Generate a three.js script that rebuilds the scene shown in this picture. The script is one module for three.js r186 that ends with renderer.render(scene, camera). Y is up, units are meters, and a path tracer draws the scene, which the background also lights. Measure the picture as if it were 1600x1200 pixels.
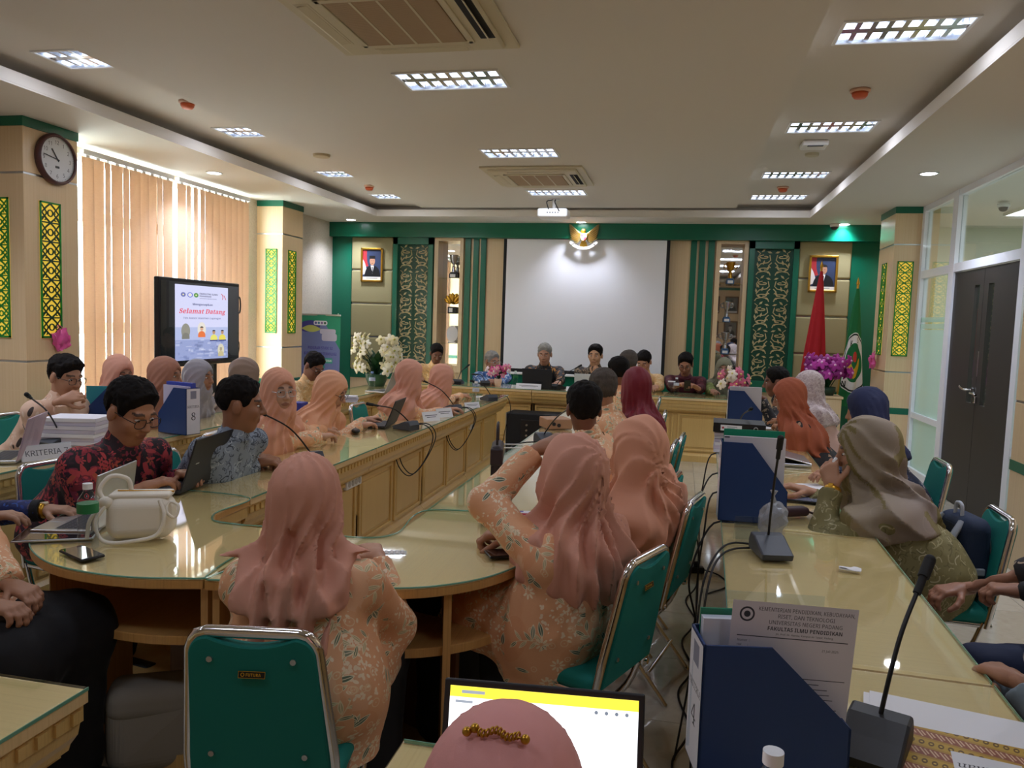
import * as THREE from 'three';
import { mergeGeometries, mergeVertices } from 'three/addons/utils/BufferGeometryUtils.js';
import { RoundedBoxGeometry } from 'three/addons/geometries/RoundedBoxGeometry.js';
import { RectAreaLightUniformsLib } from 'three/addons/lights/RectAreaLightUniformsLib.js';
RectAreaLightUniformsLib.init();

// ---------------------------------------------------------------- camera, sky, exposure
const scene = new THREE.Scene();
const V = (x, y, z) => new THREE.Vector3(x, y, z);
const EYE = V(0, 1.55, 0), FOCAL = 1210;
const camera = new THREE.PerspectiveCamera(2 * Math.atan(600 / FOCAL) * 180 / Math.PI, 4 / 3, 0.05, 100);
// the room's long axis runs to the point (1065, 510) of the photograph; the phone was rolled by about two degrees
const axisZ = V(-265, -90, FOCAL).normalize();
const axisY = V(0.033, 1, 0); axisY.z = -(axisY.x * axisZ.x + axisY.y * axisZ.y) / axisZ.z; axisY.normalize();
const axisX = new THREE.Vector3().crossVectors(axisY, axisZ);
const roomToCam = new THREE.Matrix4().makeBasis(axisX, axisY, axisZ), camToRoom = roomToCam.clone().transpose();
camera.quaternion.setFromRotationMatrix(camToRoom);
camera.position.copy(EYE);
scene.add(camera);
scene.background = new THREE.Color(0.93, 0.97, 1.0);
scene.backgroundIntensity = 4.2;
const renderer = new THREE.WebGLRenderer({ antialias: true });
renderer.toneMapping = THREE.LinearToneMapping;
renderer.toneMappingExposure = 2.8;
renderer.shadowMap.enabled = true;
const LAMP = { troffer: 5.0, down: 2.3, corridor: 4.5 };

// ---------------------------------------------------------------- helpers
const ray = (px, py) => V(px - 800, 600 - py, -FOCAL).transformDirection(camToRoom);
const onY = (px, py, y) => { const d = ray(px, py); return EYE.clone().addScaledVector(d, (y - EYE.y) / d.y); };
const onX = (px, py, x) => { const d = ray(px, py); return EYE.clone().addScaledVector(d, (x - EYE.x) / d.x); };
const onZ = (px, py, z) => { const d = ray(px, py); return EYE.clone().addScaledVector(d, (z - EYE.z) / d.z); };
function rng(seed) { let a = seed >>> 0; return () => { a = (a + 0x6d2b79f5) >>> 0; let t = a; t = Math.imul(t ^ (t >>> 15), t | 1); t ^= t + Math.imul(t ^ (t >>> 7), t | 61); return ((t ^ (t >>> 14)) >>> 0) / 4294967296; }; }
const hash3 = (x, y, z) => { let h = (x * 374761393 + y * 668265263 + z * 2147483647) | 0; h = Math.imul(h ^ (h >>> 13), 1274126177); return ((h ^ (h >>> 16)) >>> 0) / 4294967296; };
function noise3(x, y, z) {
  const i = Math.floor(x), j = Math.floor(y), k = Math.floor(z), f = x - i, g = y - j, h = z - k;
  const u = f * f * (3 - 2 * f), v = g * g * (3 - 2 * g), w = h * h * (3 - 2 * h), L = (a, b, t) => a + (b - a) * t;
  return L(L(L(hash3(i, j, k), hash3(i + 1, j, k), u), L(hash3(i, j + 1, k), hash3(i + 1, j + 1, k), u), v), L(L(hash3(i, j, k + 1), hash3(i + 1, j, k + 1), u), L(hash3(i, j + 1, k + 1), hash3(i + 1, j + 1, k + 1), u), v), w) * 2 - 1;
}
const clamp = (x, a, b) => Math.min(b, Math.max(a, x)), lerp = (a, b, t) => a + (b - a) * t, rad = (d) => d * Math.PI / 180;
const smooth = (a, b, x) => { const t = clamp((x - a) / (b - a), 0, 1); return t * t * (3 - 2 * t); };

const taken = new Map();
function numbered(name) { const n = taken.get(name) ?? 0; taken.set(name, n + 1); return n ? name + '_' + String(n).padStart(3, '0') : name; }
// non-indexed, position + normal + uv (box-projected in metres unless keepUV)
function prep(g, keepUV) {
  let h = g.index ? g.toNonIndexed() : g;
  if (!h.attributes.normal) h.computeVertexNormals();
  for (const k of Object.keys(h.attributes)) if (!['position', 'normal', 'uv'].includes(k)) h.deleteAttribute(k);
  if (!keepUV || !h.attributes.uv) {
    const p = h.attributes.position, uv = new Float32Array(p.count * 2), a = V(), b = V(), c = V(), n = V();
    for (let i = 0; i < p.count; i += 3) {
      a.fromBufferAttribute(p, i); b.fromBufferAttribute(p, i + 1); c.fromBufferAttribute(p, i + 2);
      n.subVectors(b, a).cross(c.clone().sub(a));
      const ax = Math.abs(n.x), ay = Math.abs(n.y), az = Math.abs(n.z);
      for (let j = 0; j < 3; j++) {
        const q = j === 0 ? a : j === 1 ? b : c;
        const [u, v] = ax >= ay && ax >= az ? [q.z, q.y] : ay >= az ? [q.x, q.z] : [q.x, q.y];
        uv[(i + j) * 2] = u; uv[(i + j) * 2 + 1] = v;
      }
    }
    h.setAttribute('uv', new THREE.BufferAttribute(uv, 2));
  }
  h.clearGroups();
  return h;
}
function merged(list, keepUV) { const l = (Array.isArray(list) ? list : [list]).map((g) => prep(g, keepUV)); return l.length === 1 ? l[0] : mergeGeometries(l); }
function part(name, geos, material, parent, label, keepUV) {
  const g = geos.isBufferGeometry && geos.userData.ready ? geos : merged(geos, keepUV);
  g.userData.ready = true;
  const m = new THREE.Mesh(g, material); m.name = name; m.castShadow = m.receiveShadow = true;
  if (label) m.userData.label = label;
  parent.add(m); return m;
}
function tag(o, label, category, group, kind) { o.userData.label = label; if (category) o.userData.category = category; if (group) o.userData.group = group; if (kind) o.userData.kind = kind; return o; }
function thing(name, label, category, pos = [0, 0, 0], turn = 0, group, kind) {
  const o = new THREE.Group(); o.name = numbered(name); scene.add(o); o.position.set(...(pos.isVector3 ? pos.toArray() : pos)); o.rotation.y = turn;
  return tag(o, label, category, group, kind);
}
function single(name, geos, material, label, category, group, keepUV) { const m = part(numbered(name), geos, material, scene, null, keepUV); return tag(m, label, category, group); }
function struct(name, geos, material, label, keepUV) { const m = part(name, geos, material, scene, null, keepUV); m.userData.kind = 'structure'; if (label) m.userData.label = label; return m; }
function structGroup(name, label) { const o = new THREE.Group(); o.name = name; o.userData.kind = 'structure'; if (label) o.userData.label = label; scene.add(o); return o; }
function copy(o, pos, turn, label, group) {
  const c = o.clone(); c.name = numbered(o.name.replace(/_\d{3}$/, '')); scene.add(c); c.userData = { ...o.userData };
  if (pos) c.position.set(...(pos.isVector3 ? pos.toArray() : pos)); if (turn !== undefined) c.rotation.y = turn; if (label) c.userData.label = label; if (group) c.userData.group = group; return c;
}
const B = (x0, x1, y0, y1, z0, z1) => { const g = new THREE.BoxGeometry(Math.abs(x1 - x0), Math.abs(y1 - y0), Math.abs(z1 - z0)); g.translate((x0 + x1) / 2, (y0 + y1) / 2, (z0 + z1) / 2); return g; };
const RB = (w, h, d, r, x = 0, y = 0, z = 0, s = 2) => { const g = new RoundedBoxGeometry(w, h, d, s, Math.min(r, w / 2.01, h / 2.01, d / 2.01)); g.translate(x, y, z); return g; };
const CY = (r0, r1, h, x = 0, y = 0, z = 0, n = 16) => { const g = new THREE.CylinderGeometry(r0, r1, h, n); g.translate(x, y, z); return g; };
const SP = (r, x = 0, y = 0, z = 0, sx = 1, sy = 1, sz = 1, n = 14) => { const g = new THREE.SphereGeometry(r, n, Math.round(n * .7)); g.scale(sx, sy, sz); g.translate(x, y, z); return g; };
const vec = (p) => p.isVector3 ? p : V(...p);
const TU = (pts, r, n = 0, k = 6, closed = false) => new THREE.TubeGeometry(new THREE.CatmullRomCurve3(pts.map(vec), closed, 'centripetal'), n || pts.length * 5, r, k, closed);
function ROD(a, b, r, k = 8, r2 = r) { a = vec(a); b = vec(b); const d = b.clone().sub(a), g = new THREE.CylinderGeometry(r2, r, d.length(), k); g.applyQuaternion(new THREE.Quaternion().setFromUnitVectors(V(0, 1, 0), d.clone().normalize())); g.translate(...a.add(b).multiplyScalar(.5).toArray()); return g; }
const LA = (pts, n = 20) => new THREE.LatheGeometry(pts.map((p) => new THREE.Vector2(p[0], p[1])), n);
function shapeOf(pts) { const s = new THREE.Shape(); pts.forEach((p, i) => i ? s.lineTo(p[0], p[1]) : s.moveTo(p[0], p[1])); s.closePath(); return s; }
// extrudes a plan outline [x, z] from y0 to y1
function PLAN(pts, y0, y1, bevel = 0) { const s = shapeOf(pts.map(([x, z]) => [x, -z])); const g = new THREE.ExtrudeGeometry(s, { depth: y1 - y0 - 2 * bevel, bevelEnabled: bevel > 0, bevelThickness: bevel, bevelSize: bevel, bevelOffset: -bevel, bevelSegments: 2, curveSegments: 6 }); g.rotateX(-Math.PI / 2); g.translate(0, y0 + bevel, 0); return g; }
const EX = (pts, depth, bevel = 0, holes) => { const s = pts.isShape ? pts : shapeOf(pts); if (holes) s.holes = holes.map(shapeOf); return new THREE.ExtrudeGeometry(s, { depth, bevelEnabled: bevel > 0, bevelThickness: bevel, bevelSize: bevel, bevelSegments: 2, curveSegments: 8 }); };
// flat strip of given width along a 2-D polyline, from z = 0 to depth
function RIBBON(pts, width, depth, closed = false) {
  const n = pts.length, L = [], R = [], w = width / 2;
  for (let i = 0; i < n; i++) {
    const a = pts[closed ? (i + n - 1) % n : Math.max(0, i - 1)], b = pts[closed ? (i + 1) % n : Math.min(n - 1, i + 1)], dx = b[0] - a[0], dy = b[1] - a[1], l = Math.hypot(dx, dy) || 1;
    L.push([pts[i][0] - dy / l * w, pts[i][1] + dx / l * w]); R.push([pts[i][0] + dy / l * w, pts[i][1] - dx / l * w]);
  }
  const pos = [], quad = (a, b, c, d) => pos.push(...a, ...b, ...c, ...a, ...c, ...d);
  for (let i = 0; i < (closed ? n : n - 1); i++) {
    const j = (i + 1) % n, p = (q, z) => [q[0], q[1], z];
    quad(p(R[i], depth), p(R[j], depth), p(L[j], depth), p(L[i], depth));
    quad(p(L[i], depth), p(L[j], depth), p(L[j], 0), p(L[i], 0));
    quad(p(R[j], depth), p(R[i], depth), p(R[i], 0), p(R[j], 0));
  }
  const g = new THREE.BufferGeometry(); g.setAttribute('position', new THREE.Float32BufferAttribute(pos, 3)); g.computeVertexNormals(); return g;
}
const arc = (cx, cy, r, a0, a1, n = 10) => Array.from({ length: n + 1 }, (_, i) => { const a = lerp(a0, a1, i / n); return [cx + r * Math.cos(a), cy + r * Math.sin(a)]; });
const spiral = (cx, cy, r0, r1, a0, a1, n = 16) => Array.from({ length: n + 1 }, (_, i) => { const t = i / n, a = lerp(a0, a1, t), r = lerp(r0, r1, t); return [cx + r * Math.cos(a), cy + r * Math.sin(a)]; });
function canvas(w, h, draw) { const c = document.createElement('canvas'); c.width = w; c.height = h; draw(c.getContext('2d'), w, h); return c; }
function tex(w, h, draw, repeatMetres, data) {
  const t = new THREE.CanvasTexture(canvas(w, h, draw)); t.wrapS = t.wrapT = THREE.RepeatWrapping; t.magFilter = THREE.LinearFilter;
  if (!data) t.colorSpace = THREE.SRGBColorSpace; if (repeatMetres) t.repeat.set(1 / repeatMetres[0], 1 / repeatMetres[1]); return t;
}
const MS = (color, roughness = .6, extra = {}) => new THREE.MeshStandardMaterial({ color, roughness, ...extra });
const MP = (color, roughness = .6, extra = {}) => new THREE.MeshPhysicalMaterial({ color, roughness, ...extra });
// a flat print: a quad of w x h facing +z with uv 0..1
const QUAD = (w, h, x = 0, y = 0, z = 0) => { const g = new THREE.PlaneGeometry(w, h); g.translate(x, y, z); return g; };

// ---------------------------------------------------------------- surface textures
const grainTex = (base, dark, seed, rep, long = true) => tex(512, 512, (c, w, h) => {
  const r = rng(seed); c.fillStyle = base; c.fillRect(0, 0, w, h); c.strokeStyle = dark;
  for (let i = 0; i < 260; i++) { c.globalAlpha = .03 + r() * .09; c.lineWidth = .5 + r() * 2.2; const x = r() * w, amp = r() * 5; c.beginPath(); for (let y = -4; y <= h + 4; y += 16) { const q = x + Math.sin(y / h * Math.PI * 2 + i) * amp; y < 0 ? c.moveTo(q, y) : c.lineTo(q, y); } c.stroke(); }
  c.globalAlpha = 1;
}, rep);
const speckle = (base, spots, seed, rep, size = 512, n = 5000, a = .12, rmax = 2.5) => tex(size, size, (c, w, h) => {
  const r = rng(seed); c.fillStyle = base; c.fillRect(0, 0, w, h);
  for (let i = 0; i < n; i++) { c.globalAlpha = a * (.3 + r()); c.fillStyle = spots[Math.floor(r() * spots.length)]; c.beginPath(); c.arc(r() * w, r() * h, .4 + r() * rmax, 0, 7); c.fill(); }
  c.globalAlpha = 1;
}, rep);
const weaveBump = tex(256, 256, (c, w, h) => { const r = rng(5); for (let y = 0; y < h; y += 4) for (let x = 0; x < w; x += 4) { const v = ((x + y) / 4) % 2 ? 150 : 95; const q = v + r() * 50 | 0; c.fillStyle = `rgb(${q},${q},${q})`; c.fillRect(x, y, 4, 4); } }, [.06, .06], true);
const mat = {
  paint: MS('#e9e4dc', .75), soffit: MS('#e0d9ce', .7),
  laminate: MP('#ffffff', .38, { map: grainTex('#e3c79c', '#c49d68', 11, [.9, .9]), clearcoat: .3, clearcoatRoughness: .25 }),
  wood: MP('#ffffff', .34, { map: grainTex('#e2bd76', '#ad8040', 23, [.5, .5]), clearcoat: .35, clearcoatRoughness: .2 }),
  woodEdge: MP('#ffffff', .3, { map: grainTex('#d6a360', '#9c6a30', 29, [.4, .4]), clearcoat: .4, clearcoatRoughness: .2 }),
  woodTop: MS('#ffffff', .5, { map: grainTex('#eed09a', '#cba86a', 31, [.7, .7]) }),
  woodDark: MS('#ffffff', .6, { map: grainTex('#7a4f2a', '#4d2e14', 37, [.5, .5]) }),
  tableGlass: MP('#fbfdf8', .03, { transmission: 1, ior: 1.5 }), glassEdge: MP('#7fb9a0', .08, { transmission: .25 }),
  green: MP('#00694d', .32, { clearcoat: .2, clearcoatRoughness: .2 }), greenDark: MS('#0b4a33', .45),
  upholstery: MS('#a3996f', .9, { map: speckle('#ffffff', ['#d8d4c8', '#fffdf2'], 3, [.2, .2], 256, 2500, .25, 1.5), bumpMap: weaveBump, bumpScale: .0006 }),
  texturedWall: MS('#ffffff', .8, { map: speckle('#cfc4b4', ['#b9ad9c', '#e0d6c8', '#a89c8c'], 9, [.6, .6], 512, 5000, .18, 7) }),
  chrome: MS('#e8e8ea', .12, { metalness: 1 }), steel: MS('#c5c7c9', .3, { metalness: 1 }), gold: MS('#c9993a', .32, { metalness: .9 }),
  black: MS('#101012', .42), blackMatte: MS('#151517', .75), dark: MS('#25262a', .5), white: MS('#f0efec', .55), paper: MS('#f1f0f0', .8), alu: MP('#eef0f6', .35, { clearcoat: .3 }),
  pane: MP('#f4faf8', .02, { transmission: 1, ior: 1.5 }), mirror: MS('#f0f2f2', .02, { metalness: 1 }),
  frost: MP('#dcefe8', .55, { transmission: .75, ior: 1.3 }),
  teal: MP('#007d72', .75, { sheen: .4, sheenColor: new THREE.Color('#2fa39a'), bumpMap: weaveBump, bumpScale: .0004 }),
  plasticGrey: MS('#3c4149', .42), rubber: MS('#1a1a1b', .7),
};
// ================================================================ THE ROOM
const S = 2.93, RY = 3.08, XL = -5.2, XR = 2.53, ZB = -11, ZF = 2.4;
const slab = (pts, holes, y0, y1) => { const s = shapeOf(pts.map(([x, z]) => [x, -z])); s.holes = holes.map((h) => shapeOf(h.map(([x, z]) => [x, -z]))); const g = new THREE.ExtrudeGeometry(s, { depth: y1 - y0, bevelEnabled: false }); g.rotateX(-Math.PI / 2); g.translate(0, y0, 0); return g; };
const rect = (x0, x1, z0, z1) => [[x0, z0], [x1, z0], [x1, z1], [x0, z1]];
const TW = .6, TD = .31;
const trofR = [-9.55, -8.2, -6.31, -4.37, -2.45, -.55].map((z) => [1.02, z]), trofL = [-9.45, -7.96, -6.1, -4.25, -2.35, -.45].map((z) => [-3.62, z]), trofC = [-8.3, -6.36, -4.43, -2.2, -.3].map((z) => [-1.37, z]);
const holesFor = (l) => l.map(([x, z]) => rect(x - TW / 2, x + TW / 2, z - TD / 2, z + TD / 2));
const ceiling = structGroup('ceiling', 'white gypsum ceiling with a recessed tray and dropped central panel');
part('soffit', [slab(rect(XL, XR, ZB, ZF), [rect(-4.15, 1.46, -10.1, 1.6)], S, 3.005), slab(rect(XL, XR, ZB, ZF), [rect(-4.4, 1.71, -10.35, 1.85)], 3.004, 3.3)], mat.soffit, ceiling);
part('cove_lip', [slab(rect(-4.19, 1.50, -10.14, 1.64), [rect(-4.15, 1.46, -10.1, 1.6)], S - .012, S - .001)], mat.soffit, ceiling);
part('tray_recess', slab(rect(-4.42, 1.73, -10.37, 1.87), [...holesFor(trofR), ...holesFor(trofL), ...holesFor(trofC)], RY, RY + .12), mat.soffit, ceiling);
part('dropped_panel', slab(rect(-3.27, .547, -9.39, .95), holesFor(trofC), S, RY - .001), mat.soffit, ceiling);
part('upper_slab', B(XL - .2, 5.2, 3.3, 3.4, ZB - .4, ZF + .2), mat.paint, ceiling);

// floor: polished tiles with thin joints
const floor = structGroup('floor', 'polished pale beige floor tiles');
part('joint_bed', B(XL, XR + .1, -.06, -.003, ZB, ZF), MS('#8f897c', .9), floor);
{
  const tone = ['#c9c2b0', '#c3bca9', '#cec7b6'].map((c, i) => MP('#ffffff', .09, { map: speckle(c, ['#b5ac98', '#d9d3c4', '#a79d88'], 40 + i, [.6, .6], 256, 900, .1, 8), clearcoat: .25, clearcoatRoughness: .05 }));
  const r = rng(2), g = merged(RB(.597, .02, .597, .002, 0, -.01, 0, 1)); g.userData.ready = true;
  for (let i = 0; i < 13; i++) for (let k = 0; k < 23; k++) { const x = XL + .3 + i * .6, z = ZF - .3 - k * .6; if (z < ZB) continue; const m = part('tile', g, tone[Math.floor(r() * 3)], floor); m.position.set(x, 0, z); }
}
// left wall with its window opening
const W0 = -8.62, W1 = -5.5, WY0 = .25, WY1 = 2.88;
struct('wall_left', [B(XL - .18, XL, 0, 3.3, W1, ZF), B(XL - .18, XL, 0, 3.3, ZB - .2, W0), B(XL - .18, XL, 0, WY0, W0, W1), B(XL - .18, XL, WY1, 3.3, W0, W1)], mat.texturedWall, 'grey beige textured wall beside the window');
{
  const w = structGroup('window_1', 'tall aluminium framed window behind vertical blinds');
  const zs = [W0, (W0 + W1) / 2, W1], ys = [WY0, 1.36, 2.36, WY1], x0 = XL - .13, x1 = XL - .07, f = .035, fr = [];
  for (const z of zs) fr.push(B(x0, x1, WY0, WY1, clamp(z - f, W0, W1), clamp(z + f, W0, W1)));
  for (const y of ys) fr.push(B(x0, x1, clamp(y - f * 1.5, WY0, WY1), clamp(y + f * 1.5, WY0, WY1), W0, W1));
  part('window_frame', fr, mat.alu, w);
  for (let i = 0; i < 2; i++) for (let j = 0; j < 3; j++) part('pane', B(XL - .103, XL - .098, ys[j] + .05, ys[j + 1] - .05, zs[i] + f, zs[i + 1] - f), mat.pane, w);
  part('window_sill', B(XL - .02, XL + .06, WY0 - .03, WY0, W0 - .03, W1 + .03), mat.white, w);
}
// rear wall (behind the camera, seen in the niche mirrors) and the back wall
struct('wall_rear', B(XL - .2, XR + .2, 0, 3.3, ZF, ZF + .15), mat.laminate, 'cream laminate wall hung with framed portraits');
struct('trim_1', B(XL, XR, 2.7, 2.78, ZF - .015, ZF), mat.green, 'green band along the rear wall');
// ---- back wall: cream board with two mirror niches
const NL = [-3.53, -3.2], NR = [.47, .78], NY = [.86, 2.68];
{
  const s = shapeOf([[XL - .2, 0], [XR + .1, 0], [XR + .1, 3.3], [XL - .2, 3.3]]);
  s.holes = [NL, NR].map(([a, b]) => shapeOf([[a, NY[0]], [b, NY[0]], [b, NY[1]], [a, NY[1]]]));
  const g = new THREE.ExtrudeGeometry(s, { depth: .2, bevelEnabled: false }); g.translate(0, 0, ZB - .2);
  const wb = structGroup('wall_back', 'cream laminate back wall with green strips, padded panels and mirror niches');
  part('wall_board', g, mat.laminate, wb);
  part('wall_backing', B(XL - .2, XR + .3, 0, 3.3, ZB - .3, ZB - .2), mat.laminate, wb);
  const C = -1.37, mir = (l) => l.flatMap(([a, b]) => [[a, b], [2 * C - b, 2 * C - a]]);
  for (const [a, b] of mir([[-3.13, -3.045], [-3.005, -2.925], [-2.893, -2.813]])) part('green_stripe', RB(b - a, 2.72, .03, .004, (a + b) / 2, 1.36, ZB + .014), mat.green, wb);
  part('green_fascia', B(XL, XR, 2.72, S, ZB, ZB + .16), mat.green, wb);
  for (const [a, b] of [[XL, -4.89], [2.125, XR]]) part('green_side_board', B(a, b, 0, 2.72, ZB, ZB + .045), mat.green, wb);
  const panel = merged(RB(.655, .482, .06, .022, 0, 0, 0, 3)); panel.userData.ready = true;
  for (const x of [-4.555, 1.802]) for (let i = 0; i < 4; i++) { const m = part('padded_panel', panel, mat.upholstery, wb); m.position.set(x, 2.483 - i * .4965, ZB + .035); }
  for (const x of [-4.555, 1.802]) { part('mirror_joint', B(x - .335, x + .335, .72, 2.72, ZB + .003, ZB + .012), mat.steel, wb); part('lower_board', B(x - .335, x + .335, .0, .74, ZB, ZB + .03), mat.laminate, wb); part('green_rail', B(x - .335, x + .335, .62, .74, ZB, ZB + .04), mat.green, wb); }
  part('wainscot_rail', B(-2.81, .07, .62, .8, ZB, ZB + .03), mat.green, wb);
  // carved screens: green frame, dark ground, pale scrollwork
  const scroll = [];
  const unit = (y0, h) => {
    for (const s of [-1, 1]) {
      const M = (p) => p.map(([x, y]) => [x * s, y0 + y * h]);
      const W = .0125;
      scroll.push(RIBBON(M(spiral(.105, .26, .085, .018, -1.2, 5.2, 20).map(([x, y]) => [x, y * .9])), W, .012));
      scroll.push(RIBBON(M(spiral(.11, .72, .08, .016, 1.4, -5.4, 20)), W, .012));
      scroll.push(RIBBON(M([[.03, .0], [.05, .12], [.12, .16], [.19, .12], [.215, .02]]), W, .012));
      scroll.push(RIBBON(M([[.2, .3], [.16, .45], [.07, .5], [.035, .6], [.05, .8]]), W, .012));
      scroll.push(RIBBON(M([[.21, .95], [.17, .86], [.2, .7], [.19, .55]]), W * .8, .012));
      scroll.push(RIBBON(M([[.02, .5], [.06, .38], [.03, .3]]), W, .012));
      for (const [x, y, a] of [[.17, .22, .6], [.06, .3, 2], [.18, .62, 1], [.05, .9, .3], [.13, .97, 2.4], [.12, .5, 1.8], [.06, .12, .5], [.2, .42, 1.4]]) {
        const c = Math.cos(a), q = Math.sin(a), l = .034, w = .014;
        scroll.push(EX([[x + c * l, y * h + q * l], [x - q * w, y * h + c * w], [x - c * l, y * h - q * l], [x + q * w, y * h - c * w]].map(([u, v]) => [u * s, y0 + v]), .011));
      }
    }
  };
  for (let i = 0; i < 5; i++) unit(.87 + i * .35, .34);
  const sg = merged(scroll); sg.userData.ready = true;
  const pale = MS('#c9b884', .6);
  for (const [a, b] of [[-4.215, -3.6], [.84, 1.475]]) {
    const c = (a + b) / 2, w = b - a;
    part('screen_frame', [B(a, a + .07, .7, 2.72, ZB, ZB + .09), B(b - .07, b, .7, 2.72, ZB, ZB + .09), B(a, b, 2.62, 2.72, ZB, ZB + .09), B(a, b, .7, .85, ZB, ZB + .09)], mat.green, wb);
    part('screen_ground', B(a + .06, b - .06, .84, 2.63, ZB, ZB + .02), mat.greenDark, wb);
    const m = part('carved_scrollwork', sg, pale, wb); m.position.set(c, 0, ZB + .02);
    part('lower_board', B(a, b, 0, .7, ZB, ZB + .03), mat.laminate, wb);
  }
  // niches: laminate frame, mirror back, glass shelves
  for (const [a, b] of [NL, NR]) {
    part('niche_frame', [B(a - .06, a, NY[0] - .1, 2.72, ZB, ZB + .05), B(b, b + .05, NY[0] - .1, 2.72, ZB, ZB + .05), B(a, b, NY[1], 2.72, ZB, ZB + .05), B(a, b, NY[0] - .1, NY[0], ZB, ZB + .05)], mat.laminate, wb);
    part('niche_mirror', B(a, b, NY[0], NY[1], ZB - .2, ZB - .19), mat.mirror, wb);
    for (const y of [1.18, 1.62, 2.14]) part('niche_shelf', B(a + .002, b - .002, y, y + .008, ZB - .188, ZB - .01), mat.tableGlass, wb);
  }
}
// ---- right wall: column, glazed partition with a double door, corridor behind
{
  const wr = structGroup('wall_right', 'cream laminate wall continuing past the glazed partition');
  part('wall_board', [B(XR, XR + .15, 0, 3.3, -5.8, ZF), B(XR, XR + .15, 0, 3.3, ZB - .2, -9.3), B(XR, XR + .15, S, 3.3, -9.3, -5.8)], mat.laminate, wr);
  part('green_strip', B(XR - .012, XR, .66, .72, -5.2, ZF), mat.green, wr);
  const pt = structGroup('window_2', 'white aluminium glazed partition with frosted lower panes');
  const X0 = XR - .03, X1 = XR + .05, fr = [];
  const post = (z0, z1, y0 = 0, y1 = S) => fr.push(B(X0, X1, y0, y1, z0, z1));
  post(-9.3, -9.2); post(-8.3, -8.16); post(-6.66, -6.56); post(-5.9, -5.84);
  const rail = (y0, y1, z0, z1) => fr.push(B(X0 + .004, X1 - .004, y0, y1, z0, z1));
  rail(2.87, S, -9.3, -5.84); rail(2.15, 2.23, -9.3, -5.84); rail(.64, .7, -9.2, -8.3); rail(0, .1, -9.2, -8.3); rail(.64, .7, -6.56, -5.84); rail(0, .1, -6.56, -5.84);
  part('partition_frame', fr, mat.alu, pt);
  const pane = (z0, z1, y0, y1, m, n) => part(n, B(XR + .006, XR + .014, y0, y1, z0, z1), m, pt);
  for (const [z0, z1] of [[-9.2, -8.3], [-6.56, -5.9]]) {
    pane(z0, z1, 2.23, 2.87, mat.pane, 'pane'); pane(z0, z1, 1.74, 2.15, mat.pane, 'pane'); pane(z0, z1, .7, 1.6, mat.frost, 'frosted_pane'); pane(z0, z1, .1, .64, mat.frost, 'frosted_pane');
    for (const y of [1.61, 1.68]) pane(z0, z1, y, y + .05, mat.frost, 'frosted_strip');
    pane(z0, z1, 1.60, 1.74, mat.pane, 'pane');
  }
  pane(-8.16, -6.66, 2.23, 2.87, mat.pane, 'pane');
  // double door
  const dm = MP('#ffffff', .5, { map: grainTex('#332f2b', '#1c1916', 71, [.3, .6]) });
  const leaf = (name, z0, z1, sz0, sz1, label) => {
    const d = structGroup(name, label);
    const s = shapeOf([[z0, 0.01], [z1, 0.01], [z1, 2.14], [z0, 2.14]]); s.holes = [shapeOf([[sz0, .96], [sz1, .96], [sz1, 2.0], [sz0, 2.0]])];
    const g = new THREE.ExtrudeGeometry(s, { depth: .045, bevelEnabled: false }); g.applyMatrix4(new THREE.Matrix4().makeBasis(V(0, 0, 1), V(0, 1, 0), V(-1, 0, 0))); g.translate(XR + .035, 0, 0);
    part('door_leaf', g, dm, d);
    part('vision_pane', B(XR + .008, XR + .016, .96, 2.0, sz0, sz1), mat.pane, d);
    return d;
  };
  const d1 = leaf('door_1', -8.155, -7.41, -7.62, -7.5, 'dark wood door leaf with narrow glass strip and chrome lever'), d2 = leaf('door_2', -7.405, -6.665, -7.3, -7.18, 'dark wood door leaf with narrow glass strip beside the jamb');
  part('door_handle', [TU([[XR - .03, 1.08, -7.46], [XR - .07, 1.08, -7.47], [XR - .075, 1.085, -7.56], [XR - .07, 1.1, -7.62]], .01, 20), CY(.025, .025, .012, 0, 0, 0).rotateZ(Math.PI / 2).translate(XR - .02, 1.08, -7.46)], mat.chrome, d1);
  part('door_handle', [TU([[XR - .03, 1.06, -7.36], [XR - .07, 1.06, -7.35], [XR - .075, 1.06, -7.27], [XR - .07, 1.05, -7.22]], .01, 20), RB(.02, .06, .04, .006, XR - .02, 1.0, -7.38)], mat.chrome, d2);
  part('edge_bolt', B(XR - .012, XR - .006, 1.2, 1.42, -7.412, -7.395), mat.steel, d2);
  // corridor beyond the glass
  struct('wall_corridor', [B(4.6, 4.75, 0, 3.3, -11.2, -4), B(XR + .15, 4.6, 0, 3.3, -11.35, -11.2), B(XR + .15, 4.6, 0, 3.3, -4, -3.85)], MS('#e9ead9', .7), 'pale corridor wall seen through the glass');
  struct('floor_corridor', B(XR + .1, 4.6, -.06, 0, -11.2, -4), MP('#cfcabb', .1), 'polished corridor floor');
  struct('ceiling_corridor', B(XR + .15, 4.6, S + .02, S + .1, -11.2, -4), mat.paint, 'plain white corridor ceiling');
}
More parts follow.
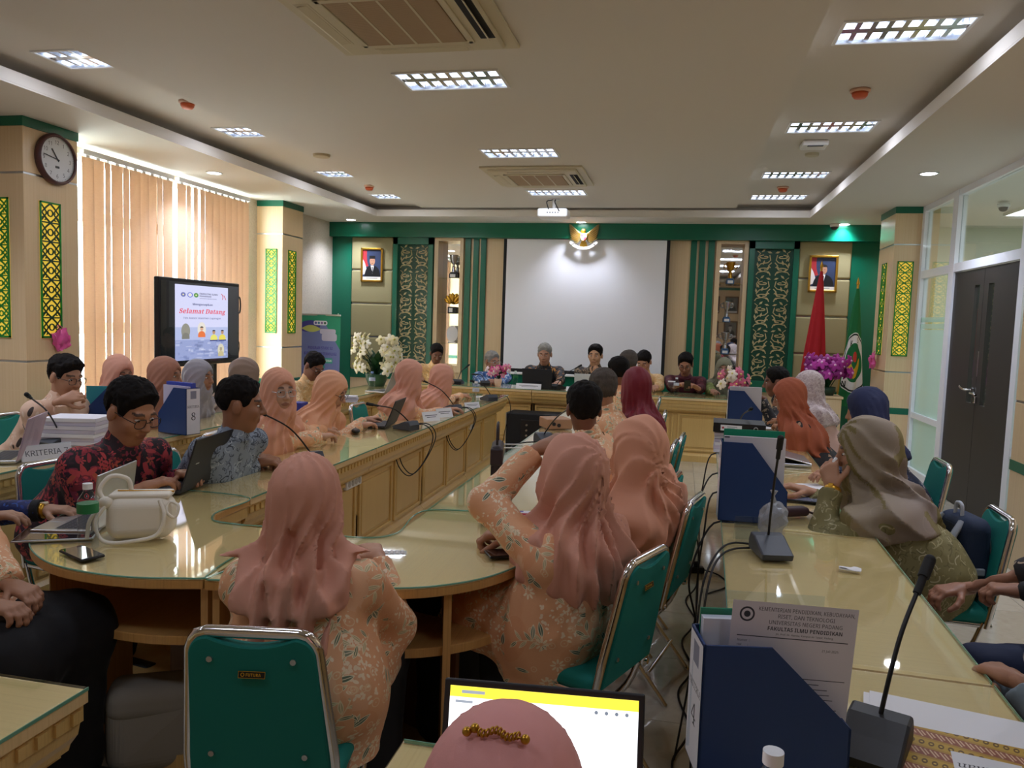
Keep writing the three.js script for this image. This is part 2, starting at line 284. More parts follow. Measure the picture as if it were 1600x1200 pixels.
// ---- columns clad in cream laminate, lit fretwork insets
const glowY = MS('#d9bd48', .6, { emissive: new THREE.Color('#dcb83a'), emissiveIntensity: .26 });
const fretGreen = MP('#0a8a2e', .35, { clearcoat: .3 }), fretDark = MP('#0c3f2c', .4);
function fretwork(w, h) {
  const g = [], W = .0105, n = Math.round(h / (w * .8)), u = h / n;
  for (let i = 0; i < n; i++) {
    const y = i * u - h / 2, a = w / 2;
    for (const s of [-1, 1]) {
      g.push(RIBBON([[0, y], [s * a * .45, y + u * .22], [s * a * .9, y + u * .5], [s * a * .45, y + u * .78], [0, y + u]], W, .008));
      g.push(RIBBON([[s * a, y + u * .05], [s * a * .35, y + u * .5], [s * a, y + u * .95]], W * .8, .0075));
      g.push(RIBBON(spiral(s * a * .62, y + u * .18, u * .16, u * .05, s > 0 ? 0 : Math.PI, s > 0 ? 5 : Math.PI - 5, 10), W * .7, .007));
      g.push(RIBBON([[s * a * .2, y + u * .5], [s * a * .55, y + u * .5]], W, .007));
    }
    g.push(RIBBON(arc(0, y + u * .5, u * .17, 0, Math.PI * 2, 12), W * .8, .0075));
    g.push(RIBBON([[-a, y], [a, y]], W * .9, .0085));
  }
  return merged(g);
}
const fret = new Map();
function column(label, cx, cz, w, d, panels) {
  const c = thing('column', label, 'column', [cx, 0, cz], 0, 'cream clad columns'); c.userData.kind = 'structure'; delete c.userData.category;
  c.name = numbered('pillar'); taken.set('column', 0);
  for (const [y0, y1] of [[.72, 1.115], [1.13, 2.515], [2.53, 2.86]]) part('cladding', RB(w, y1 - y0, d, .004, 0, (y0 + y1) / 2, 0), mat.laminate, c);
  part('cladding', RB(w, .66, d, .004, 0, .33, 0), mat.laminate, c);
  part('steel_joint', [B(-w / 2 + .004, w / 2 - .004, 1.11, 1.135, -d / 2 + .004, d / 2 - .004), B(-w / 2 + .004, w / 2 - .004, 2.51, 2.535, -d / 2 + .004, d / 2 - .004)], mat.steel, c);
  part('green_band', [B(-w / 2 - .004, w / 2 + .004, .655, .725, -d / 2 - .004, d / 2 + .004)], mat.green, c);
  part('green_capital', B(-w / 2 - .006, w / 2 + .006, 2.86, S, -d / 2 - .006, d / 2 + .006), mat.green, c);
  for (const [side, off, pw, dark] of panels) {
    const key = pw.toFixed(3); if (!fret.has(key)) { const f = fretwork(pw - .02, 1.02); f.userData.ready = true; fret.set(key, f); }
    const p = new THREE.Group(); p.name = 'lit_fretwork'; c.add(p); p.position.set(side === 'z' ? off : side * (w / 2), 1.82, side === 'z' ? d / 2 : off); p.rotation.y = side === 'z' ? 0 : side * Math.PI / 2;
    part('glowing_back', B(-pw / 2, pw / 2, -.52, .52, -.001, .002), glowY, p);
    part('fret_border', [B(-pw / 2, -pw / 2 + .012, -.52, .52, .002, .012), B(pw / 2 - .012, pw / 2, -.52, .52, .002, .012), B(-pw / 2, pw / 2, .508, .52, .002, .012), B(-pw / 2, pw / 2, -.52, -.508, .002, .012)], fretGreen, p);
    const f = part('fretwork', fret.get(key), dark ? fretDark : fretGreen, p); f.position.z = .002;
  }
  return c;
}
column('cream column beside the window carrying the round wall clock', -5.0, -5.165, .42, .53, [['z', .0, .16, false], [1, .025, .2, true]]);
column('cream column between the window and the textured wall', -5.03, -9.08, .36, .52, [['z', .03, .155, false], [1, .03, .2, false]]);
column('cream column beside the glazed partition and the flags', 2.38, -9.6, .3, .64, [['z', -.02, .165, false], [-1, .0, .2, false]]);
column('cream column past the double door', 2.38, -5.57, .3, .5, [['z', 0, .165, false], [-1, 0, .2, false]]);
// ================================================================ CEILING FIXTURES AND LAMPS
const tubeMat = MS('#ffffff', .4, { emissive: new THREE.Color('#eaf1ff'), emissiveIntensity: 2.2 });
const lampWhite = new THREE.Color('#e4ebff');
{
  const refl = MS('#dfe3ea', .18, { metalness: .9 }), proto = new THREE.Group();
  part('rim', [B(-TW / 2 - .012, TW / 2 + .012, -.008, .0, -TD / 2 - .012, -TD / 2 + .004), B(-TW / 2 - .012, TW / 2 + .012, -.008, 0, TD / 2 - .004, TD / 2 + .012), B(-TW / 2 - .012, -TW / 2 + .004, -.008, 0, -TD / 2, TD / 2), B(TW / 2 - .004, TW / 2 + .012, -.008, 0, -TD / 2, TD / 2)], mat.white, proto);
  part('housing', [B(-TW / 2, TW / 2, .09, .1, -TD / 2, TD / 2), B(-TW / 2, -TW / 2 + .004, 0, .1, -TD / 2, TD / 2), B(TW / 2 - .004, TW / 2, 0, .1, -TD / 2, TD / 2), B(-TW / 2, TW / 2, 0, .1, -TD / 2, -TD / 2 + .004), B(-TW / 2, TW / 2, 0, .1, TD / 2 - .004, TD / 2), EX([[-.03, 0], [.03, 0], [0, .08]], TW - .01).rotateY(Math.PI / 2).translate(-TW / 2 + .005, .005, 0)], refl, proto);
  for (const z of [-.075, .075]) part('fluorescent_tube', CY(.013, .013, TW - .03, 0, 0, 0, 10).rotateZ(Math.PI / 2).translate(0, .062, z), tubeMat, proto);
  for (let i = 1; i < 8; i++) for (const z of [-.077, .077]) part('louvre_blade', EX([[-.004, .045], [.004, .045], [.013, 0], [-.013, 0]], .118).translate(-TW / 2 + i * TW / 8, .003, z - .059), refl, proto);
  const put = (list, y, where) => list.forEach(([x, z], i) => {
    const t = proto.clone(); t.name = numbered('ceiling_light'); scene.add(t); t.position.set(x, y, z);
    tag(t, ['first', 'second', 'third', 'fourth', 'fifth', 'sixth'][i] + ' ' + where, 'ceiling light', 'louvred fluorescent fittings');
    const l = new THREE.RectAreaLight(lampWhite, LAMP.troffer, TW - .04, TD - .04); l.position.set(x, y - .012, z); l.rotation.x = -Math.PI / 2; l.castShadow = true; scene.add(l);
  });
  put(trofR, RY, 'louvred fluorescent fitting from the back wall in the tray recess towards the glazed partition');
  put(trofL, RY, 'louvred fluorescent fitting from the back wall in the tray recess towards the window blinds');
  put(trofC, S, 'louvred fluorescent fitting from the back wall in the dropped central panel');
}
{
  const glow = MS('#ffffff', .4, { emissive: new THREE.Color('#f4f6ff'), emissiveIntensity: 9 });
  for (const [x, z, label] of [[-4.65, -7.08, 'round lit downlight in the soffit before the window blinds'], [-4.74, -10.57, 'round lit downlight above the padded panel with the smiling portrait'], [-1.416, -10.71, 'round lit downlight above the eagle emblem'], [1.98, -10.78, 'round lit downlight above the flags'], [2.01, -7.38, 'round lit downlight in the soffit before the double door'], [-4.65, -3.5, 'round lit downlight in the soffit before the clock column'], [2.0, -3.9, 'round lit downlight over the right hand tables'.replace('right hand ', 'partition side ')]]) {
    const t = thing('downlight', label, 'ceiling light', [x, S, z], 0, 'round downlights');
    part('ring', LA([[.062, -.001], [.08, -.001], [.078, -.008], [.064, -.006], [.062, -.001]], 24), mat.white, t);
    part('lens', CY(.062, .062, .004, 0, -.003, 0, 24), glow, t);
    const l = new THREE.SpotLight(lampWhite, LAMP.down, 0, rad(62), .6, 2); l.position.set(x, S - .03, z); l.target.position.set(x, 0, z); l.shadow.radius = 3; l.castShadow = true; scene.add(l, l.target);
  }
}
{ // corridor ceiling panels
  const glow = MS('#ffffff', .5, { emissive: new THREE.Color('#f6f8ff'), emissiveIntensity: 3 });
  for (const [z, nth] of [[-9.6, 'first'], [-7.4, 'second'], [-5.2, 'third']]) {
    const t = thing('corridor_light', nth + ' flat square light panel from the far end of the corridor ceiling', 'ceiling light', [3.8, S, z], 0, 'corridor light panels');
    part('diffuser', B(-.28, .28, -.012, -.002, -.28, .28), glow, t); part('rim', [B(-.3, .3, -.014, .02, -.3, -.28), B(-.3, .3, -.014, .02, .28, .3), B(-.3, -.28, -.014, .02, -.28, .28), B(.28, .3, -.014, .02, -.28, .28)], mat.white, t);
    const l = new THREE.RectAreaLight(lampWhite, LAMP.corridor, .56, .56); l.position.set(3.8, S - .02, z); l.rotation.x = -Math.PI / 2; l.castShadow = true; scene.add(l);
  }
}
// air conditioner cassettes
{
  const cream = MS('#d3c8ab', .5), grille = MS('#b59a7a', .7, { bumpMap: tex(64, 64, (c) => { c.fillStyle = '#fff'; c.fillRect(0, 0, 64, 64); c.fillStyle = '#333'; for (let i = 0; i < 64; i += 16) c.fillRect(0, i, 64, 6); }, [.04, .04], true), bumpScale: .003 });
  for (const [x, z, label] of [[-1.33, -3.45, 'cream ceiling cassette air conditioner beside the first central light fitting'], [-1.39, -7.36, 'cream ceiling cassette air conditioner just before the projector']]) {
    const t = thing('air_conditioner', label, 'air conditioner', [x, S, z], 0, 'ceiling cassette air conditioners');
    part('panel', [RB(.94, .018, .94, .008, 0, -.009, 0), RB(.82, .03, .82, .04, 0, -.024, 0, 3)], cream, t);
    part('intake_grille', RB(.5, .012, .52, .004, 0, -.042, 0), grille, t);
    part('grille_frame', [RB(.57, .012, .03, .004, 0, -.042, .27), RB(.57, .012, .03, .004, 0, -.042, -.27), RB(.03, .012, .57, .004, .272, -.042, 0), RB(.03, .012, .57, .004, -.272, -.042, 0), ...[-.125, 0, .125].map((q) => B(q - .006, q + .006, -.05, -.04, -.26, .26))], cream, t);
    for (let k = 0; k < 4; k++) {
      const slot = part('air_outlet', RB(.5, .01, .075, .03, 0, 0, 0, 3), k === 1 ? mat.blackMatte : cream, t); slot.position.set(Math.sin(k * Math.PI / 2) * .36, -.036, Math.cos(k * Math.PI / 2) * .36); slot.rotation.y = k * Math.PI / 2;
      const fl = part('flap', RB(.46, .006, .05, .003, 0, 0, 0), cream, slot); fl.position.set(0, -.006, 0); fl.rotation.x = k === 1 ? .9 : .12;
    }
  }
}
// detectors, access point, sensor disc, cameras
{
  const orange = MS('#d8643a', .45);
  for (const [x, z, label] of [[1.03, -5.38, 'orange smoke detector in the partition side recess near the white box'], [.99, -8.89, 'orange smoke detector in the partition side recess near the back wall'], [-3.63, -5.19, 'orange smoke detector in the window side recess near the clock'], [-3.67, -8.69, 'orange smoke detector in the window side recess near the back wall']]) {
    const t = thing('smoke_detector', label, 'smoke detector', [x, RY, z], 0, 'orange smoke detectors');
    part('base', LA([[0, 0], [.062, 0], [.06, -.016], [.052, -.02], [0, -.02]].map(([a, b]) => [a, b]).reverse(), 20), MS('#e7b79c', .5), t); part('cap', LA([[0, -.055], [.034, -.054], [.046, -.04], [.05, -.02], [0, -.02]], 20), orange, t);
  }
  const ap = thing('access_point', 'white box access point under the partition side recess', 'router', [.98, RY, -6.81]); part('body', RB(.2, .045, .2, .015, 0, -.0225, 0, 3), mat.white, ap); part('bracket', B(-.06, .06, -.05, -.044, .06, .09), mat.plasticGrey, ap);
  single('sensor_disc', CY(.06, .055, .022, 1.03, RY - .011, -7.24, 20), MS('#cfc6a8', .5), 'flat cream ceiling disc behind the access point', 'sensor');
  single('sensor_disc', CY(.075, .07, .02, -3.12, S - .01, -6.33, 20), MS('#cdbb96', .5), 'flat tan ceiling disc on the dropped panel edge', 'sensor');
  const cam = (x, z, label) => { const t = thing('dome_camera', label, 'camera', [x, S, z], 0, 'dome cameras'); part('mount', LA([[0, -.04], [.055, -.04], [.06, -.02], [.058, 0], [0, 0]], 20), mat.white, t); part('dome', SP(.045, 0, -.045, 0, 1, .9, 1), MS('#3d3a3c', .15), t); };
  cam(1.86, -10.74, 'small dome security camera above the flags'); cam(3.2, -9.05, 'small dome security camera on the corridor ceiling');
}
{ // projector under the dropped panel
  const t = thing('projector', 'white ceiling projector hanging near the tray edge', 'projector', [-1.47, S, -8.75]);
  part('ceiling_pole', [CY(.02, .02, .12, 0, -.06, 0), CY(.06, .06, .01, 0, -.005, 0)], mat.white, t);
  part('body', RB(.34, .1, .26, .025, 0, -.165, 0, 3), mat.white, t);
  part('lens', CY(.035, .035, .03, 0, 0, 0).rotateX(Math.PI / 2).translate(-.1, -.165, -.14), mat.black, t);
  part('cable', [TU([[-.04, -.13, .13], [-.06, -.05, .14], [-.02, -.02, .06], [0, 0, .02]], .006), TU([[.08, -.15, .13], [.05, -.09, .16], [.02, -.04, .08], [.02, 0, .02]], .006)], mat.black, t);
  part('vent_row', [0, 1, 2, 3, 4].map((i) => B(-.06 + i * .03, -.045 + i * .03, -.17, -.16, .128, .132)), mat.blackMatte, t);
}
// ================================================================ TABLES
const TY = .75;
const corniceProfile = [[0, .7405], [0, .716], [-.012, .71], [-.012, .672], [-.02, .668], [-.026, .64], [-.045, .615], [-.05, .6], [-.07, .595], [-.07, .58], [-.13, .575], [-.13, .7]];
// a run of panelled table: length along x, carved front towards +z at z = 0, sitters at the other side
function tableRun(label, len, depth, pos, turn, nPanels, group, plain) {
  const t = thing('conference_table', label, 'table', pos, turn, group), h = len / 2;
  const cg = EX(corniceProfile.map(([o, y]) => [-o, y]), len).rotateY(-Math.PI / 2).translate(h, 0, 0);   // profile x -> z
  cg.scale(1, 1, -1); { const i = prep(cg); const p = i.attributes.position.array; for (let k = 0; k < p.length; k += 9) for (let c = 0; c < 3; c++) { const q = p[k + 3 + c]; p[k + 3 + c] = p[k + 6 + c]; p[k + 6 + c] = q; } i.computeVertexNormals(); part('cornice', i, mat.wood, t); }
  const dn = Math.round(len / .045), dent = []; for (let i = 0; i < dn; i++) dent.push(B(-h + (i + .2) * len / dn, -h + (i + .72) * len / dn, .678, .704, -.013, -.004)); part('dentil_band', dent, mat.wood, t).userData.kind = 'stuff';
  part('table_top', B(-h + .001, h - .001,   .715, .7422, -depth, .0005), mat.woodTop, t);
  part('edge_strip', B(-h, h, .705, .742, -depth - .012, -depth), mat.woodEdge, t);
  part('glass_top', RB(len - .006, .008, depth + .004, .002, 0, .7465, -depth / 2, 1), mat.tableGlass, t);
  for (const [z0, z1] of [[.0025, .0045], [-depth - .005, -depth - .003]]) part('glass_rim', B(-h + .003, h - .003, .7428, .75, z0, z1), mat.glassEdge, t);
  part('front_board', B(-h, h, .02, .6, -.15, -.13), mat.wood, t);
  part('plinth', [EX([[0, 0], [.03, 0], [.03, .07], [.012, .09], [0, .1]], len).rotateY(-Math.PI / 2).translate(h, 0, 0).scale(1, 1, 1).rotateY(0).translate(0, 0, -.13)], mat.wood, t);
  const pw = len / nPanels;
  for (let i = 0; i < nPanels; i++) {
    const x = -h + (i + .5) * pw, w = pw - .07, m = part('raised_panel', [RB(w - .07, .34, .016, .007, x, .335, -.128)], mat.wood, t);
    part('panel_moulding', [RB(w, .024, .018, .006, x, .335 + .205, -.124), RB(w, .024, .018, .006, x, .335 - .205, -.124), RB(.024, .43, .018, .006, x - w / 2, .335, -.124), RB(.024, .43, .018, .006, x + w / 2, .335, -.124)], mat.wood, m);
  }
  for (const s of [-1, 1]) part('end_panel', B(s * h - s * .002, s * h - s * .022, 0, .715, -depth + .02, -.13), mat.wood, t);
  if (!plain) part('shelf', B(-h + .02, h - .02, .52, .54, -depth + .04, -.15), mat.woodEdge, t);
  return t;
}
// local +z (front) -> world +x : turn = +90 deg ; world -x : turn = -90 deg ; local x -> world -z / +z
const Q = Math.PI / 2, LG = 'panelled conference table units';
[[-2.995, -4.42, 'panelled table unit before the man in red batik'], [-4.425, -5.65, 'panelled table unit with the open black laptop'], [-5.655, -6.9, 'panelled table unit with two folded name cards'], [-6.905, -8.13, 'panelled table unit meeting the back table']].forEach(([a, b, l]) => tableRun(l, a - b, .54, [-1.79, 0, (a + b) / 2], Q, 2, LG));
[[-2.6, -4.1, 'outer panelled table unit with tall paper stacks'], [-4.105, -5.6, 'outer panelled table unit beside the blue file box'], [-5.605, -7.1, 'outer panelled table unit under the television'], [-7.105, -8.6, 'outer panelled table unit before the white orchids']].forEach(([a, b, l]) => tableRun(l, a - b, .42, [-3.13, 0, (a + b) / 2], Q, 2, LG));
[[-3.3, -1.7, 'back table unit before the flower vase and grey laptop'], [-1.695, -.6, 'back table unit before the man holding a microphone'], [-.595, .56, 'back table unit before the man in maroon']].forEach(([a, b, l]) => tableRun(l, b - a, .6, [(a + b) / 2, 0, -8.97], 0, 2, LG));
[[-3.05, -4.5, 'middle table unit beside the raised-arm woman'], [-4.505, -5.9, 'middle table unit before the grey haired man'], [-5.905, -7.3, 'middle table unit at the far end of its row']].forEach(([a, b, l]) => tableRun(l, a - b, .55, [-1.0, 0, (a + b) / 2], -Q, 2, LG));
// partition side row, turned a little
{
  const tr = -Q - .0315 + Math.PI * 0, ex = (z) => .1 + -z * .0315;
  [[-.62, -1.95, 'partition side table unit with the file box marked 4'], [-1.955, -3.23, 'partition side table unit with the desk microphone in a plastic bag'], [-3.235, -4.6, 'partition side table unit with the tablet and pouch'], [-4.605, -5.9, 'partition side table unit under the black binder'], [-5.905, -7.1, 'partition side table unit meeting the aisle end']].forEach(([a, b, l]) => { const z = (a + b) / 2; tableRun(l, a - b - .004, .58, [ex(z), 0, z], tr, 3, LG); });
}
tableRun('near table end with glass top beside the black trousers', 1.1, .6, [-1.19, 0, -.81], Q, 3, LG);
tableRun('small table under the laptop with the yellow bar', .58, .55, [-.19, 0, -.79], 0, 2, LG);
// curved units at the near end of the horseshoe
function curvedTable(label, outline, ribs, shelfPts, frontBoards) {
  const t = thing('curved_table', label, 'table', [0, 0, 0], 0, 'curved table ends');
  part('table_top', PLAN(outline, .712, .742, .004), mat.woodEdge, t);
  part('top_veneer', PLAN(outline.map((p) => p), .7421, .7428), mat.woodTop, t);
  part('glass_top', PLAN(outline, .743, .751, .001), mat.tableGlass, t);
  part('glass_rim', TU(outline.map(([x, z]) => [x, .747, z]), .003, outline.length * 4, 5, true), mat.glassEdge, t);
  part('shelf', PLAN(shelfPts, .5, .53, .003), mat.woodEdge, t);
  for (const [x0, z0, x1, z1] of ribs) { const l = Math.hypot(x1 - x0, z1 - z0), g = B(-l / 2, l / 2, 0, .712, -.012, .012); g.rotateY(-Math.atan2(z1 - z0, x1 - x0)); g.translate((x0 + x1) / 2, 0, (z0 + z1) / 2); part('upright', g, mat.woodEdge, t); }
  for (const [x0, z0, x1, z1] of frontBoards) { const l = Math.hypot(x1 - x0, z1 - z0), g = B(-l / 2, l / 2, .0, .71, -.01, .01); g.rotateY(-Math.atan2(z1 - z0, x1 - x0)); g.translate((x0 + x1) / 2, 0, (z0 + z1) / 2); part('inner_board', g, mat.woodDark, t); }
  part('base_rail', PLAN(shelfPts.map(([x, z]) => [x, z - .12]), 0, .07), mat.wood, t);
  return t;
}
const spl = (pts, n) => new THREE.SplineCurve(pts.map((p) => new THREE.Vector2(...p))).getPoints(n).map((p) => [p.x, p.y]);
const cornerArc = spl([[-1.37, -2.03], [-1.58, -1.975], [-1.8, -1.985], [-1.97, -2.05], [-2.14, -2.19], [-2.27, -2.42], [-2.33, -2.7], [-2.33, -2.99]], 28);
{
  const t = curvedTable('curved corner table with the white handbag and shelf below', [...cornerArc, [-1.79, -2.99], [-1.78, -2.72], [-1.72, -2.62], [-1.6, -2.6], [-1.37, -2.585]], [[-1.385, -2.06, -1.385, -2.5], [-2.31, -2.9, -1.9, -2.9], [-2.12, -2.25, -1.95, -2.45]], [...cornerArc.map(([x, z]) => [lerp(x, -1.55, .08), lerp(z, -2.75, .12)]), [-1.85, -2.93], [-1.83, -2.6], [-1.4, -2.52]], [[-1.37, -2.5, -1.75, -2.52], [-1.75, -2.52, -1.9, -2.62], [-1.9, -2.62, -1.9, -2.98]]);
  part('cornice', [PLAN([[-1.8, -2.99], [-1.79, -2.72], [-1.73, -2.63], [-1.6, -2.61], [-1.37, -2.595], [-1.37, -2.5], [-1.7, -2.5], [-1.9, -2.62], [-1.92, -2.99]], .66, .711, .004), PLAN([[-1.83, -2.99], [-1.82, -2.7], [-1.75, -2.6], [-1.6, -2.58], [-1.37, -2.565], [-1.37, -2.5], [-1.7, -2.5], [-1.9, -2.62], [-1.92, -2.99]], .6, .66, .004)], mat.wood, t);
}
const roundArc = spl([[-.45, -3.05], [-.452, -2.75], [-.47, -2.54], [-.51, -2.39], [-.6, -2.25], [-.75, -2.14], [-.95, -2.09], [-1.19, -2.05], [-1.36, -2.025]], 28);
{
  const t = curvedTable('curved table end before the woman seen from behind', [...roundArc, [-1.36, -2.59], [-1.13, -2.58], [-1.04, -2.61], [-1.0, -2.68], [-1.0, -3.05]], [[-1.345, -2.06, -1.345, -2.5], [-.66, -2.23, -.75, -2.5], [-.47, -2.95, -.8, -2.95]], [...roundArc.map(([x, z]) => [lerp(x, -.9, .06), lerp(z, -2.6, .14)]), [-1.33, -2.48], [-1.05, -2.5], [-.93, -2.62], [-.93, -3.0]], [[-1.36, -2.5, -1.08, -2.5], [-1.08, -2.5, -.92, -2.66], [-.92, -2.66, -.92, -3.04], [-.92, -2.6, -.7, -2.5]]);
}
// extra sockets on the panelled fronts
{
  const sk = (p, label, n) => { const t = thing('power_strip', label, 'socket', p, Q, 'sockets on the table fronts'); part('body', RB(n * .05 + .02, .06, .025, .006, 0, 0, .012), mat.white, t); for (let i = 0; i < n; i++) part('outlet', CY(.017, .017, .004, 0, 0, 0, 14).rotateX(Q).translate((i - (n - 1) / 2) * .05, 0, .026), MS('#b9b6ae', .5), t); };
  sk([-1.92, .54, onX(553, 748, -1.9).z], 'white four outlet socket strip under the table moulding', 4); sk([-1.92, .54, onX(738, 660, -1.9).z], 'small white socket plate by the table end', 2);
}

// ================================================================ CHAIRS
function chairModel() {
  const c = new THREE.Group(), tw = .145, bw = .172, y0 = .46, y1 = .83, zb = -.19, lean = .07;
  const at = (x, y) => [x, y, zb - lean * (y - y0) / (y1 - y0)];
  const fr = [at(-bw, y0 - .06), at(-bw, y0 + .05), at(-lerp(bw, tw, .6), lerp(y0, y1, .6)), at(-tw, y1 - .035), at(-tw + .03, y1), at(tw - .03, y1), at(tw, y1 - .035), at(lerp(bw, tw, .6), lerp(y0, y1, .6)), at(bw, y0 + .05), at(bw, y0 - .06)];
  part('back_frame', new THREE.TubeGeometry(new THREE.CatmullRomCurve3(fr.map(vec), false, 'catmullrom', .12), 54, .0145, 8), mat.chrome, c);
  const s = new THREE.Shape(), k = .008; s.moveTo(-bw + k, y0 - .02); s.lineTo(bw - k, y0 - .02); s.lineTo(tw - k * .4, y1 - .05); s.quadraticCurveTo(tw - .01, y1 - .012, tw - .045, y1 - .01);
  s.quadraticCurveTo(0, y1 - .055, -tw + .045, y1 - .01); s.quadraticCurveTo(-tw + .01, y1 - .012, -tw + k * .4, y1 - .05); s.closePath();
  const pad = new THREE.ExtrudeGeometry(s, { depth: .02, bevelEnabled: true, bevelThickness: .008, bevelSize: .004, bevelSegments: 2, curveSegments: 10 });
  { const p = pad.attributes.position; for (let i = 0; i < p.count; i++) p.setZ(i, p.getZ(i) + zb - .012 - lean * (p.getY(i) - y0) / (y1 - y0)); pad.computeVertexNormals(); }
  const back = part('backrest', pad, mat.teal, c);
  for (const [x, y] of [[-.11, .52], [.11, .52], [-.095, .77], [.095, .77]]) part('screw', CY(.007, .007, .006, 0, 0, 0, 10).rotateX(Q).translate(x, y, zb - .022 - lean * (y - y0) / (y1 - y0)), mat.steel, back);
  part('seat', RB(.37, .055, .37, .024, 0, .445, .0, 4), mat.teal, c);
  part('seat_frame', [ROD([-.17, .41, .16], [-.17, .41, -.2], .011), ROD([.17, .41, .16], [.17, .41, -.2], .011), ROD([-.17, .41, .16], [.17, .41, .16], .011)], mat.chrome, c);
  for (const s2 of [-1, 1]) { part('leg', TU([[s2 * .172, .42, -.17], [s2 * .175, .3, -.12], [s2 * .18, .0, .17]], .0115, 14, 8), mat.chrome, c); part('leg', TU([[s2 * .185, .43, .12], [s2 * .188, .3, .03], [s2 * .19, .0, -.22]], .0115, 14, 8), mat.chrome, c); }
  part('crossbar', [ROD([-.178, .12, .07], [.178, .12, .07], .008), ROD([-.188, .12, -.14], [.188, .12, -.14], .008)], mat.chrome, c);
  return c;
}
const chairProto = chairModel();
const chairPlate = new THREE.MeshStandardMaterial({ roughness: .5, map: tex(256, 64, (c) => { c.fillStyle = '#15130f'; c.fillRect(0, 0, 256, 64); c.strokeStyle = '#d9a520'; c.lineWidth = 4; c.strokeRect(3, 3, 250, 58); c.beginPath(); c.arc(42, 32, 15, 0, 7); c.lineWidth = 7; c.stroke(); c.fillStyle = '#d9a520'; c.font = 'bold 38px sans-serif'; c.fillText('FUTURA', 70, 46); }) });
function chair(x, z, turn, label, plate) {
  const c = chairProto.clone(); c.name = numbered('chair'); scene.add(c); c.position.set(x, 0, z); c.rotation.y = turn; tag(c, label, 'chair', 'teal chrome framed chairs');
  if (plate) { const q = part('maker_plate', QUAD(.062, .016).rotateY(Math.PI), chairPlate, c, 'small black plate with gold lettering', true); q.position.set(0, .735, -.268); q.rotation.x = .186; }
  return c;
}
// ================================================================ BLINDS, CLOCK, SCREENS, PICTURES
{
  const cloth = MP('#ffffff', .95, { map: tex(256, 256, (c, w, h) => { const r = rng(8); c.fillStyle = '#dfc3a8'; c.fillRect(0, 0, w, h); for (let i = 0; i < 900; i++) { c.globalAlpha = .05 + r() * .07; c.fillStyle = r() < .5 ? '#cfab8a' : '#ebd6c0'; c.fillRect(r() * w - 30, r() * h, 20 + r() * 60, 1 + r() * 2); } }, [.13, .25]), transmission: .33, thickness: 0 });
  const bx = -5.05, groups = [[onX(129, 250, bx).z, onX(268, 300, bx).z, 'vertical cloth blind of tan slats beside the clock column'], [onX(278, 300, bx).z, onX(388, 320, bx).z, 'vertical cloth blind of tan slats behind the television']];
  const r = rng(77);
  for (const [za, zb, label] of groups) {
    const t = thing('vertical_blind', label, 'blind', [bx, 0, 0], 0, 'tan vertical blinds'), n = Math.round(Math.abs(zb - za) / .116);
    part('head_rail', RB(.05, .045, Math.abs(zb - za) + .02, .006, 0, 2.865, (za + zb) / 2), mat.alu, t);
    for (let i = 0; i < n; i++) {
      const z = lerp(za, zb, (i + .5) / n), wide = r() < .3 ? .3 : -.1, s = new THREE.BoxGeometry(.003, 2.55, .126, 1, 1, 6);
      { const p = s.attributes.position; for (let k = 0; k < p.count; k++) p.setX(k, p.getX(k) + .006 * Math.cos(p.getZ(k) / .063 * 1.4)); s.computeVertexNormals(); }
      const m = part('slat', s, cloth, t); m.position.set(0, 1.55, z); m.rotation.y = wide * (.8 + r() * .5); part('carrier', B(-.004, .004, 1.27, 1.3, -.02, .02), mat.white, m);
    }
    part('bottom_chain', TU([[0, .28, za], [.01, .265, (za + zb) / 2], [0, .28, zb]], .002, 20, 4), mat.white, t);
  }
}
{ // wall clock
  const t = thing('wall_clock', 'round wall clock with maroon rim on the cream column', 'clock', [-4.79, 2.672, -5.19], Q), R = .192;
  part('rim', LA([[R - .022, .0], [R, .005], [R + .003, .03], [R - .008, .048], [R - .02, .05], [R - .026, .04]], 40).rotateX(Q), MS('#54302f', .35), t);
  const face = tex(512, 512, (c) => {
    c.fillStyle = '#d9dade'; c.fillRect(0, 0, 512, 512); c.fillStyle = '#3a3a40'; c.textAlign = 'center'; c.textBaseline = 'middle'; c.font = '60px sans-serif';
    for (let i = 1; i <= 12; i++) { const a = i / 12 * Math.PI * 2; c.fillText(String(i), 256 + Math.sin(a) * 190, 256 - Math.cos(a) * 190); }
    for (let i = 0; i < 60; i++) { const a = i / 60 * Math.PI * 2; c.lineWidth = i % 5 ? 2 : 5; c.strokeStyle = '#55555c'; c.beginPath(); c.moveTo(256 + Math.sin(a) * 232, 256 - Math.cos(a) * 232); c.lineTo(256 + Math.sin(a) * 244, 256 - Math.cos(a) * 244); c.stroke(); }
    c.fillStyle = '#2b2b30'; c.fillRect(226, 330, 62, 26);
  });
  part('dial', new THREE.CircleGeometry(R - .02, 40).translate(0, 0, .03), new THREE.MeshPhysicalMaterial({ map: face, roughness: .5, clearcoat: .4 }), t, 'white dial with grey numerals', true);
  const hand = (len, w, a) => { const g = B(-w / 2, w / 2, -.02, len, .034, .036); g.rotateZ(-a); return g; };
  part('hour_hand', hand(.09, .009, (10 + 46 / 60) / 12 * 2 * Math.PI), mat.black, t); part('minute_hand', hand(.135, .006, 46.5 / 60 * 2 * Math.PI), mat.black, t);
}
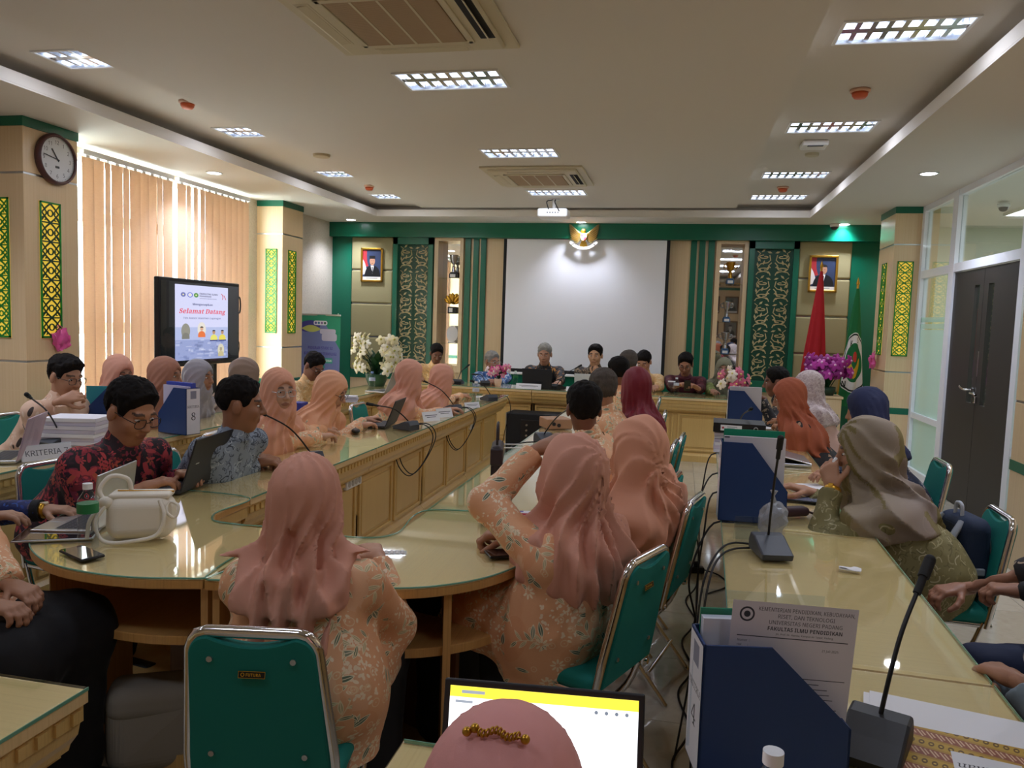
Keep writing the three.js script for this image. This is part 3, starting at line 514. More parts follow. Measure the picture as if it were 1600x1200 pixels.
for (const [p, label, turn] of [[[-4.785, 1.28, -5.2], 'crumpled pink paper pouch hung on the clock column', Q], [[2.2, 1.22, -9.62], 'crumpled pink paper pouch hung on the column by the flags', -Q]]) {
  const t = thing('paper_pouch', label, 'pouch', p, turn, 'pink paper pouches'), g = new THREE.BoxGeometry(.12, .14, .04, 7, 8, 3), q = g.attributes.position;
  for (let i = 0; i < q.count; i++) { const x = q.getX(i), y = q.getY(i), z = q.getZ(i); q.setXYZ(i, x + .02 * noise3(x * 40, y * 40, z * 40), y + .02 * noise3(x * 40 + 9, y * 40, z * 40), z * (1 - Math.abs(y) * 3) + .018 * noise3(x * 45, y * 45, 4) + .03); } g.computeVertexNormals(); g.rotateZ(.4);
  part('pouch_body', g, MP('#e0559a', .35, { clearcoat: .4 }), t); part('ribbon_loop', TU([[0, .07, .03], [-.02, .1, .02], [0, .12, .005], [.02, .1, .02], [0, .07, .03]], .003), MS('#c93f86', .5), t);
}
// television on a wheeled stand in front of the blinds
{
  const x = -4.1, a = onX(249, 431, x), b = onX(375, 444, x), zc = (a.z + b.z) / 2, w = Math.abs(b.z - a.z), h = .74, yc = (a.y + b.y) / 2 - h / 2;
  const t = thing('television', 'large black television showing a welcome poster before the blinds', 'television', [x, 0, zc], Q);
  part('casing', RB(w, h, .05, .01, 0, yc, -.03), mat.black, t);
  const poster = tex(700, 1000, (c, W, H) => {
    c.fillStyle = '#c9cbe9'; c.fillRect(0, 0, W, H); c.fillStyle = '#8f9ac4'; c.fillRect(0, 720, W, 280); c.fillStyle = '#aab4d8'; c.fillRect(0, 560, W, 170);
    const r = rng(4); for (let i = 0; i < 70; i++) { c.globalAlpha = .35; c.fillStyle = ['#6b78a8', '#dfe2f2', '#5d678f'][i % 3]; c.fillRect(r() * W, 720 + r() * 250, 20 + r() * 60, 8 + r() * 26); } c.globalAlpha = 1;
    for (const [x, k] of [[100, '#6a6fa8'], [185, '#4a55b5'], [262, '#4f8a45']]) { c.strokeStyle = c.fillStyle = k; c.lineWidth = 8; c.beginPath(); c.arc(x, 130, 30, 0, 7); k === '#4a55b5' ? c.stroke() : c.fill(); c.fillStyle = '#e7dfa2'; c.beginPath(); c.arc(x, 130, 10, 0, 7); c.fill(); }
    c.fillStyle = '#3c3f5c'; c.font = 'bold 33px sans-serif'; c.fillText('FAKULTAS ILMU', 305, 118); c.font = 'bold 26px sans-serif'; c.fillText('PENDIDIKAN', 305, 148); c.font = '17px sans-serif'; c.fillText('UNIVERSITAS NEGERI PADANG', 305, 176);
    c.strokeStyle = '#c23a4a'; c.lineWidth = 9; c.beginPath(); c.moveTo(600, 90); c.quadraticCurveTo(640, 110, 620, 170); c.moveTo(640, 110); c.lineTo(670, 170); c.stroke();
    c.textAlign = 'center'; c.fillStyle = '#39406e'; c.font = 'bold 40px sans-serif'; c.fillText('Mengucapkan', W / 2, 265); c.fillStyle = '#dc3346'; c.font = 'italic bold 86px serif'; c.fillText('Selamat Datang', W / 2, 375, W - 90); c.fillStyle = '#454a74'; c.font = '36px sans-serif'; c.fillText('Tim Asesor Asesmen Lapangan', W / 2, 450, W - 130);
    const bust = (x, y, s, coat, hair, skin, oval) => { if (oval) { c.fillStyle = oval; c.beginPath(); c.ellipse(x, y, 55 * s, 100 * s, 0, 0, 7); c.fill(); } c.fillStyle = coat; c.beginPath(); c.ellipse(x, y + 80 * s, 48 * s, 58 * s, 0, Math.PI, 0); c.fill(); c.fillRect(x - 48 * s, y + 78 * s, 96 * s, 28 * s); c.fillStyle = skin; c.beginPath(); c.ellipse(x, y - 8 * s, 20 * s, 27 * s, 0, 0, 7); c.fill(); c.fillStyle = hair; c.beginPath(); c.ellipse(x, y - 24 * s, 22 * s, 17 * s, 0, Math.PI, 0); c.fill(); };
    bust(130, 610, 1, '#77776f', '#8d897d', '#8d897d', '#8a897f'); bust(335, 590, 1, '#d8713e', '#2c2622', '#caa084', '#d8d2c8'); bust(500, 640, 1, '#d8d36a', '#222', '#b08a6c'); bust(620, 640, 1, '#d9ca55', '#222', '#b08a6c'); bust(600, 880, .85, '#b9ae86', '#8c8572', '#a4977c', '#c9c4b0');
    c.fillStyle = '#333c80'; c.fillRect(445, 738, 110, 16); c.fillRect(565, 738, 110, 16);
  });
  const glow = new THREE.MeshStandardMaterial({ color: '#000', roughness: .25, emissive: '#ffffff', emissiveMap: poster, emissiveIntensity: .42 });
  part('screen_glass', B(-w / 2 + .02, w / 2 - .02, yc - h / 2 + .03, yc + h / 2 - .03, -.006, -.003), MP('#2a3032', .12, { clearcoat: .5 }), t);
  part('lit_screen', QUAD(w * .66, h - .1, w * .0, yc, -.0015), glow, t, 'lit poster with red script greeting', true);
  const l = new THREE.RectAreaLight('#cfd2f0', .35, w * .66, h - .1); l.position.set(x + .012, yc, zc); l.rotation.y = -Q; l.castShadow = true; scene.add(l);
  part('stand', [B(-.3, -.25, .3, yc, -.1, -.06), B(.25, .3, .3, yc, -.1, -.06), B(-.4, .4, .28, .34, -.12, -.04), B(-.42, -.36, .04, .3, -.35, .2), B(.36, .42, .04, .3, -.35, .2)], mat.black, t);
  part('side_handle', TU([[w / 2, yc + .24, -.04], [w / 2 + .06, yc + .24, -.04], [w / 2 + .06, yc + .1, -.04], [w / 2, yc + .1, -.04]], .008, 24), mat.black, t);
  part('cable', TU([[w / 2, yc - .12, -.05], [w / 2 + .09, yc - .2, -.06], [w / 2 + .05, yc - .34, -.06], [w / 2 - .02, yc - .38, -.06]], .004, 24), mat.black, t);
  for (const s of [-1, 1]) for (const z of [-.33, .18]) part('caster', CY(.03, .03, .03, 0, 0, 0, 12).rotateZ(Q).translate(s * .39, .03, z), mat.rubber, t);
}
{ // roll-up banner
  const z = -9.75, a = onZ(470, 491, z), b = onZ(532, 491, z), w = b.x - a.x, top = a.y, t = thing('roll_up_banner', 'purple and green roll-up banner standing before the textured wall', 'banner', [(a.x + b.x) / 2, 0, z]);
  const art = tex(512, 1300, (c, W, H) => {
    c.fillStyle = '#7480b8'; c.fillRect(0, 0, W, H); c.fillStyle = '#2f9a77'; c.fillRect(0, 0, W, 120); c.beginPath(); c.moveTo(320, 100); c.lineTo(W, 60); c.lineTo(W, 420); c.closePath(); c.fill();
    c.fillStyle = '#423f92'; c.beginPath(); c.ellipse(110, 140, 150, 70, -.1, 0, 7); c.fill(); c.fillStyle = '#bcc46a'; c.beginPath(); c.moveTo(10, 170); c.quadraticCurveTo(130, 80, 270, 175); c.quadraticCurveTo(130, 250, 10, 170); c.fill();
    c.fillStyle = '#dfe3ee'; c.beginPath(); c.roundRect(170, 70, 180, 56, 26); c.fill(); for (let i = 0; i < 4; i++) { c.fillStyle = ['#5a5fa8', '#3f7d9c', '#8a6aa0', '#39604a'][i]; c.beginPath(); c.arc(200 + i * 40, 98, 15, 0, 7); c.fill(); }
    c.fillStyle = '#c8c6de'; c.beginPath(); c.roundRect(255, 170, 200, 60, 20); c.roundRect(280, 225, 190, 90, 24); c.fill(); c.textAlign = 'center'; c.font = 'bold 48px sans-serif'; c.fillStyle = '#453c97'; c.fillText('PROGRAM STUDI S2', W / 2, 420, 330); c.fillText('KURIKULUM DAN TEKNOLOGI', W / 2, 490, 430);
    c.fillStyle = '#36a58d'; c.fillRect(90, 525, 330, 62); c.fillStyle = '#e7f2ee'; c.font = 'bold 40px sans-serif'; c.fillText('FAKULTAS ILMU PENDIDIKAN', W / 2, 570, 310); c.fillStyle = '#36a58d'; c.fillRect(200, 610, 120, 42);
    c.fillStyle = '#2b2f5c'; for (let i = 0; i < 4; i++) c.fillRect(70 + i * 14, 690 + i * 36, 380 - i * 40, 15); c.strokeStyle = '#3f3a96'; c.lineWidth = 16; c.fillStyle = '#a9b4cf'; c.beginPath(); c.arc(380, 960, 75, 0, 7); c.fill(); c.stroke(); c.beginPath(); c.arc(180, 1080, 75, 0, 7); c.fill(); c.stroke();
  });
  const g = new THREE.PlaneGeometry(w, top - .1, 8, 20), p = g.attributes.position; for (let i = 0; i < p.count; i++) p.setZ(i, .012 * Math.sin(p.getX(i) * 9 + p.getY(i) * 2)); g.computeVertexNormals(); g.translate(0, (top - .1) / 2 + .1, 0);
  part('banner_sheet', g, new THREE.MeshStandardMaterial({ map: art, roughness: .7, side: THREE.DoubleSide }), t, 'printed banner sheet', true);
  part('base_case', RB(w + .04, .09, .12, .02, 0, .05, 0), mat.steel, t); part('top_rail', RB(w + .01, .025, .02, .006, 0, top, 0), mat.steel, t); part('pole', ROD([w * .42, .05, -.03], [w * .42, top + .03, -.03], .008), mat.steel, t);
}
{ // projection screen
  const t = thing('projection_screen', 'white projection screen with black border on the back wall', 'screen', [-1.37, 0, ZB + .1]);
  const w = 2.33, y0 = .82, y1 = 2.712, g = new THREE.PlaneGeometry(w - .09, y1 - y0 - .05, 24, 12), p = g.attributes.position;
  for (let i = 0; i < p.count; i++) p.setZ(i, .004 * Math.sin(p.getX(i) * 5) * (1 - (p.getY(i) + .95) / 1.9)); g.computeVertexNormals(); g.translate(0, (y0 + y1) / 2 + .025, .004);
  part('fabric', g, MS('#f2f1f4', .85, { side: THREE.DoubleSide }), t, 'matte white screen cloth');
  part('black_border', [B(-w / 2, -w / 2 + .045, y0, y1, -.003, .003), B(w / 2 - .045, w / 2, y0, y1, -.003, .003), B(-w / 2, w / 2, y0, y0 + .05, -.003, .003)], mat.blackMatte, t); part('weight_bar', RB(w + .02, .035, .03, .01, 0, y0 - .018, 0), mat.white, t);
}
{ // eagle emblem
  const t = thing('eagle_emblem', 'gilt eagle state emblem with shield and banner on the green fascia', 'emblem', [-1.385, 2.74, ZB + .17]);
  const wing = (s) => { const o = [[.03, .04], [.08, .075], [.13, .115], [.185, .165], [.205, .17], [.2, .11], [.19, .05], [.165, -.01], [.13, -.06], [.1, -.085], [.05, -.05], [.035, -.01]].map(([x, y]) => [x * s, y]); return EX(o, .012, .004); };
  for (const s of [-1, 1]) { const m = part('wing', wing(s), MS('#8c7a4e', .35, { metalness: .7 }), t); part('feather', [0, 1, 2, 3, 4, 5].map((i) => RIBBON([[s * (.05 + i * .006), .035 - i * .018], [s * (.1 + i * .01), .06 - i * .02], [s * (.17 + i * .004), .12 - i * .028]], .006, .022)), mat.gold, m); }
  part('body', [SP(.05, 0, .0, .01, .9, 1.3, .45), SP(.03, -.006, .085, .02, 1.1, 1, .8), EX([[-.03, .09], [-.055, .078], [-.03, .072]], .02), EX([[-.03, -.06], [.03, -.06], [.05, -.12], [0, -.135], [-.05, -.12]], .012, .003)], mat.gold, t);
  const shield = [[-.048, .045], [.048, .045], [.048, -.01], [.03, -.04], [0, -.06], [-.03, -.04], [-.048, -.01]];
  part('shield', EX(shield, .012, .003).translate(0, 0, .03), mat.gold, t); part('shield_red', [EX([[-.042, .04], [0, .04], [0, 0], [-.042, 0]], .003), EX([[0, 0], [.042, 0], [.028, -.034], [0, -.052]], .003)].map((g) => g.translate(0, 0, .0455)), MS('#9c2a34', .4), t); part('shield_white', [EX([[0, .04], [.042, .04], [.042, 0], [0, 0]], .003), EX([[0, 0], [-.042, 0], [-.028, -.034], [0, -.052]], .003)].map((g) => g.translate(0, 0, .0455)), mat.white, t);
  part('ribbon', [RIBBON(arc(0, .08, .235, -2.3, -.84, 16), .034, .02), EX([[-.175, -.06], [-.13, -.09], [-.15, -.12], [-.2, -.08]], .02), EX([[.175, -.06], [.13, -.09], [.15, -.12], [.2, -.08]], .02)], MS('#e6e2d4', .4), t);
}
// portraits
function portrait(label, pos, turn, w, h, seed, mono) {
  const t = thing('framed_portrait', label, 'picture', pos, turn, 'framed portraits'), f = .028, fm = mono ? mat.woodDark : mat.gold;
  part('frame', [RB(w, f, .03, .006, 0, h / 2 - f / 2, .015), RB(w, f, .03, .006, 0, -h / 2 + f / 2, .015), RB(f, h, .03, .006, -w / 2 + f / 2, 0, .015), RB(f, h, .03, .006, w / 2 - f / 2, 0, .015)], fm, t);
  const art = tex(300, 430, (c, W, H) => {
    c.fillStyle = mono ? '#77746e' : '#33405f'; c.fillRect(0, 0, W, H);
    if (!mono) { c.fillStyle = '#b8333a'; c.beginPath(); c.moveTo(0, 0); c.lineTo(70, 0); c.quadraticCurveTo(50, 130, 95, 230); c.lineTo(0, 260); c.fill(); c.fillStyle = '#e9e3e0'; c.beginPath(); c.moveTo(0, 130); c.quadraticCurveTo(60, 220, 70, 330); c.lineTo(0, 360); c.fill(); }
    c.fillStyle = mono ? '#3c3a38' : '#14161c'; c.beginPath(); c.moveTo(30, 380); c.quadraticCurveTo(40, 250, 120, 225); c.lineTo(190, 225); c.quadraticCurveTo(280, 250, 285, 380); c.fill();
    c.fillStyle = '#f0efec'; c.beginPath(); c.moveTo(128, 222); c.lineTo(182, 222); c.lineTo(158, 340); c.fill(); c.fillStyle = '#22242c'; c.fillRect(149, 240, 14, 90);
    c.fillStyle = mono ? '#b9b2a8' : '#c08c6c'; c.beginPath(); c.ellipse(155, 160, 44, 60, 0, 0, 7); c.fill(); c.fillStyle = '#1c1712'; c.beginPath(); c.ellipse(155, 126, 47, 36, 0, Math.PI, 0); c.fill(); if (seed % 2) { c.fillStyle = '#121214'; c.fillRect(108, 84, 94, 44); }
    c.fillStyle = '#3a2418'; c.fillRect(134, 152, 12, 5); c.fillRect(164, 152, 12, 5); c.fillRect(142, 190, 26, 4);
    c.fillStyle = '#eceae6'; c.fillRect(0, 382, W, 48); c.fillStyle = '#9a9894'; c.fillRect(60, 400, 180, 8);
  });
  part('print', QUAD(w - 2 * f + .004, h - 2 * f + .004, 0, 0, .008), new THREE.MeshPhysicalMaterial({ map: art, roughness: .4, clearcoat: .5, clearcoatRoughness: .05 }), t, mono ? 'monochrome portrait print' : 'portrait of a person in dark suit', true);
}
portrait('gold framed portrait of a smiling person wearing a black cap', [-4.55, 2.31, ZB + .066], 0, .345, .5, 1);
portrait('gold framed portrait partly hidden by the red flag', [1.785, 2.3, ZB + .066], 0, .36, .48, 2);
for (let i = 0; i < 4; i++) for (let j = 0; j < 2; j++) portrait('dark framed portrait on the rear wall seen in the niche mirror', [.35 + i * .56, j ? 1.5 : 2.25, ZF - .003], Math.PI, .4, .52, 10 + i + j * 4, true);
// trophies
{
  const cup = (label, x, y, h, m1, m2) => {
    const t = thing('trophy', label, 'trophy', [x, y, ZB - .09], 0, 'trophies in the niches'), k = h / .3;
    part('base', [RB(.1 * k, .06 * k, .08 * k, .004, 0, .03 * k, 0), RB(.08 * k, .02 * k, .06 * k, .004, 0, .07 * k, 0)], m2, t);
    part('plaque', B(-.035 * k, .035 * k, .012 * k, .05 * k, .04 * k, .042 * k), mat.white, t);
    part('stem', [CY(.02 * k, .03 * k, .05 * k, 0, .105 * k, 0), SP(.024 * k, 0, .14 * k, 0), CY(.014 * k, .014 * k, .04 * k, 0, .165 * k, 0)], m1, t);
    part('cup', LA([[.012, .18], [.03, .19], [.045, .23], [.055, .28], [.06, .3], [.054, .298], [.04, .24], [0, .2]].map(([a, b]) => [a * k, b * k]), 18), m1, t);
    for (const s of [-1, 1]) part('handle', TU([[s * .05 * k, .27 * k, 0], [s * .085 * k, .27 * k, 0], [s * .08 * k, .22 * k, 0], [s * .042 * k, .215 * k, 0]], .005 * k, 14), m1, t);
  };
  const sil = MS('#b9bcc2', .25, { metalness: .9 }), blue = MS('#2c5e8c', .4);
  cup('silver trophy with blue base on the upper shelf of the flag side niche', .62, 2.148, .3, mat.gold, blue); cup('silver trophy with blue base on the middle shelf of the flag side niche', .6, 1.628, .28, sil, blue); cup('silver trophy with blue base on the lower shelf of the flag side niche', .6, 1.188, .3, sil, blue);
  cup('tall dark trophy on the upper shelf of the banner side niche', -3.33, 2.148, .34, sil, mat.dark); 
  const g = thing('trophy', 'golden leaf trophy on black base in the banner side niche', 'trophy', [-3.33, 1.628, ZB - .09], 0, 'trophies in the niches'); part('base', RB(.13, .1, .09, .006, 0, .05, 0), mat.black, g); part('plaque', B(-.045, .01, .02, .08, .045, .048), mat.white, g);
  for (let i = 0; i < 7; i++) { const a = (i - 3) * .32, m = part('leaf', SP(.05, 0, 0, 0, .55, 1.3, .3), mat.gold, g); m.position.set(Math.sin(a) * .1, .1 + Math.cos(a) * .14, (i % 2) * .02); m.rotation.z = -a; }
  const d = thing('award_plaque', 'white oval glass award on the lower niche shelf', 'award', [-3.32, 1.188, ZB - .08]); part('plate', EX(Array.from({ length: 24 }, (_, i) => { const a = i / 24 * 2 * Math.PI; return [Math.cos(a) * .085, .14 + Math.sin(a) * .12]; }), .014, .003), MP('#cfd3de', .15, { clearcoat: .8 }), d); part('foot', RB(.12, .025, .06, .006, 0, .0125, .008), mat.white, d);
}
// flags on poles
{
  const flag = (label, px, topPy, base, spread, m, sheet, pole) => {
    const z = -10.35, top = onZ(px, topPy, z), t = thing('flag', label, 'flag', [top.x, 0, z], 0, 'flags on poles'), H = top.y;
    part('pole', ROD([0, .05, -.02], [0, H + .02, -.02], .013), mat.gold, t); part('finial', LA([[0, .1], [.012, .06], [.022, .02], [.01, 0], [0, 0]], 12).translate(0, H + .01, -.02), mat.gold, t); part('foot', LA([[0, .0], [.16, 0], [.16, .03], [.04, .06], [.02, .2], [0, .2]], 20), mat.steel, t);
    const nu = 40, nv = 24, pos = [], uv = [], idx = [];
    for (let j = 0; j <= nv; j++) for (let i = 0; i <= nu; i++) { const v = j / nv, u = i / nu, a = lerp(-.2, Math.PI + .2, u), w = lerp(.015, spread, Math.pow(v, .85)), f = 1 + .22 * Math.sin(u * 22 + v * 3) * v; pos.push(-Math.cos(a) * w * f + base * v, lerp(H - .03, .62, v), Math.sin(a) * w * .55 * f); uv.push(u, 1 - v); if (i < nu && j < nv) { const q = j * (nu + 1) + i; idx.push(q, q + nu + 1, q + 1, q + 1, q + nu + 1, q + nu + 2); } }
    const g = new THREE.BufferGeometry(); g.setAttribute('position', new THREE.Float32BufferAttribute(pos, 3)); g.setAttribute('uv', new THREE.Float32BufferAttribute(uv, 2)); g.setIndex(idx); g.computeVertexNormals();
    part('cloth', g, m, t, sheet, true);
    return t;
  };
  flag('furled red and white flag hanging from a pole before the portrait', 1284, 420, -.03, .17, new THREE.MeshStandardMaterial({ side: THREE.DoubleSide, roughness: .75, map: tex(256, 256, (c, W, H) => { c.fillStyle = '#b5141f'; c.fillRect(0, 0, W, H); c.fillStyle = '#e8e4e2'; c.fillRect(0, 236, 40, 20); c.strokeStyle = '#8a0d16'; c.globalAlpha = .3; for (let i = 0; i < 9; i++) { c.beginPath(); c.moveTo(i * 30, 0); c.lineTo(i * 32 + 8, H); c.stroke(); } }) }), 'red cloth');
  flag('furled green flag with a round crest hanging from a pole beside the column', 1341, 447, -.02, .15, new THREE.MeshStandardMaterial({ side: THREE.DoubleSide, roughness: .75, map: tex(512, 1024, (c, W, H) => {
    c.fillStyle = '#11743c'; c.fillRect(0, 0, W, H); c.fillStyle = '#b58f33'; c.fillRect(0, 0, 22, H); c.fillRect(W - 22, 0, 22, H);
    c.fillStyle = '#eef0ec'; c.beginPath(); c.ellipse(270, 640, 250, 260, 0, 0, 7); c.fill(); c.strokeStyle = '#16251c'; c.lineWidth = 14; c.beginPath(); c.ellipse(270, 640, 232, 244, 0, 0, 7); c.stroke(); c.fillStyle = '#11743c'; c.beginPath(); c.ellipse(270, 640, 150, 170, 0, 0, 7); c.fill();
    c.fillStyle = '#e0b52e'; c.beginPath(); c.moveTo(270, 780); c.quadraticCurveTo(140, 720, 170, 590); c.quadraticCurveTo(230, 640, 270, 700); c.quadraticCurveTo(330, 640, 380, 600); c.quadraticCurveTo(390, 730, 270, 780); c.fill(); c.fillStyle = '#d2402e'; c.beginPath(); c.ellipse(280, 590, 30, 46, 0, 0, 7); c.fill();
    c.fillStyle = '#16251c'; c.font = 'bold 70px sans-serif'; c.textAlign = 'center'; c.fillText('S', 330, 470); c.fillText('K', 200, 500); c.fillText('N', 150, 850);
  }) }), 'green cloth with crest');
}

{ // clear wrapping left hanging on the carved screen by the banner
  const g = new THREE.PlaneGeometry(.5, 1.72, 16, 30), p = g.attributes.position; for (let i = 0; i < p.count; i++) { const x = p.getX(i), y = p.getY(i); p.setZ(i, .014 * noise3(x * 7, y * 3, 2) + .01 * Math.exp(-x * x * 900)); p.setY(i, y - (y > .8 ? .07 * Math.sin((x + .25) / .5 * Math.PI) : 0)); } g.computeVertexNormals(); g.translate(-3.905, 1.77, ZB + .115);
  single('plastic_wrap', g, MP('#f6f8f6', .12, { transmission: 1, ior: 1.35, side: THREE.DoubleSide }), 'sheet of clear plastic wrap hanging over the carved screen by the banner', 'plastic sheet');
}
// ================================================================ FLOWERS
function flowers(label, pos, o) {
  const t = thing('flower_arrangement', label, 'flowers', pos), r = rng(o.seed);
  part('pot', LA(o.pot, 20), o.potMat, t);
  const lm = o.leafMat ?? MP('#174a24', .45, { transmission: .1 });
  for (let i = 0; i < o.leaves; i++) { const a = i / o.leaves * 6.28 + r(), L = o.leafLen * (.7 + r() * .5), g = new THREE.PlaneGeometry(L * .26, L, 2, 6), p = g.attributes.position; for (let k = 0; k < p.count; k++) { const v = p.getY(k) / L + .5; p.setX(k, p.getX(k) * Math.sin(Math.PI * clamp(v, .04, 1)) * 1.2); p.setZ(k, v * v * L * .5); p.setY(k, v * L * .8); } g.computeVertexNormals(); const m = part('leaf', [g, g.clone().scale(1, 1, 1).translate(0, -.002, 0)], lm, t); m.material = lm; m.position.y = o.y0; m.rotation.y = a; }
  const petal = merged([0, 1, 2, 3, 4].map((k) => { const a = k / 5 * 6.28, g = SP(o.size, 0, 0, 0, .62, 1, .22, 8); g.translate(0, o.size * .8, 0); g.rotateX(-.35); g.rotateZ(a); return g; })), heart = merged(SP(o.size * .35, 0, 0, o.size * .2, 1, 1, 1, 6)); petal.userData.ready = heart.userData.ready = true;
  const stems = [];
  for (let i = 0; i < o.count; i++) {
    const [x, y, z] = o.at(i, r), m = part('blossom', petal, o.petals[i % o.petals.length], t); m.position.set(x, y, z); m.rotation.set(-.2 + (r() - .5) * .9, Math.atan2(x, z + .15) + (r() - .5) * .8, r() * 6); part('blossom_heart', heart, o.heart, m);
    if (i % 3 === 0) stems.push(TU([[x * .1, o.y0, z * .1], [x * .5, lerp(o.y0, y, .7), z * .5], [x, y, z]], .004, 8, 4));
  }
  if (stems.length) part('stems', stems, lm, t);
  return t;
}
const whitePot = [[0, 0], [.07, 0], [.1, .12], [.11, .2], [.1, .2], [.09, .12], [0, .1]];
{
  const p = onZ(588, 600, -8.35); // white orchids on the outer table end
  flowers('tall white orchid arrangement at the end of the outer table', [p.x, TY + .002, -8.35], { seed: 3, pot: [[0, 0], [.09, 0], [.12, .08], [.13, .14], [.12, .14], [0, .1]], potMat: MS('#1f4d33', .4), leaves: 14, leafLen: .34, y0: .12, size: .038, count: 64, petals: [MS('#efeacb', .6), MS('#f5f1dc', .6), MS('#e4dcae', .6)], heart: MS('#b6b04a', .6), at: (i, r) => { const s = i % 2 ? 1 : -1, v = r(); return [s * (.09 + r() * .19), .18 + v * .38, (r() - .5) * .22 + .05]; } });
  const q = onZ(1292, 600, -9.8);
  const st = thing('flower_stand', 'cream pedestal box under the magenta orchids', 'stand', [q.x, 0, -9.8]); part('body', RB(.3, .76, .3, .01, 0, .38, 0), mat.laminate, st); part('top_cap', RB(.33, .03, .33, .008, 0, .775, 0), mat.laminate, st);
  flowers('magenta orchid arrangement before the flags', [q.x, .791, -9.8], { seed: 9, pot: [[0, 0], [.08, 0], [.1, .06], [.1, .1], [0, .08]], potMat: MS('#22402c', .5), leaves: 12, leafLen: .26, y0: .06, size: .045, count: 70, petals: [MS('#a01a86', .55), MS('#b32b98', .55), MS('#861071', .55)], heart: MS('#e6a7d4', .6), at: (i, r) => { const a = r() * 6.28, u = Math.pow(r(), .5); return [Math.cos(a) * .3 * u, .2 + r() * .24, Math.sin(a) * .2 * u]; } });
  const a = onZ(778, 600, -9.15); a.y = TY + .004;
  flowers('small pink and white flower vase on the back table', a, { seed: 5, pot: [[0, 0], [.035, 0], [.045, .05], [.05, .09], [.045, .09], [0, .06]], potMat: MS('#e8c9b4', .4), leaves: 8, leafLen: .12, y0: .08, size: .024, count: 26, petals: [MS('#e58aa8', .6), MS('#f3dbe2', .6), MS('#c23f78', .6)], heart: MS('#f1e3b0', .6), at: (i, r) => { const b = r() * 6.28, u = Math.sqrt(r()); return [Math.cos(b) * .17 * u, .13 + r() * .12, Math.sin(b) * .08 * u]; } });
  const b = onY(1146, 625, TY + .004); b.z = -9.2; b.x = onZ(1146, 600, -9.2).x;
  flowers('pink lotus arrangement on the back table before the woman in green', [b.x, TY + .004, -9.2], { seed: 6, pot: [[0, 0], [.04, 0], [.05, .05], [.05, .08], [0, .06]], potMat: MS('#2e4a30', .5), leaves: 10, leafLen: .15, y0: .06, size: .036, count: 22, petals: [MS('#d9748c', .6), MS('#f1e3cf', .6), MS('#c95a78', .6)], heart: MS('#e9d77a', .6), at: (i, r) => { const c = r() * 6.28, u = Math.sqrt(r()); return [Math.cos(c) * .19 * u, .12 + r() * .2, Math.sin(c) * .1 * u]; } });
}
// ================================================================ SMALL OBJECTS
const keyTex = tex(512, 256, (c, W, H) => { c.fillStyle = '#1b1c1f'; c.fillRect(0, 0, W, H); for (let j = 0; j < 5; j++) for (let i = 0; i < 14; i++) { c.fillStyle = '#34363b'; c.fillRect(8 + i * 36, 8 + j * 49, 31, 42); c.fillStyle = '#9a9da4'; c.fillRect(16 + i * 36, 16 + j * 49, 7, 8); } });
const keyMat = new THREE.MeshStandardMaterial({ map: keyTex, roughness: .6 }), keyLight = new THREE.MeshStandardMaterial({ color: '#e6e6ea', map: keyTex, roughness: .6 });
const docTex = (bg, seed, head) => tex(256, 360, (c, W, H) => { const r = rng(seed); c.fillStyle = bg; c.fillRect(0, 0, W, H); c.fillStyle = '#6a6d76'; if (head) { c.fillRect(60, 20, 140, 9); c.fillRect(80, 36, 100, 7); } for (let i = 0; i < 22; i++) c.fillRect(26, 66 + i * 12, 130 + r() * 76, 3); });
// laptop: user sits at local -z... keyboard faces user at +z; lid hinge at z = -.11
function laptop(label, pos, turn, o = {}) {
  const t = thing('laptop', label, 'laptop', pos, turn, 'laptops on the tables'), w = o.w ?? .34, d = o.d ?? .23, bm = o.body ?? mat.dark;
  part('base', RB(w, .016, d, .005, 0, .008, 0), bm, t); part('keyboard', QUAD(w * .86, d * .5, 0, 0, 0).rotateX(-Q).translate(0, .0165, -d * .12), o.light ? keyLight : keyMat, t, null, true); part('touchpad', RB(w * .28, .002, d * .26, .001, 0, .0163, d * .3), o.light ? mat.steel : mat.plasticGrey, t);
  const lid = new THREE.Group(); lid.name = 'lid'; lid.position.set(0, .014, -d / 2); lid.rotation.x = -(o.open ?? .3); t.add(lid);
  part('lid_shell', RB(w, d * (o.tall ?? .96), .008, .004, 0, d * .48, -.004), o.lid ?? bm, lid); part('display', QUAD(w - .02, d * (o.tall ?? .96) - .02, 0, d * .48, .0008), o.screen ?? MP('#15181c', .2), lid, null, true);
  if (o.badge) part('badge', RB(.03, .006, .001, .0004, w * .3, d * .48, -.0085), mat.steel, lid);
  return t;
}
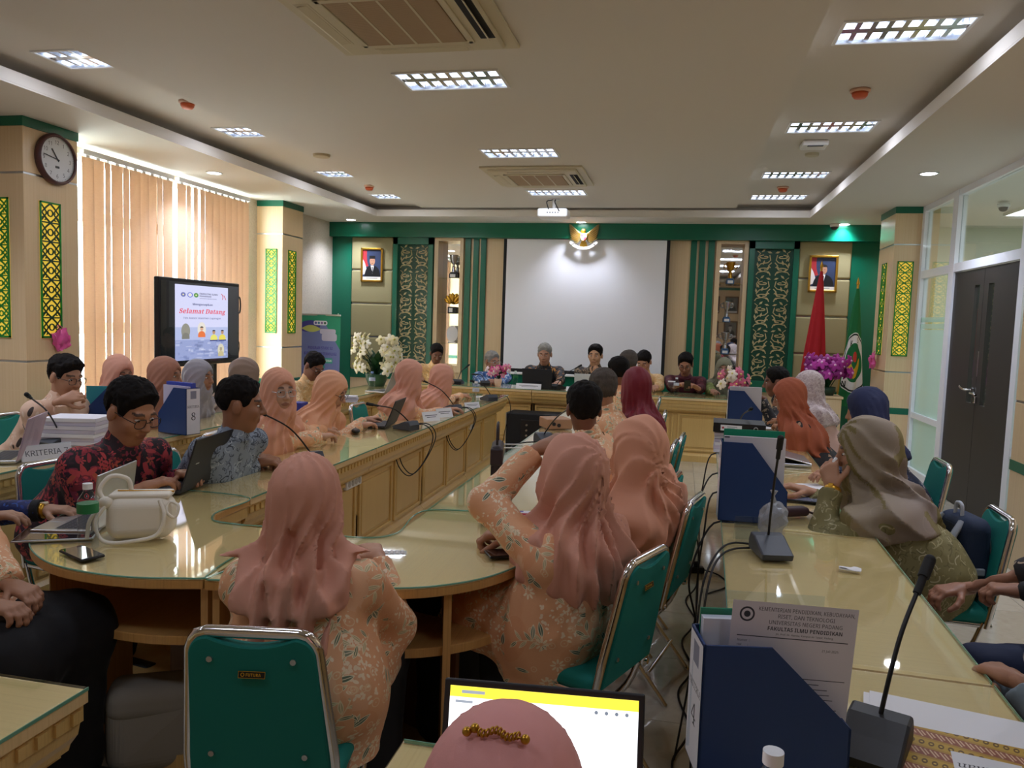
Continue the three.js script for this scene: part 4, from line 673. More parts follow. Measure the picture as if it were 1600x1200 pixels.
function desktopMic(label, pos, turn, tip, o = {}) { // tip: world position of the capsule
  const t = thing('desk_microphone', label, 'microphone', pos, turn, 'gooseneck desk microphones'), b = EX([[-.07, 0], [.075, 0], [.08, .012], [.03, .03], [-.02, .05], [-.055, .052], [-.07, .03]], .1, .006).translate(0, .007, -.05).rotateY(-Q);
  part('base', b, o.m ?? mat.plasticGrey, t); part('talk_button', RB(.03, .004, .02, .002, 0, .031, .035), mat.black, t);
  t.updateMatrixWorld(); const q = t.worldToLocal(tip.clone()), s = V(0, .05, -.03), mid = s.clone().lerp(q, .5); mid.y += .04; if (o.sag) mid.y -= o.sag;
  part('gooseneck', TU([s, s.clone().lerp(mid, .5).add(V(0, .012, 0)), mid, q], .0045, 24, 6), mat.black, t);
  const dir = q.clone().sub(mid).normalize(); part('capsule', [ROD(q.clone().addScaledVector(dir, -.03), q.clone().addScaledVector(dir, .012), .008), ROD(q.clone().addScaledVector(dir, .01), q.clone().addScaledVector(dir, .052), .0115), SP(.0115, ...q.clone().addScaledVector(dir, .053).toArray())], mat.rubber, t);
  if (o.cable) part('cable', o.cable.map((c) => TU(c.map((p) => t.worldToLocal(vec(p).clone())), .004, 40, 5)), mat.rubber, t);
  return t;
}
const clearPlastic = MP('#f2f6f8', .06, { transmission: 1, ior: 1.3 }), labelGreen = MS('#1f7d46', .5), capWhite = MS('#eef0f2', .5), capBlue = MS('#7f9fd0', .5);
function bottle(label, pos, k = 1, cap = capWhite, lab = labelGreen) {
  const t = thing('water_bottle', label, 'bottle', pos, 0, 'water bottles'), h = .2 * k, P = [[0, 0], [.028, 0], [.031, .006]];
  for (let i = 0; i < 8; i++) P.push([.031 - .0022 * (i % 2), .012 + i * .013]); P.push([.031, .12], [.031, .145], [.028, .16], [.016, .178], [.0125, .185], [.0125, .197]);
  part('shell', LA(P.map(([a, b]) => [a * k, b * k]), 22), clearPlastic, t); part('label_band', CY(.0316 * k, .0316 * k, .03 * k, 0, .132 * k, 0, 22), lab, t); part('cap', CY(.0145 * k, .0145 * k, .018 * k, 0, .2 * k, 0, 18), cap, t);
  return t;
}
function nameTent(label, pos, turn, text, w = .2, h = .07, seed = 1) {
  const t = thing('name_card', label, 'name card', pos, turn, 'folded name cards'), art = tex(512, 180, (c, W, H) => { c.fillStyle = '#e9e9ec'; c.fillRect(0, 0, W, H); c.fillStyle = '#50525a'; c.textAlign = 'center'; if (text) { c.font = '92px sans-serif'; c.fillText(text, W / 2, 122, W - 40); } else { c.fillRect(60, 60, W - 120, 14); c.fillRect(110, 96, W - 220, 12); } });
  const m = new THREE.MeshStandardMaterial({ map: art, roughness: .7 }), g = QUAD(w, h * 1.06, 0, h * .5, 0).rotateX(-.36).translate(0, 0, h * .36);
  part('front_face', g, m, t, 'printed face', true); const b = part('back_face', RB(w, h * 1.06, .002, .0008, 0, h * .53, 0), clearPlastic, t); b.rotation.x = .36; b.position.z = -h * .38; const f = part('sleeve', RB(w + .006, h * 1.08, .002, .0008, 0, h * .53, 0), mat.paper, t); f.rotation.x = -.36; f.position.z = h * .36 - .003;
  return t;
}
function fileBox(label, pos, turn, o = {}) { // spine at local +x, sloped mouth towards -x ; slope side faces +z
  const t = thing('file_box', label, 'file box', pos, turn, 'blue magazine file boxes'), w = o.w ?? .26, h = o.h ?? .31, d = o.d ?? .11, th = .004, m = o.m ?? MS('#16386f', .5);
  const side = () => EX([[w / 2, 0], [w / 2, h], [w * .05, h], [-w / 2, h * .42], [-w / 2, 0]], th);
  part('side_board', side().translate(0, 0, d / 2 - th), m, t); part('side_board', side().translate(0, 0, -d / 2), m, t); part('bottom_board', B(-w / 2, w / 2, 0, th, -d / 2, d / 2), m, t); part('front_board', B(-w / 2, -w / 2 + th, 0, h * .42, -d / 2, d / 2), m, t);
  const sp = part('spine', B(w / 2 - th, w / 2, 0, h, -d / 2, d / 2), m, t);
  const art = tex(180, 520, (c, W, H) => { c.fillStyle = '#e4e4e8'; c.fillRect(0, 0, W, H); c.fillStyle = '#8d90a0'; c.fillRect(50, 26, 80, 90); c.fillStyle = '#26272c'; c.textAlign = 'center'; c.font = '40px serif'; c.fillText('KRITERIA', W / 2, 220, W - 16); c.font = '120px serif'; c.fillText(o.num ?? '', W / 2, 360); });
  part('spine_label', QUAD(d - .006, h - .008, 0, h / 2, 0).rotateY(Q).translate(w / 2 + .001, 0, 0), new THREE.MeshStandardMaterial({ map: art, roughness: .7 }), sp, 'printed spine label', true);
  (o.sheets ?? []).forEach(([n, c, hh, dz, lean], i) => { const p = part('document', EX([[-w / 2 + .012, .006], [w / 2 - .012, .006], [w / 2 - .012, hh], [-w / 2 + .012, hh]], n), c.isMaterial ? c : MS(c, .75), t); p.position.z = dz; p.rotation.z = lean ?? 0; });
  return t;
}
function paperStack(label, pos, turn, w, d, h, seed, tint) {
  const t = thing('paper_stack', label, 'papers', pos, turn), r = rng(seed), n = Math.max(1, Math.round(h / .022));
  for (let i = 0; i < n; i++) { const m = part('document_bundle', RB(w, h / n - .0015, d, .001, 0, h / n / 2, 0, 1), MS((tint ?? ['#e3dfe8', '#d2cbdc', '#eceaf0', '#c9c2d4'])[i % 4], .8), t); m.position.set((r() - .5) * .014, i * h / n, (r() - .5) * .014); m.rotation.y = (r() - .5) * .05; }
  return t;
}
function phone(label, pos, turn, m, w = .075, l = .155) { const t = thing('smartphone', label, 'phone', pos, turn, 'phones and tablets'); part('body', RB(w, .009, l, .006, 0, .0045, 0, 3), mat.black, t); part('glass', RB(w - .005, .001, l - .005, .0004, 0, .0094, 0), m ?? MP('#141416', .06, { clearcoat: 1 }), t); return t; }
const T0 = TY + .0015, tb = (px, py, y = T0) => onY(px, py, y);
// ---- the near and window side tables
laptop('open black laptop used by the man in red batik', tb(272, 757), -Q + .12, { w: .36, d: .25, open: .3, badge: true, light: false });
laptop('open thin laptop with marbled shell behind the bottle', tb(128, 818), -Q + .25, { w: .3, d: .21, open: .12, body: mat.steel, light: true });
laptop('dark laptop of the woman with downcast glasses', tb(588, 664), -Q + .1, { w: .3, d: .21, open: .38 });
{
  const marble = tex(256, 256, (c, W, H) => { const r = rng(6); c.fillStyle = '#b9a0ae'; c.fillRect(0, 0, W, H); for (let i = 0; i < 60; i++) { c.globalAlpha = .25; c.fillStyle = ['#8a6f86', '#d9c3cc', '#a88f8f', '#7b6b80'][i % 4]; c.beginPath(); c.ellipse(r() * W, r() * H, 10 + r() * 50, 4 + r() * 20, r() * 3, 0, 7); c.fill(); } });
  laptop('laptop with a pink marbled lid on the outer table', tb(2, 716), -Q + .5, { w: .33, d: .23, open: .25, lid: new THREE.MeshStandardMaterial({ map: marble, roughness: .4 }), body: mat.steel, light: true });
}
const tab = thing('tablet', 'dark tablet lying before the hands with bracelet', 'tablet', tb(92, 836), .5); part('body', RB(.25, .008, .17, .006, 0, .004, 0, 2), mat.steel, tab); part('glass', RB(.24, .001, .16, .0004, 0, .0085, 0), MP('#1b1c20', .06, { clearcoat: 1 }), tab);
phone('black phone lying beside the bottle on the curved table', tb(128, 867), 1.15);
bottle('clear water bottle with green band on the curved table', tb(138, 857), 1.05);
{ // white handbag
  const p = tb(222, 838), t = thing('handbag', 'cream leather handbag with knotted strap on the curved table', 'bag', p, .42), m = MP('#e9e1cf', .5, { clearcoat: .15, bumpMap: weaveBump, bumpScale: .0002 }), g = RB(.22, .15, .13, .045, 0, .076, 0, 6), q = g.attributes.position;
  for (let i = 0; i < q.count; i++) { const y = q.getY(i); q.setX(i, q.getX(i) * (1 - .5 * Math.max(0, y - .08))); q.setZ(i, q.getZ(i) * (1 - 1.2 * Math.max(0, y - .06)) + .004 * noise3(q.getX(i) * 30, y * 30, 2)); } g.computeVertexNormals();
  part('body', g, m, t); part('top_flap', RB(.2, .02, .09, .009, 0, .15, -.005, 3), m, t); part('zip', [ROD([-.08, .162, -.01], [.09, .158, -.01], .003), RB(.02, .006, .008, .002, .095, .158, -.01)], mat.gold, t);
  part('handle', TU([[-.1, .12, .03], [-.13, .17, .02], [-.1, .215, .0], [-.05, .2, -.02], [-.04, .15, -.03]], .008, 30, 8), m, t);
  part('strap', [TU([[-.1, .13, .04], [-.13, .07, .07], [-.1, .012, .09], [0, .012, .1], [.07, .03, .085], [.09, .09, .075], [.07, .14, .05]], .007, 44, 6), TU([[-.1, .13, .035], [-.15, .08, .05], [-.16, .012, .06]], .007, 20, 6)], m, t); part('knot', SP(.022, -.105, .13, .035, 1.2, 1, .8), m, t); part('side_ring', TU([[.1, .13, .04], [.13, .12, .05], [.12, .08, .06], [.095, .1, .06]], .005, 24, 6, true), m, t);
}
fileBox('blue file box marked 8 behind the grey batik man', (() => { const p = tb(280, 676); return p; })(), -.25, { num: '8', h: .3, sheets: [[.03, '#3b49a8', .33, -.03], [.012, '#c9c2dc', .31, .012]] });
fileBox('blue file box lying low behind the paper stack', tb(168, 668), .4, { num: '7', h: .27, sheets: [[.02, '#d7cfa6', .26, -.02], [.01, '#2d8f9c', .28, .02]] });
paperStack('tall stack of white documents on the outer table', tb(122, 692), .25, .3, .21, .16, 4);
paperStack('small white booklet beside the name card', tb(82, 703), .2, .12, .08, .02, 5);
nameTent('clear name card holder reading KRITERIA 7', tb(72, 716), Q - .45, 'KRITERIA 7', .24, .075);
desktopMic('gooseneck microphone behind the KRITERIA 7 card', tb(88, 694), 0, onX(46, 620, -3.2), {});
desktopMic('gooseneck microphone before the grey batik man', tb(482, 722), -2.2, V(...onX(408, 645, tb(482, 722).x - .12).toArray()), {});
const loopCable = (px, py, dz) => { const p = tb(px, py); return [[p.x, TY + .02, p.z], [-1.8, TY + .015, p.z - .06], [-1.76, .68, p.z - .12], [-1.8, .5, p.z - .05 + dz], [-1.85, .42, p.z + .12], [-1.88, .5, p.z + .25], [-1.9, .58, p.z + .28]]; };
desktopMic('gooseneck microphone leaning beside the dark laptop', tb(635, 671), -1.9, onX(585, 633, tb(635, 671).x - .16), { cable: [loopCable(645, 668, 0), loopCable(648, 666, .05)] });
desktopMic('gooseneck microphone beside two folded name cards', tb(706, 643), -2.1, onX(664, 596, tb(706, 643).x - .16), { cable: [loopCable(712, 641, 0), loopCable(714, 640, .06)] });
desktopMic('gooseneck microphone at the table end beside a bottle', tb(764, 626), -2.3, onX(742, 597, tb(764, 626).x - .1), { cable: [[tb(772, 624), [-1.77, .74, -8.0], [-1.75, .6, -8.08], [-1.82, .35, -8.14], [-1.85, .1, -8.2], [-1.8, .01, -8.3]]] });
nameTent('folded name card beside the leaning microphone, first of two', tb(672, 657), Q - .5, '', .17, .07); nameTent('folded name card against the microphone base, second of two', tb(693, 651), Q - .5, '', .17, .07); nameTent('folded name card before the two women in peach scarves', tb(737, 637), Q - .6, '', .17, .05);
{ const p = tb(775, 806 - 0); }
const mouse = thing('computer_mouse', 'black mouse under the hand of the woman with glasses', 'mouse', tb(556, 676), .5); part('body', SP(.03, 0, .012, 0, 1, .6, 1.7), mat.black, mouse); part('wheel', CY(.006, .006, .005, 0, 0, 0, 10).rotateZ(Q).translate(0, .028, -.02), mat.plasticGrey, mouse);
const mouse2 = thing('computer_mouse', 'black mouse under the hand of the man in red', 'mouse', tb(246, 751), 1.2); part('body', SP(.03, 0, .012, 0, 1, .6, 1.7), mat.black, mouse2); part('wheel', CY(.006, .006, .005, 0, 0, 0, 10).rotateZ(Q).translate(0, .028, -.02), mat.plasticGrey, mouse2);
bottle('clear water bottle beside the table end microphone', tb(743, 632), 1.05, capWhite, MS('#c9ccd6', .4)); bottle('clear water bottle with blue cap before the white orchids', tb(581, 613), 1.05, capBlue, MS('#b9c4d8', .4)); bottle('clear water bottle beside the flower vase', (() => { const p = onZ(805, 600, -9.12); p.y = T0; return p; })(), .95, MS('#cfe0cf', .5), labelGreen); bottle('clear water bottle behind the praying pose women', (() => { const p = onZ(701, 600, -9.15); p.y = T0; return p; })(), 1, MS('#cfe0cf', .5), MS('#cfd4dc', .4)); bottle('clear water bottle beside the goblet on the back table', (() => { const p = onZ(1057, 600, -9.12); p.y = T0; return p; })(), 1, MS('#cfd6dc', .5), MS('#cfd4dc', .4));
paperStack('crumpled white tissue packet beside the table end microphone', tb(752, 622), .3, .1, .07, .02, 8, ['#f3f3f5', '#e9ebf2', '#fff', '#eee']);
paperStack('white folded booklet on the outer table behind the scarves', tb(545, 628), .3, .16, .1, .06, 9, ['#e8e6ee', '#dcd9e6', '#f0eef4', '#d4d0de']);
laptop('silver laptop before the white orchids', tb(600, 612), -Q - .25, { w: .34, d: .25, open: .45, body: mat.steel, light: true });
laptop('black laptop beside the bent man with glasses', tb(478, 634), -Q + .2, { w: .34, d: .23, open: .3 });
single('printed_box', RB(.2, .09, .12, .004, ...tb(458, 645).add(V(0, .045, 0)).toArray()), MS('#3b3f9a', .5), 'violet printed snack box on the outer table', 'box');
// ---- back table
const bt = (px, z = -9.2) => { const p = onZ(px, 605, z); p.y = T0; return p; };
laptop('dark grey laptop before the grey haired man on the back table', bt(842, -9.22), Math.PI, { w: .36, d: .24, open: .2 });
laptop('pale laptop before the man holding a microphone', bt(916, -9.22), Math.PI, { w: .26, d: .2, open: .15, body: MS('#d4d6d2', .5), light: true });
laptop('grey laptop before the man in a cream shirt', bt(968, -9.22), Math.PI - .2, { w: .34, d: .24, open: .2, body: MS('#6f7072', .4, { metalness: .6 }) });
nameTent('white name card before the dark grey laptop', bt(826, -9.03), 0, '', .3, .06); nameTent('white name card before the pale laptop', bt(904, -9.03), 0, '', .28, .05);
desktopMic('gooseneck microphone between the two men at the screen', bt(872, -9.15), Math.PI - .6, onZ(902, 574, -9.15), { m: mat.black });
desktopMic('black desk microphone base at the far back corner', bt(716, -9.15), Math.PI, onZ(728, 574, -9.2), { m: mat.black }); desktopMic('black desk microphone before the man in blue batik', bt(757, -9.15), Math.PI + .4, onZ(744, 585, -9.15), { m: mat.black }); desktopMic('thin gooseneck microphone before the woman in green', bt(1176, -9.15), Math.PI, onZ(1160, 590, -9.2), { m: mat.black });
{ const t = thing('goblet', 'clear stemmed goblet before the man in maroon', 'glass', bt(1049, -9.15)); part('bowl', LA([[.006, .08], [.03, .09], [.042, .12], [.04, .155], [.038, .155], [.039, .12], [.027, .094], [0, .085]], 22), clearPlastic, t); part('stem', LA([[0, 0], [.035, 0], [.034, .004], [.006, .01], [.005, .08], [0, .085]], 20), clearPlastic, t); part('paper_cover', CY(.043, .041, .012, 0, .158, 0, 22), mat.paper, t); }
{ const z = -8.6, a = onZ(791, 645, z), b = onZ(905, 655, z), t = thing('loudspeaker', 'large black floor loudspeaker with control panel before the back table', 'speaker', [(a.x + b.x) / 2, 0, z - .2]), w = b.x - a.x, h = a.y; part('cabinet', RB(w, h, .36, .015, 0, h / 2, 0), mat.blackMatte, t); part('control_panel', RB(.3, .36, .01, .004, -w * .12, h * .5, .183), MS('#1c1c1f', .35), t); for (let i = 0; i < 5; i++) part('knob', CY(.012, .012, .015, 0, 0, 0, 12).rotateX(Q).translate(-w * .12 - .08, h * .5 + .12 - i * .06, .192), mat.steel, t); part('socket', [0, 1, 2].map((i) => CY(.014, .014, .01, 0, 0, 0, 12).rotateX(Q).translate(-w * .12 + .03, h * .5 - .02 - i * .05, .19)), mat.steel, t); part('side_edge', RB(.012, h, .37, .004, -w / 2 - .004, h / 2, 0), mat.steel, t); }
// ---- middle table
desktopMic('gooseneck microphone on the middle table', tb(852, 692), .6, onX(905, 632, tb(852, 692).x + .3), { cable: [[tb(842, 690), tb(815, 692), tb(795, 703), V(-1.0, .72, -4.6), V(-1.02, .4, -4.6), V(-1.03, .02, -4.55)]] });
{ const p = tb(868, 668), t = thing('projector_box', 'beige box with cable sockets on the middle table', 'box', p, .5); part('case', RB(.2, .075, .2, .008, 0, .038, 0), MS('#b58b6a', .6), t); part('socket', [CY(.014, .014, .01, 0, 0, 0, 12).rotateX(Q).translate(-.05, .04, .102), CY(.014, .014, .01, 0, 0, 0, 12).rotateX(Q).translate(-.01, .03, .102)], mat.dark, t); }
{ const p = tb(800, 722), t = thing('plastic_cup_box', 'small clear plastic box beside the raised elbow', 'box', p, .3); part('shell', [RB(.12, .09, .004, .001, 0, .045, .06), RB(.12, .09, .004, .001, 0, .045, -.06), RB(.004, .09, .12, .001, .06, .045, 0), RB(.004, .09, .12, .001, -.06, .045, 0), RB(.12, .004, .12, .001, 0, .002, 0)], clearPlastic, t); part('rim', [ROD([-.062, .092, .062], [.062, .092, .062], .003), ROD([-.062, .092, -.062], [.062, .092, -.062], .003)], mat.white, t); }
{ const p = tb(775, 772), t = thing('handbag', 'dark brown handbag behind the raised elbow', 'bag', p, .2); const g = RB(.05, .24, .22, .02, 0, .12, 0, 3); part('body', g, MS('#2b1f22', .5), t); part('flap', RB(.056, .08, .224, .01, 0, .19, 0), MS('#33262a', .5), t); part('handle', TU([[0, .23, -.07], [0, .32, -.05], [0, .32, .05], [0, .23, .07]], .006, 24), MS('#2b1f22', .5), t); }
phone('black phone in a case beside the clenched hand', tb(797, 866), -1.05, null, .082, .165);
{ const p = tb(790, 818), t = thing('snack_can', 'purple and white printed can lying on the curved table', 'can', p, .2); const art = tex(256, 128, (c, W, H) => { c.fillStyle = '#2d2b4a'; c.fillRect(0, 0, W, H); c.fillStyle = '#e6e3ea'; c.fillRect(20, 0, 120, H); c.fillStyle = '#40358f'; c.fillRect(50, 20, 50, 88); c.fillStyle = '#b44a9c'; c.fillRect(140, 0, 16, H); c.fillStyle = '#c9454f'; c.fillRect(24, 0, 14, H); }); part('tube', CY(.026, .026, .2, 0, 0, 0, 18).rotateZ(Q).translate(0, .027, 0), new THREE.MeshStandardMaterial({ map: art, roughness: .35 }), t, 'printed tube', true); part('lid', CY(.027, .027, .012, 0, 0, 0, 18).rotateZ(Q).translate(-.104, .027, 0), MS('#d9cfd2', .5), t); }
{ const p = tb(612, 864), t = thing('pill_strip', 'silver blister strip beside the orange clip', 'medicine', p, .35); part('card', RB(.1, .002, .04, .0008, 0, .001, 0), mat.steel, t); for (let i = 0; i < 5; i++) for (const z of [-.009, .009]) part('blister', SP(.007, -.036 + i * .018, .003, z, 1, .6, 1, 8), mat.white, t); }
// ---- partition side table
{
  const A = tb(1172, 812), navy = MS('#123063', .5);
  fileBox('blue file box with green folder beside the desk microphone', A, .02 + Math.PI, { w: .27, h: .33, d: .1, num: '', sheets: [[.006, '#0d8b67', .375, .03], [.014, new THREE.MeshStandardMaterial({ map: docTex('#d9d6dc', 5, true), roughness: .8 }), .35, -.01]] });
  const Bp = tb(1160, 690); Bp.copy(tb(1163, 668)); fileBox('blue file box with papers at the far partition side table', tb(1162, 668), Math.PI, { w: .27, h: .3, d: .1, sheets: [[.006, '#17946c', .32, .03], [.03, '#cfcdd2', .33, -.02]] });
  paperStack('stack of white reports under the black binder', tb(1152, 705), -.05, .3, .22, .13, 14);
  const p = tb(1152, 705).add(V(0, .135, 0)), t = thing('ring_binder', 'black ring binder with white spine label lying on reports', 'binder', p, -.04); part('cover', [RB(.32, .004, .26, .0015, 0, .002, 0), RB(.32, .004, .26, .0015, 0, .058, 0), RB(.32, .06, .004, .0015, 0, .03, .13)], mat.black, t); part('pages', RB(.3, .045, .23, .002, 0, .03, -.01), mat.paper, t);
  part('spine_label', QUAD(.13, .036, -.05, .03, .1332), new THREE.MeshStandardMaterial({ map: tex(256, 72, (c) => { c.fillStyle = '#e9e8ea'; c.fillRect(0, 0, 256, 72); c.fillStyle = '#b8474d'; c.beginPath(); c.arc(30, 36, 14, 0, 7); c.fill(); c.fillStyle = '#8a8c94'; c.fillRect(80, 18, 120, 8); c.fillRect(80, 38, 90, 8); }), roughness: .7 }), t, 'white spine label', true); part('finger_ring', new THREE.TorusGeometry(.012, .003, 6, 18).translate(.1, .03, .133), mat.steel, t);
  desktopMic('tall gooseneck microphone in front of the blue file box', tb(1203, 866), .2, onZ(1217, 705, -2.75), { m: mat.plasticGrey, cable: [[tb(1172, 856), tb(1150, 857), V(.17, .752, -2.75), V(.13, .7, -2.6), V(.1, .4, -2.5), V(.1, .02, -2.5)], [tb(1172, 850), tb(1148, 848), V(.165, .752, -2.8), V(.12, .68, -2.7), V(.09, .4, -2.62), V(.05, .02, -2.7)]] });
  desktopMic('gooseneck microphone behind the binder stack', tb(1150, 683), 0, onZ(1172, 640, -5.3), {});
  const bag = thing('plastic_bag', 'crumpled translucent plastic bag behind the microphone', 'plastic bag', tb(1205, 838)), g = new THREE.IcosahedronGeometry(.055, 4), q = g.attributes.position; for (let i = 0; i < q.count; i++) { const x = q.getX(i), y = q.getY(i), z = q.getZ(i), k = 1 + .22 * noise3(x * 40, y * 40, z * 40); q.setXYZ(i, x * k, Math.max(.001, y * k * 1.25 + .066), z * k * .8); } g.computeVertexNormals(); part('film', g, MP('#c8ccd2', .25, { transmission: .55 }), bag); part('twist', LA([[0, .0], [.012, .02], [.004, .04], [.015, .06]], 10).translate(0, .12, 0), MP('#c8ccd2', .3, { transmission: .4 }), bag);
  const tent = thing('clear_tent_card', 'empty clear acrylic tent card beside the microphone base', 'name card', tb(1166, 846), .1); part('panel', [RB(.09, .1, .002, .0008, 0, .05, 0).rotateX(.3).translate(0, 0, -.03)], clearPlastic, tent); part('panel', [RB(.09, .1, .002, .0008, 0, .05, 0).rotateX(-.3).translate(0, 0, .03)], clearPlastic, tent);
  const tis = thing('folded_tissue', 'small folded white tissue on the glass', 'tissue', tb(1328, 890), -.2), tg = new THREE.PlaneGeometry(.07, .035, 6, 4), tp = tg.attributes.position; for (let i = 0; i < tp.count; i++) tp.setZ(i, .006 + .004 * noise3(tp.getX(i) * 60, tp.getY(i) * 60, 1)); tg.rotateX(-Q); tg.computeVertexNormals(); part('top_ply', tg, mat.paper, tis); part('under_ply', RB(.068, .004, .033, .0015, 0, .002, 0), mat.paper, tis);
  const tb2 = thing('tablet', 'tablet with bright screen under the woman in olive', 'tablet', tb(1258, 782), -.15); part('body', RB(.24, .009, .1, .004, 0, .0045, 0), mat.dark, tb2); part('glass', RB(.225, .001, .09, .0004, 0, .0095, 0), MP('#8f98b4', .05, { clearcoat: 1 }), tb2);
  const po = thing('pouch', 'small maroon zip pouch beside the tablet', 'pouch', tb(1240, 806), .5); part('body', RB(.13, .04, .06, .018, 0, .02, 0, 4), MS('#4c3236', .6), po); part('strap', TU([[.06, .02, .02], [.09, .01, .04], [.1, .008, .07], [.06, .008, .08]], .005, 20), MS('#4c3236', .6), po);
  paperStack('loose white sheets beside the woman in olive', tb(1258, 762), .35, .21, .15, .006, 22, ['#f2f2f6', '#e9e9f0', '#f6f6f8', '#e6e6ee']);
  laptop('closed-angle silver laptop beyond the file box', tb(1232, 722), -Q, { w: .3, d: .22, open: -1.35, body: mat.steel, light: true });
  paperStack('open report pages before the woman in the rust scarf', tb(1215, 690), .2, .24, .2, .02, 24, ['#e2e4ec', '#cfd6c8', '#eceef2', '#dfe2ea']);
  const pad = thing('open_report', 'glossy open report with green tabs before the rust scarf', 'report', tb(1226, 668), .25); part('page', RB(.2, .003, .26, .001, -.1, .002, 0), mat.paper, pad); part('page', RB(.2, .003, .26, .001, .1, .002, 0), MS('#dfe6e0', .6), pad); part('tab', B(-.205, -.19, .002, .005, -.1, -.05), MS('#9cc93c', .5), pad);
}
// ---- nearest table: file box 4, letter, microphone, batik folder, laptop
{
  const letter = tex(700, 900, (c, W, H) => { c.fillStyle = '#d8d4dd'; c.fillRect(0, 0, W, H); c.fillStyle = '#3a3a44'; c.beginPath(); c.arc(85, 75, 42, 0, 7); c.fill(); c.fillStyle = '#d8d4dd'; c.beginPath(); c.arc(85, 75, 32, 0, 7); c.fill(); c.fillStyle = '#3a3a44'; c.beginPath(); c.arc(85, 75, 18, 0, 7); c.fill(); c.textAlign = 'center'; c.font = '30px sans-serif'; c.fillText('KEMENTERIAN PENDIDIKAN, KEBUDAYAAN,', 415, 50, 540); c.fillText('RISET, DAN TEKNOLOGI', 415, 86); c.fillText('UNIVERSITAS NEGERI PADANG', 415, 122); c.font = 'bold 30px sans-serif'; c.fillText('FAKULTAS ILMU PENDIDIKAN', 415, 158); c.font = '15px sans-serif'; c.fillText('Jln. Prof. Dr. Hamka, Kampus Air Tawar, Padang', 415, 182); c.fillRect(40, 196, W - 80, 5); c.textAlign = 'left'; c.font = '18px sans-serif'; c.fillText('Nomor  :', 44, 232); c.fillText('Hal       :', 44, 258); c.fillText('21 Juli 2025', 520, 258); const r = rng(3); for (let i = 0; i < 14; i++) c.fillRect(60 + (i % 3 ? 0 : 60), 420 + i * 28, 460 + r() * 120, 4); });
  const p = tb(1180, 1215), px = onY(1062, 1190, T0), qx = onY(1325, 1205, T0);
  const t = fileBox('blue file box marked 4 holding a ministry letter', [lerp(px.x, qx.x, .5), T0, lerp(px.z, qx.z, .5)], Math.PI + .2, { w: .265, h: .245, d: .1, num: '4', sheets: [[.004, '#0f8a62', .28, .038, .0], [.02, '#e3e3ea', .27, .012]] });
  const le = part('letter', QUAD(.225, .29), new THREE.MeshStandardMaterial({ map: letter, roughness: .8, side: THREE.DoubleSide }), t, 'printed ministry letter', true); le.position.set(-.03, .165, -.01); le.rotation.set(0, Math.PI, -.05, 'YXZ'); const sl = part('clear_sleeve', RB(.23, .3, .002, .0008), clearPlastic, t); sl.position.set(.02, .17, .02); sl.rotation.z = .03;
}
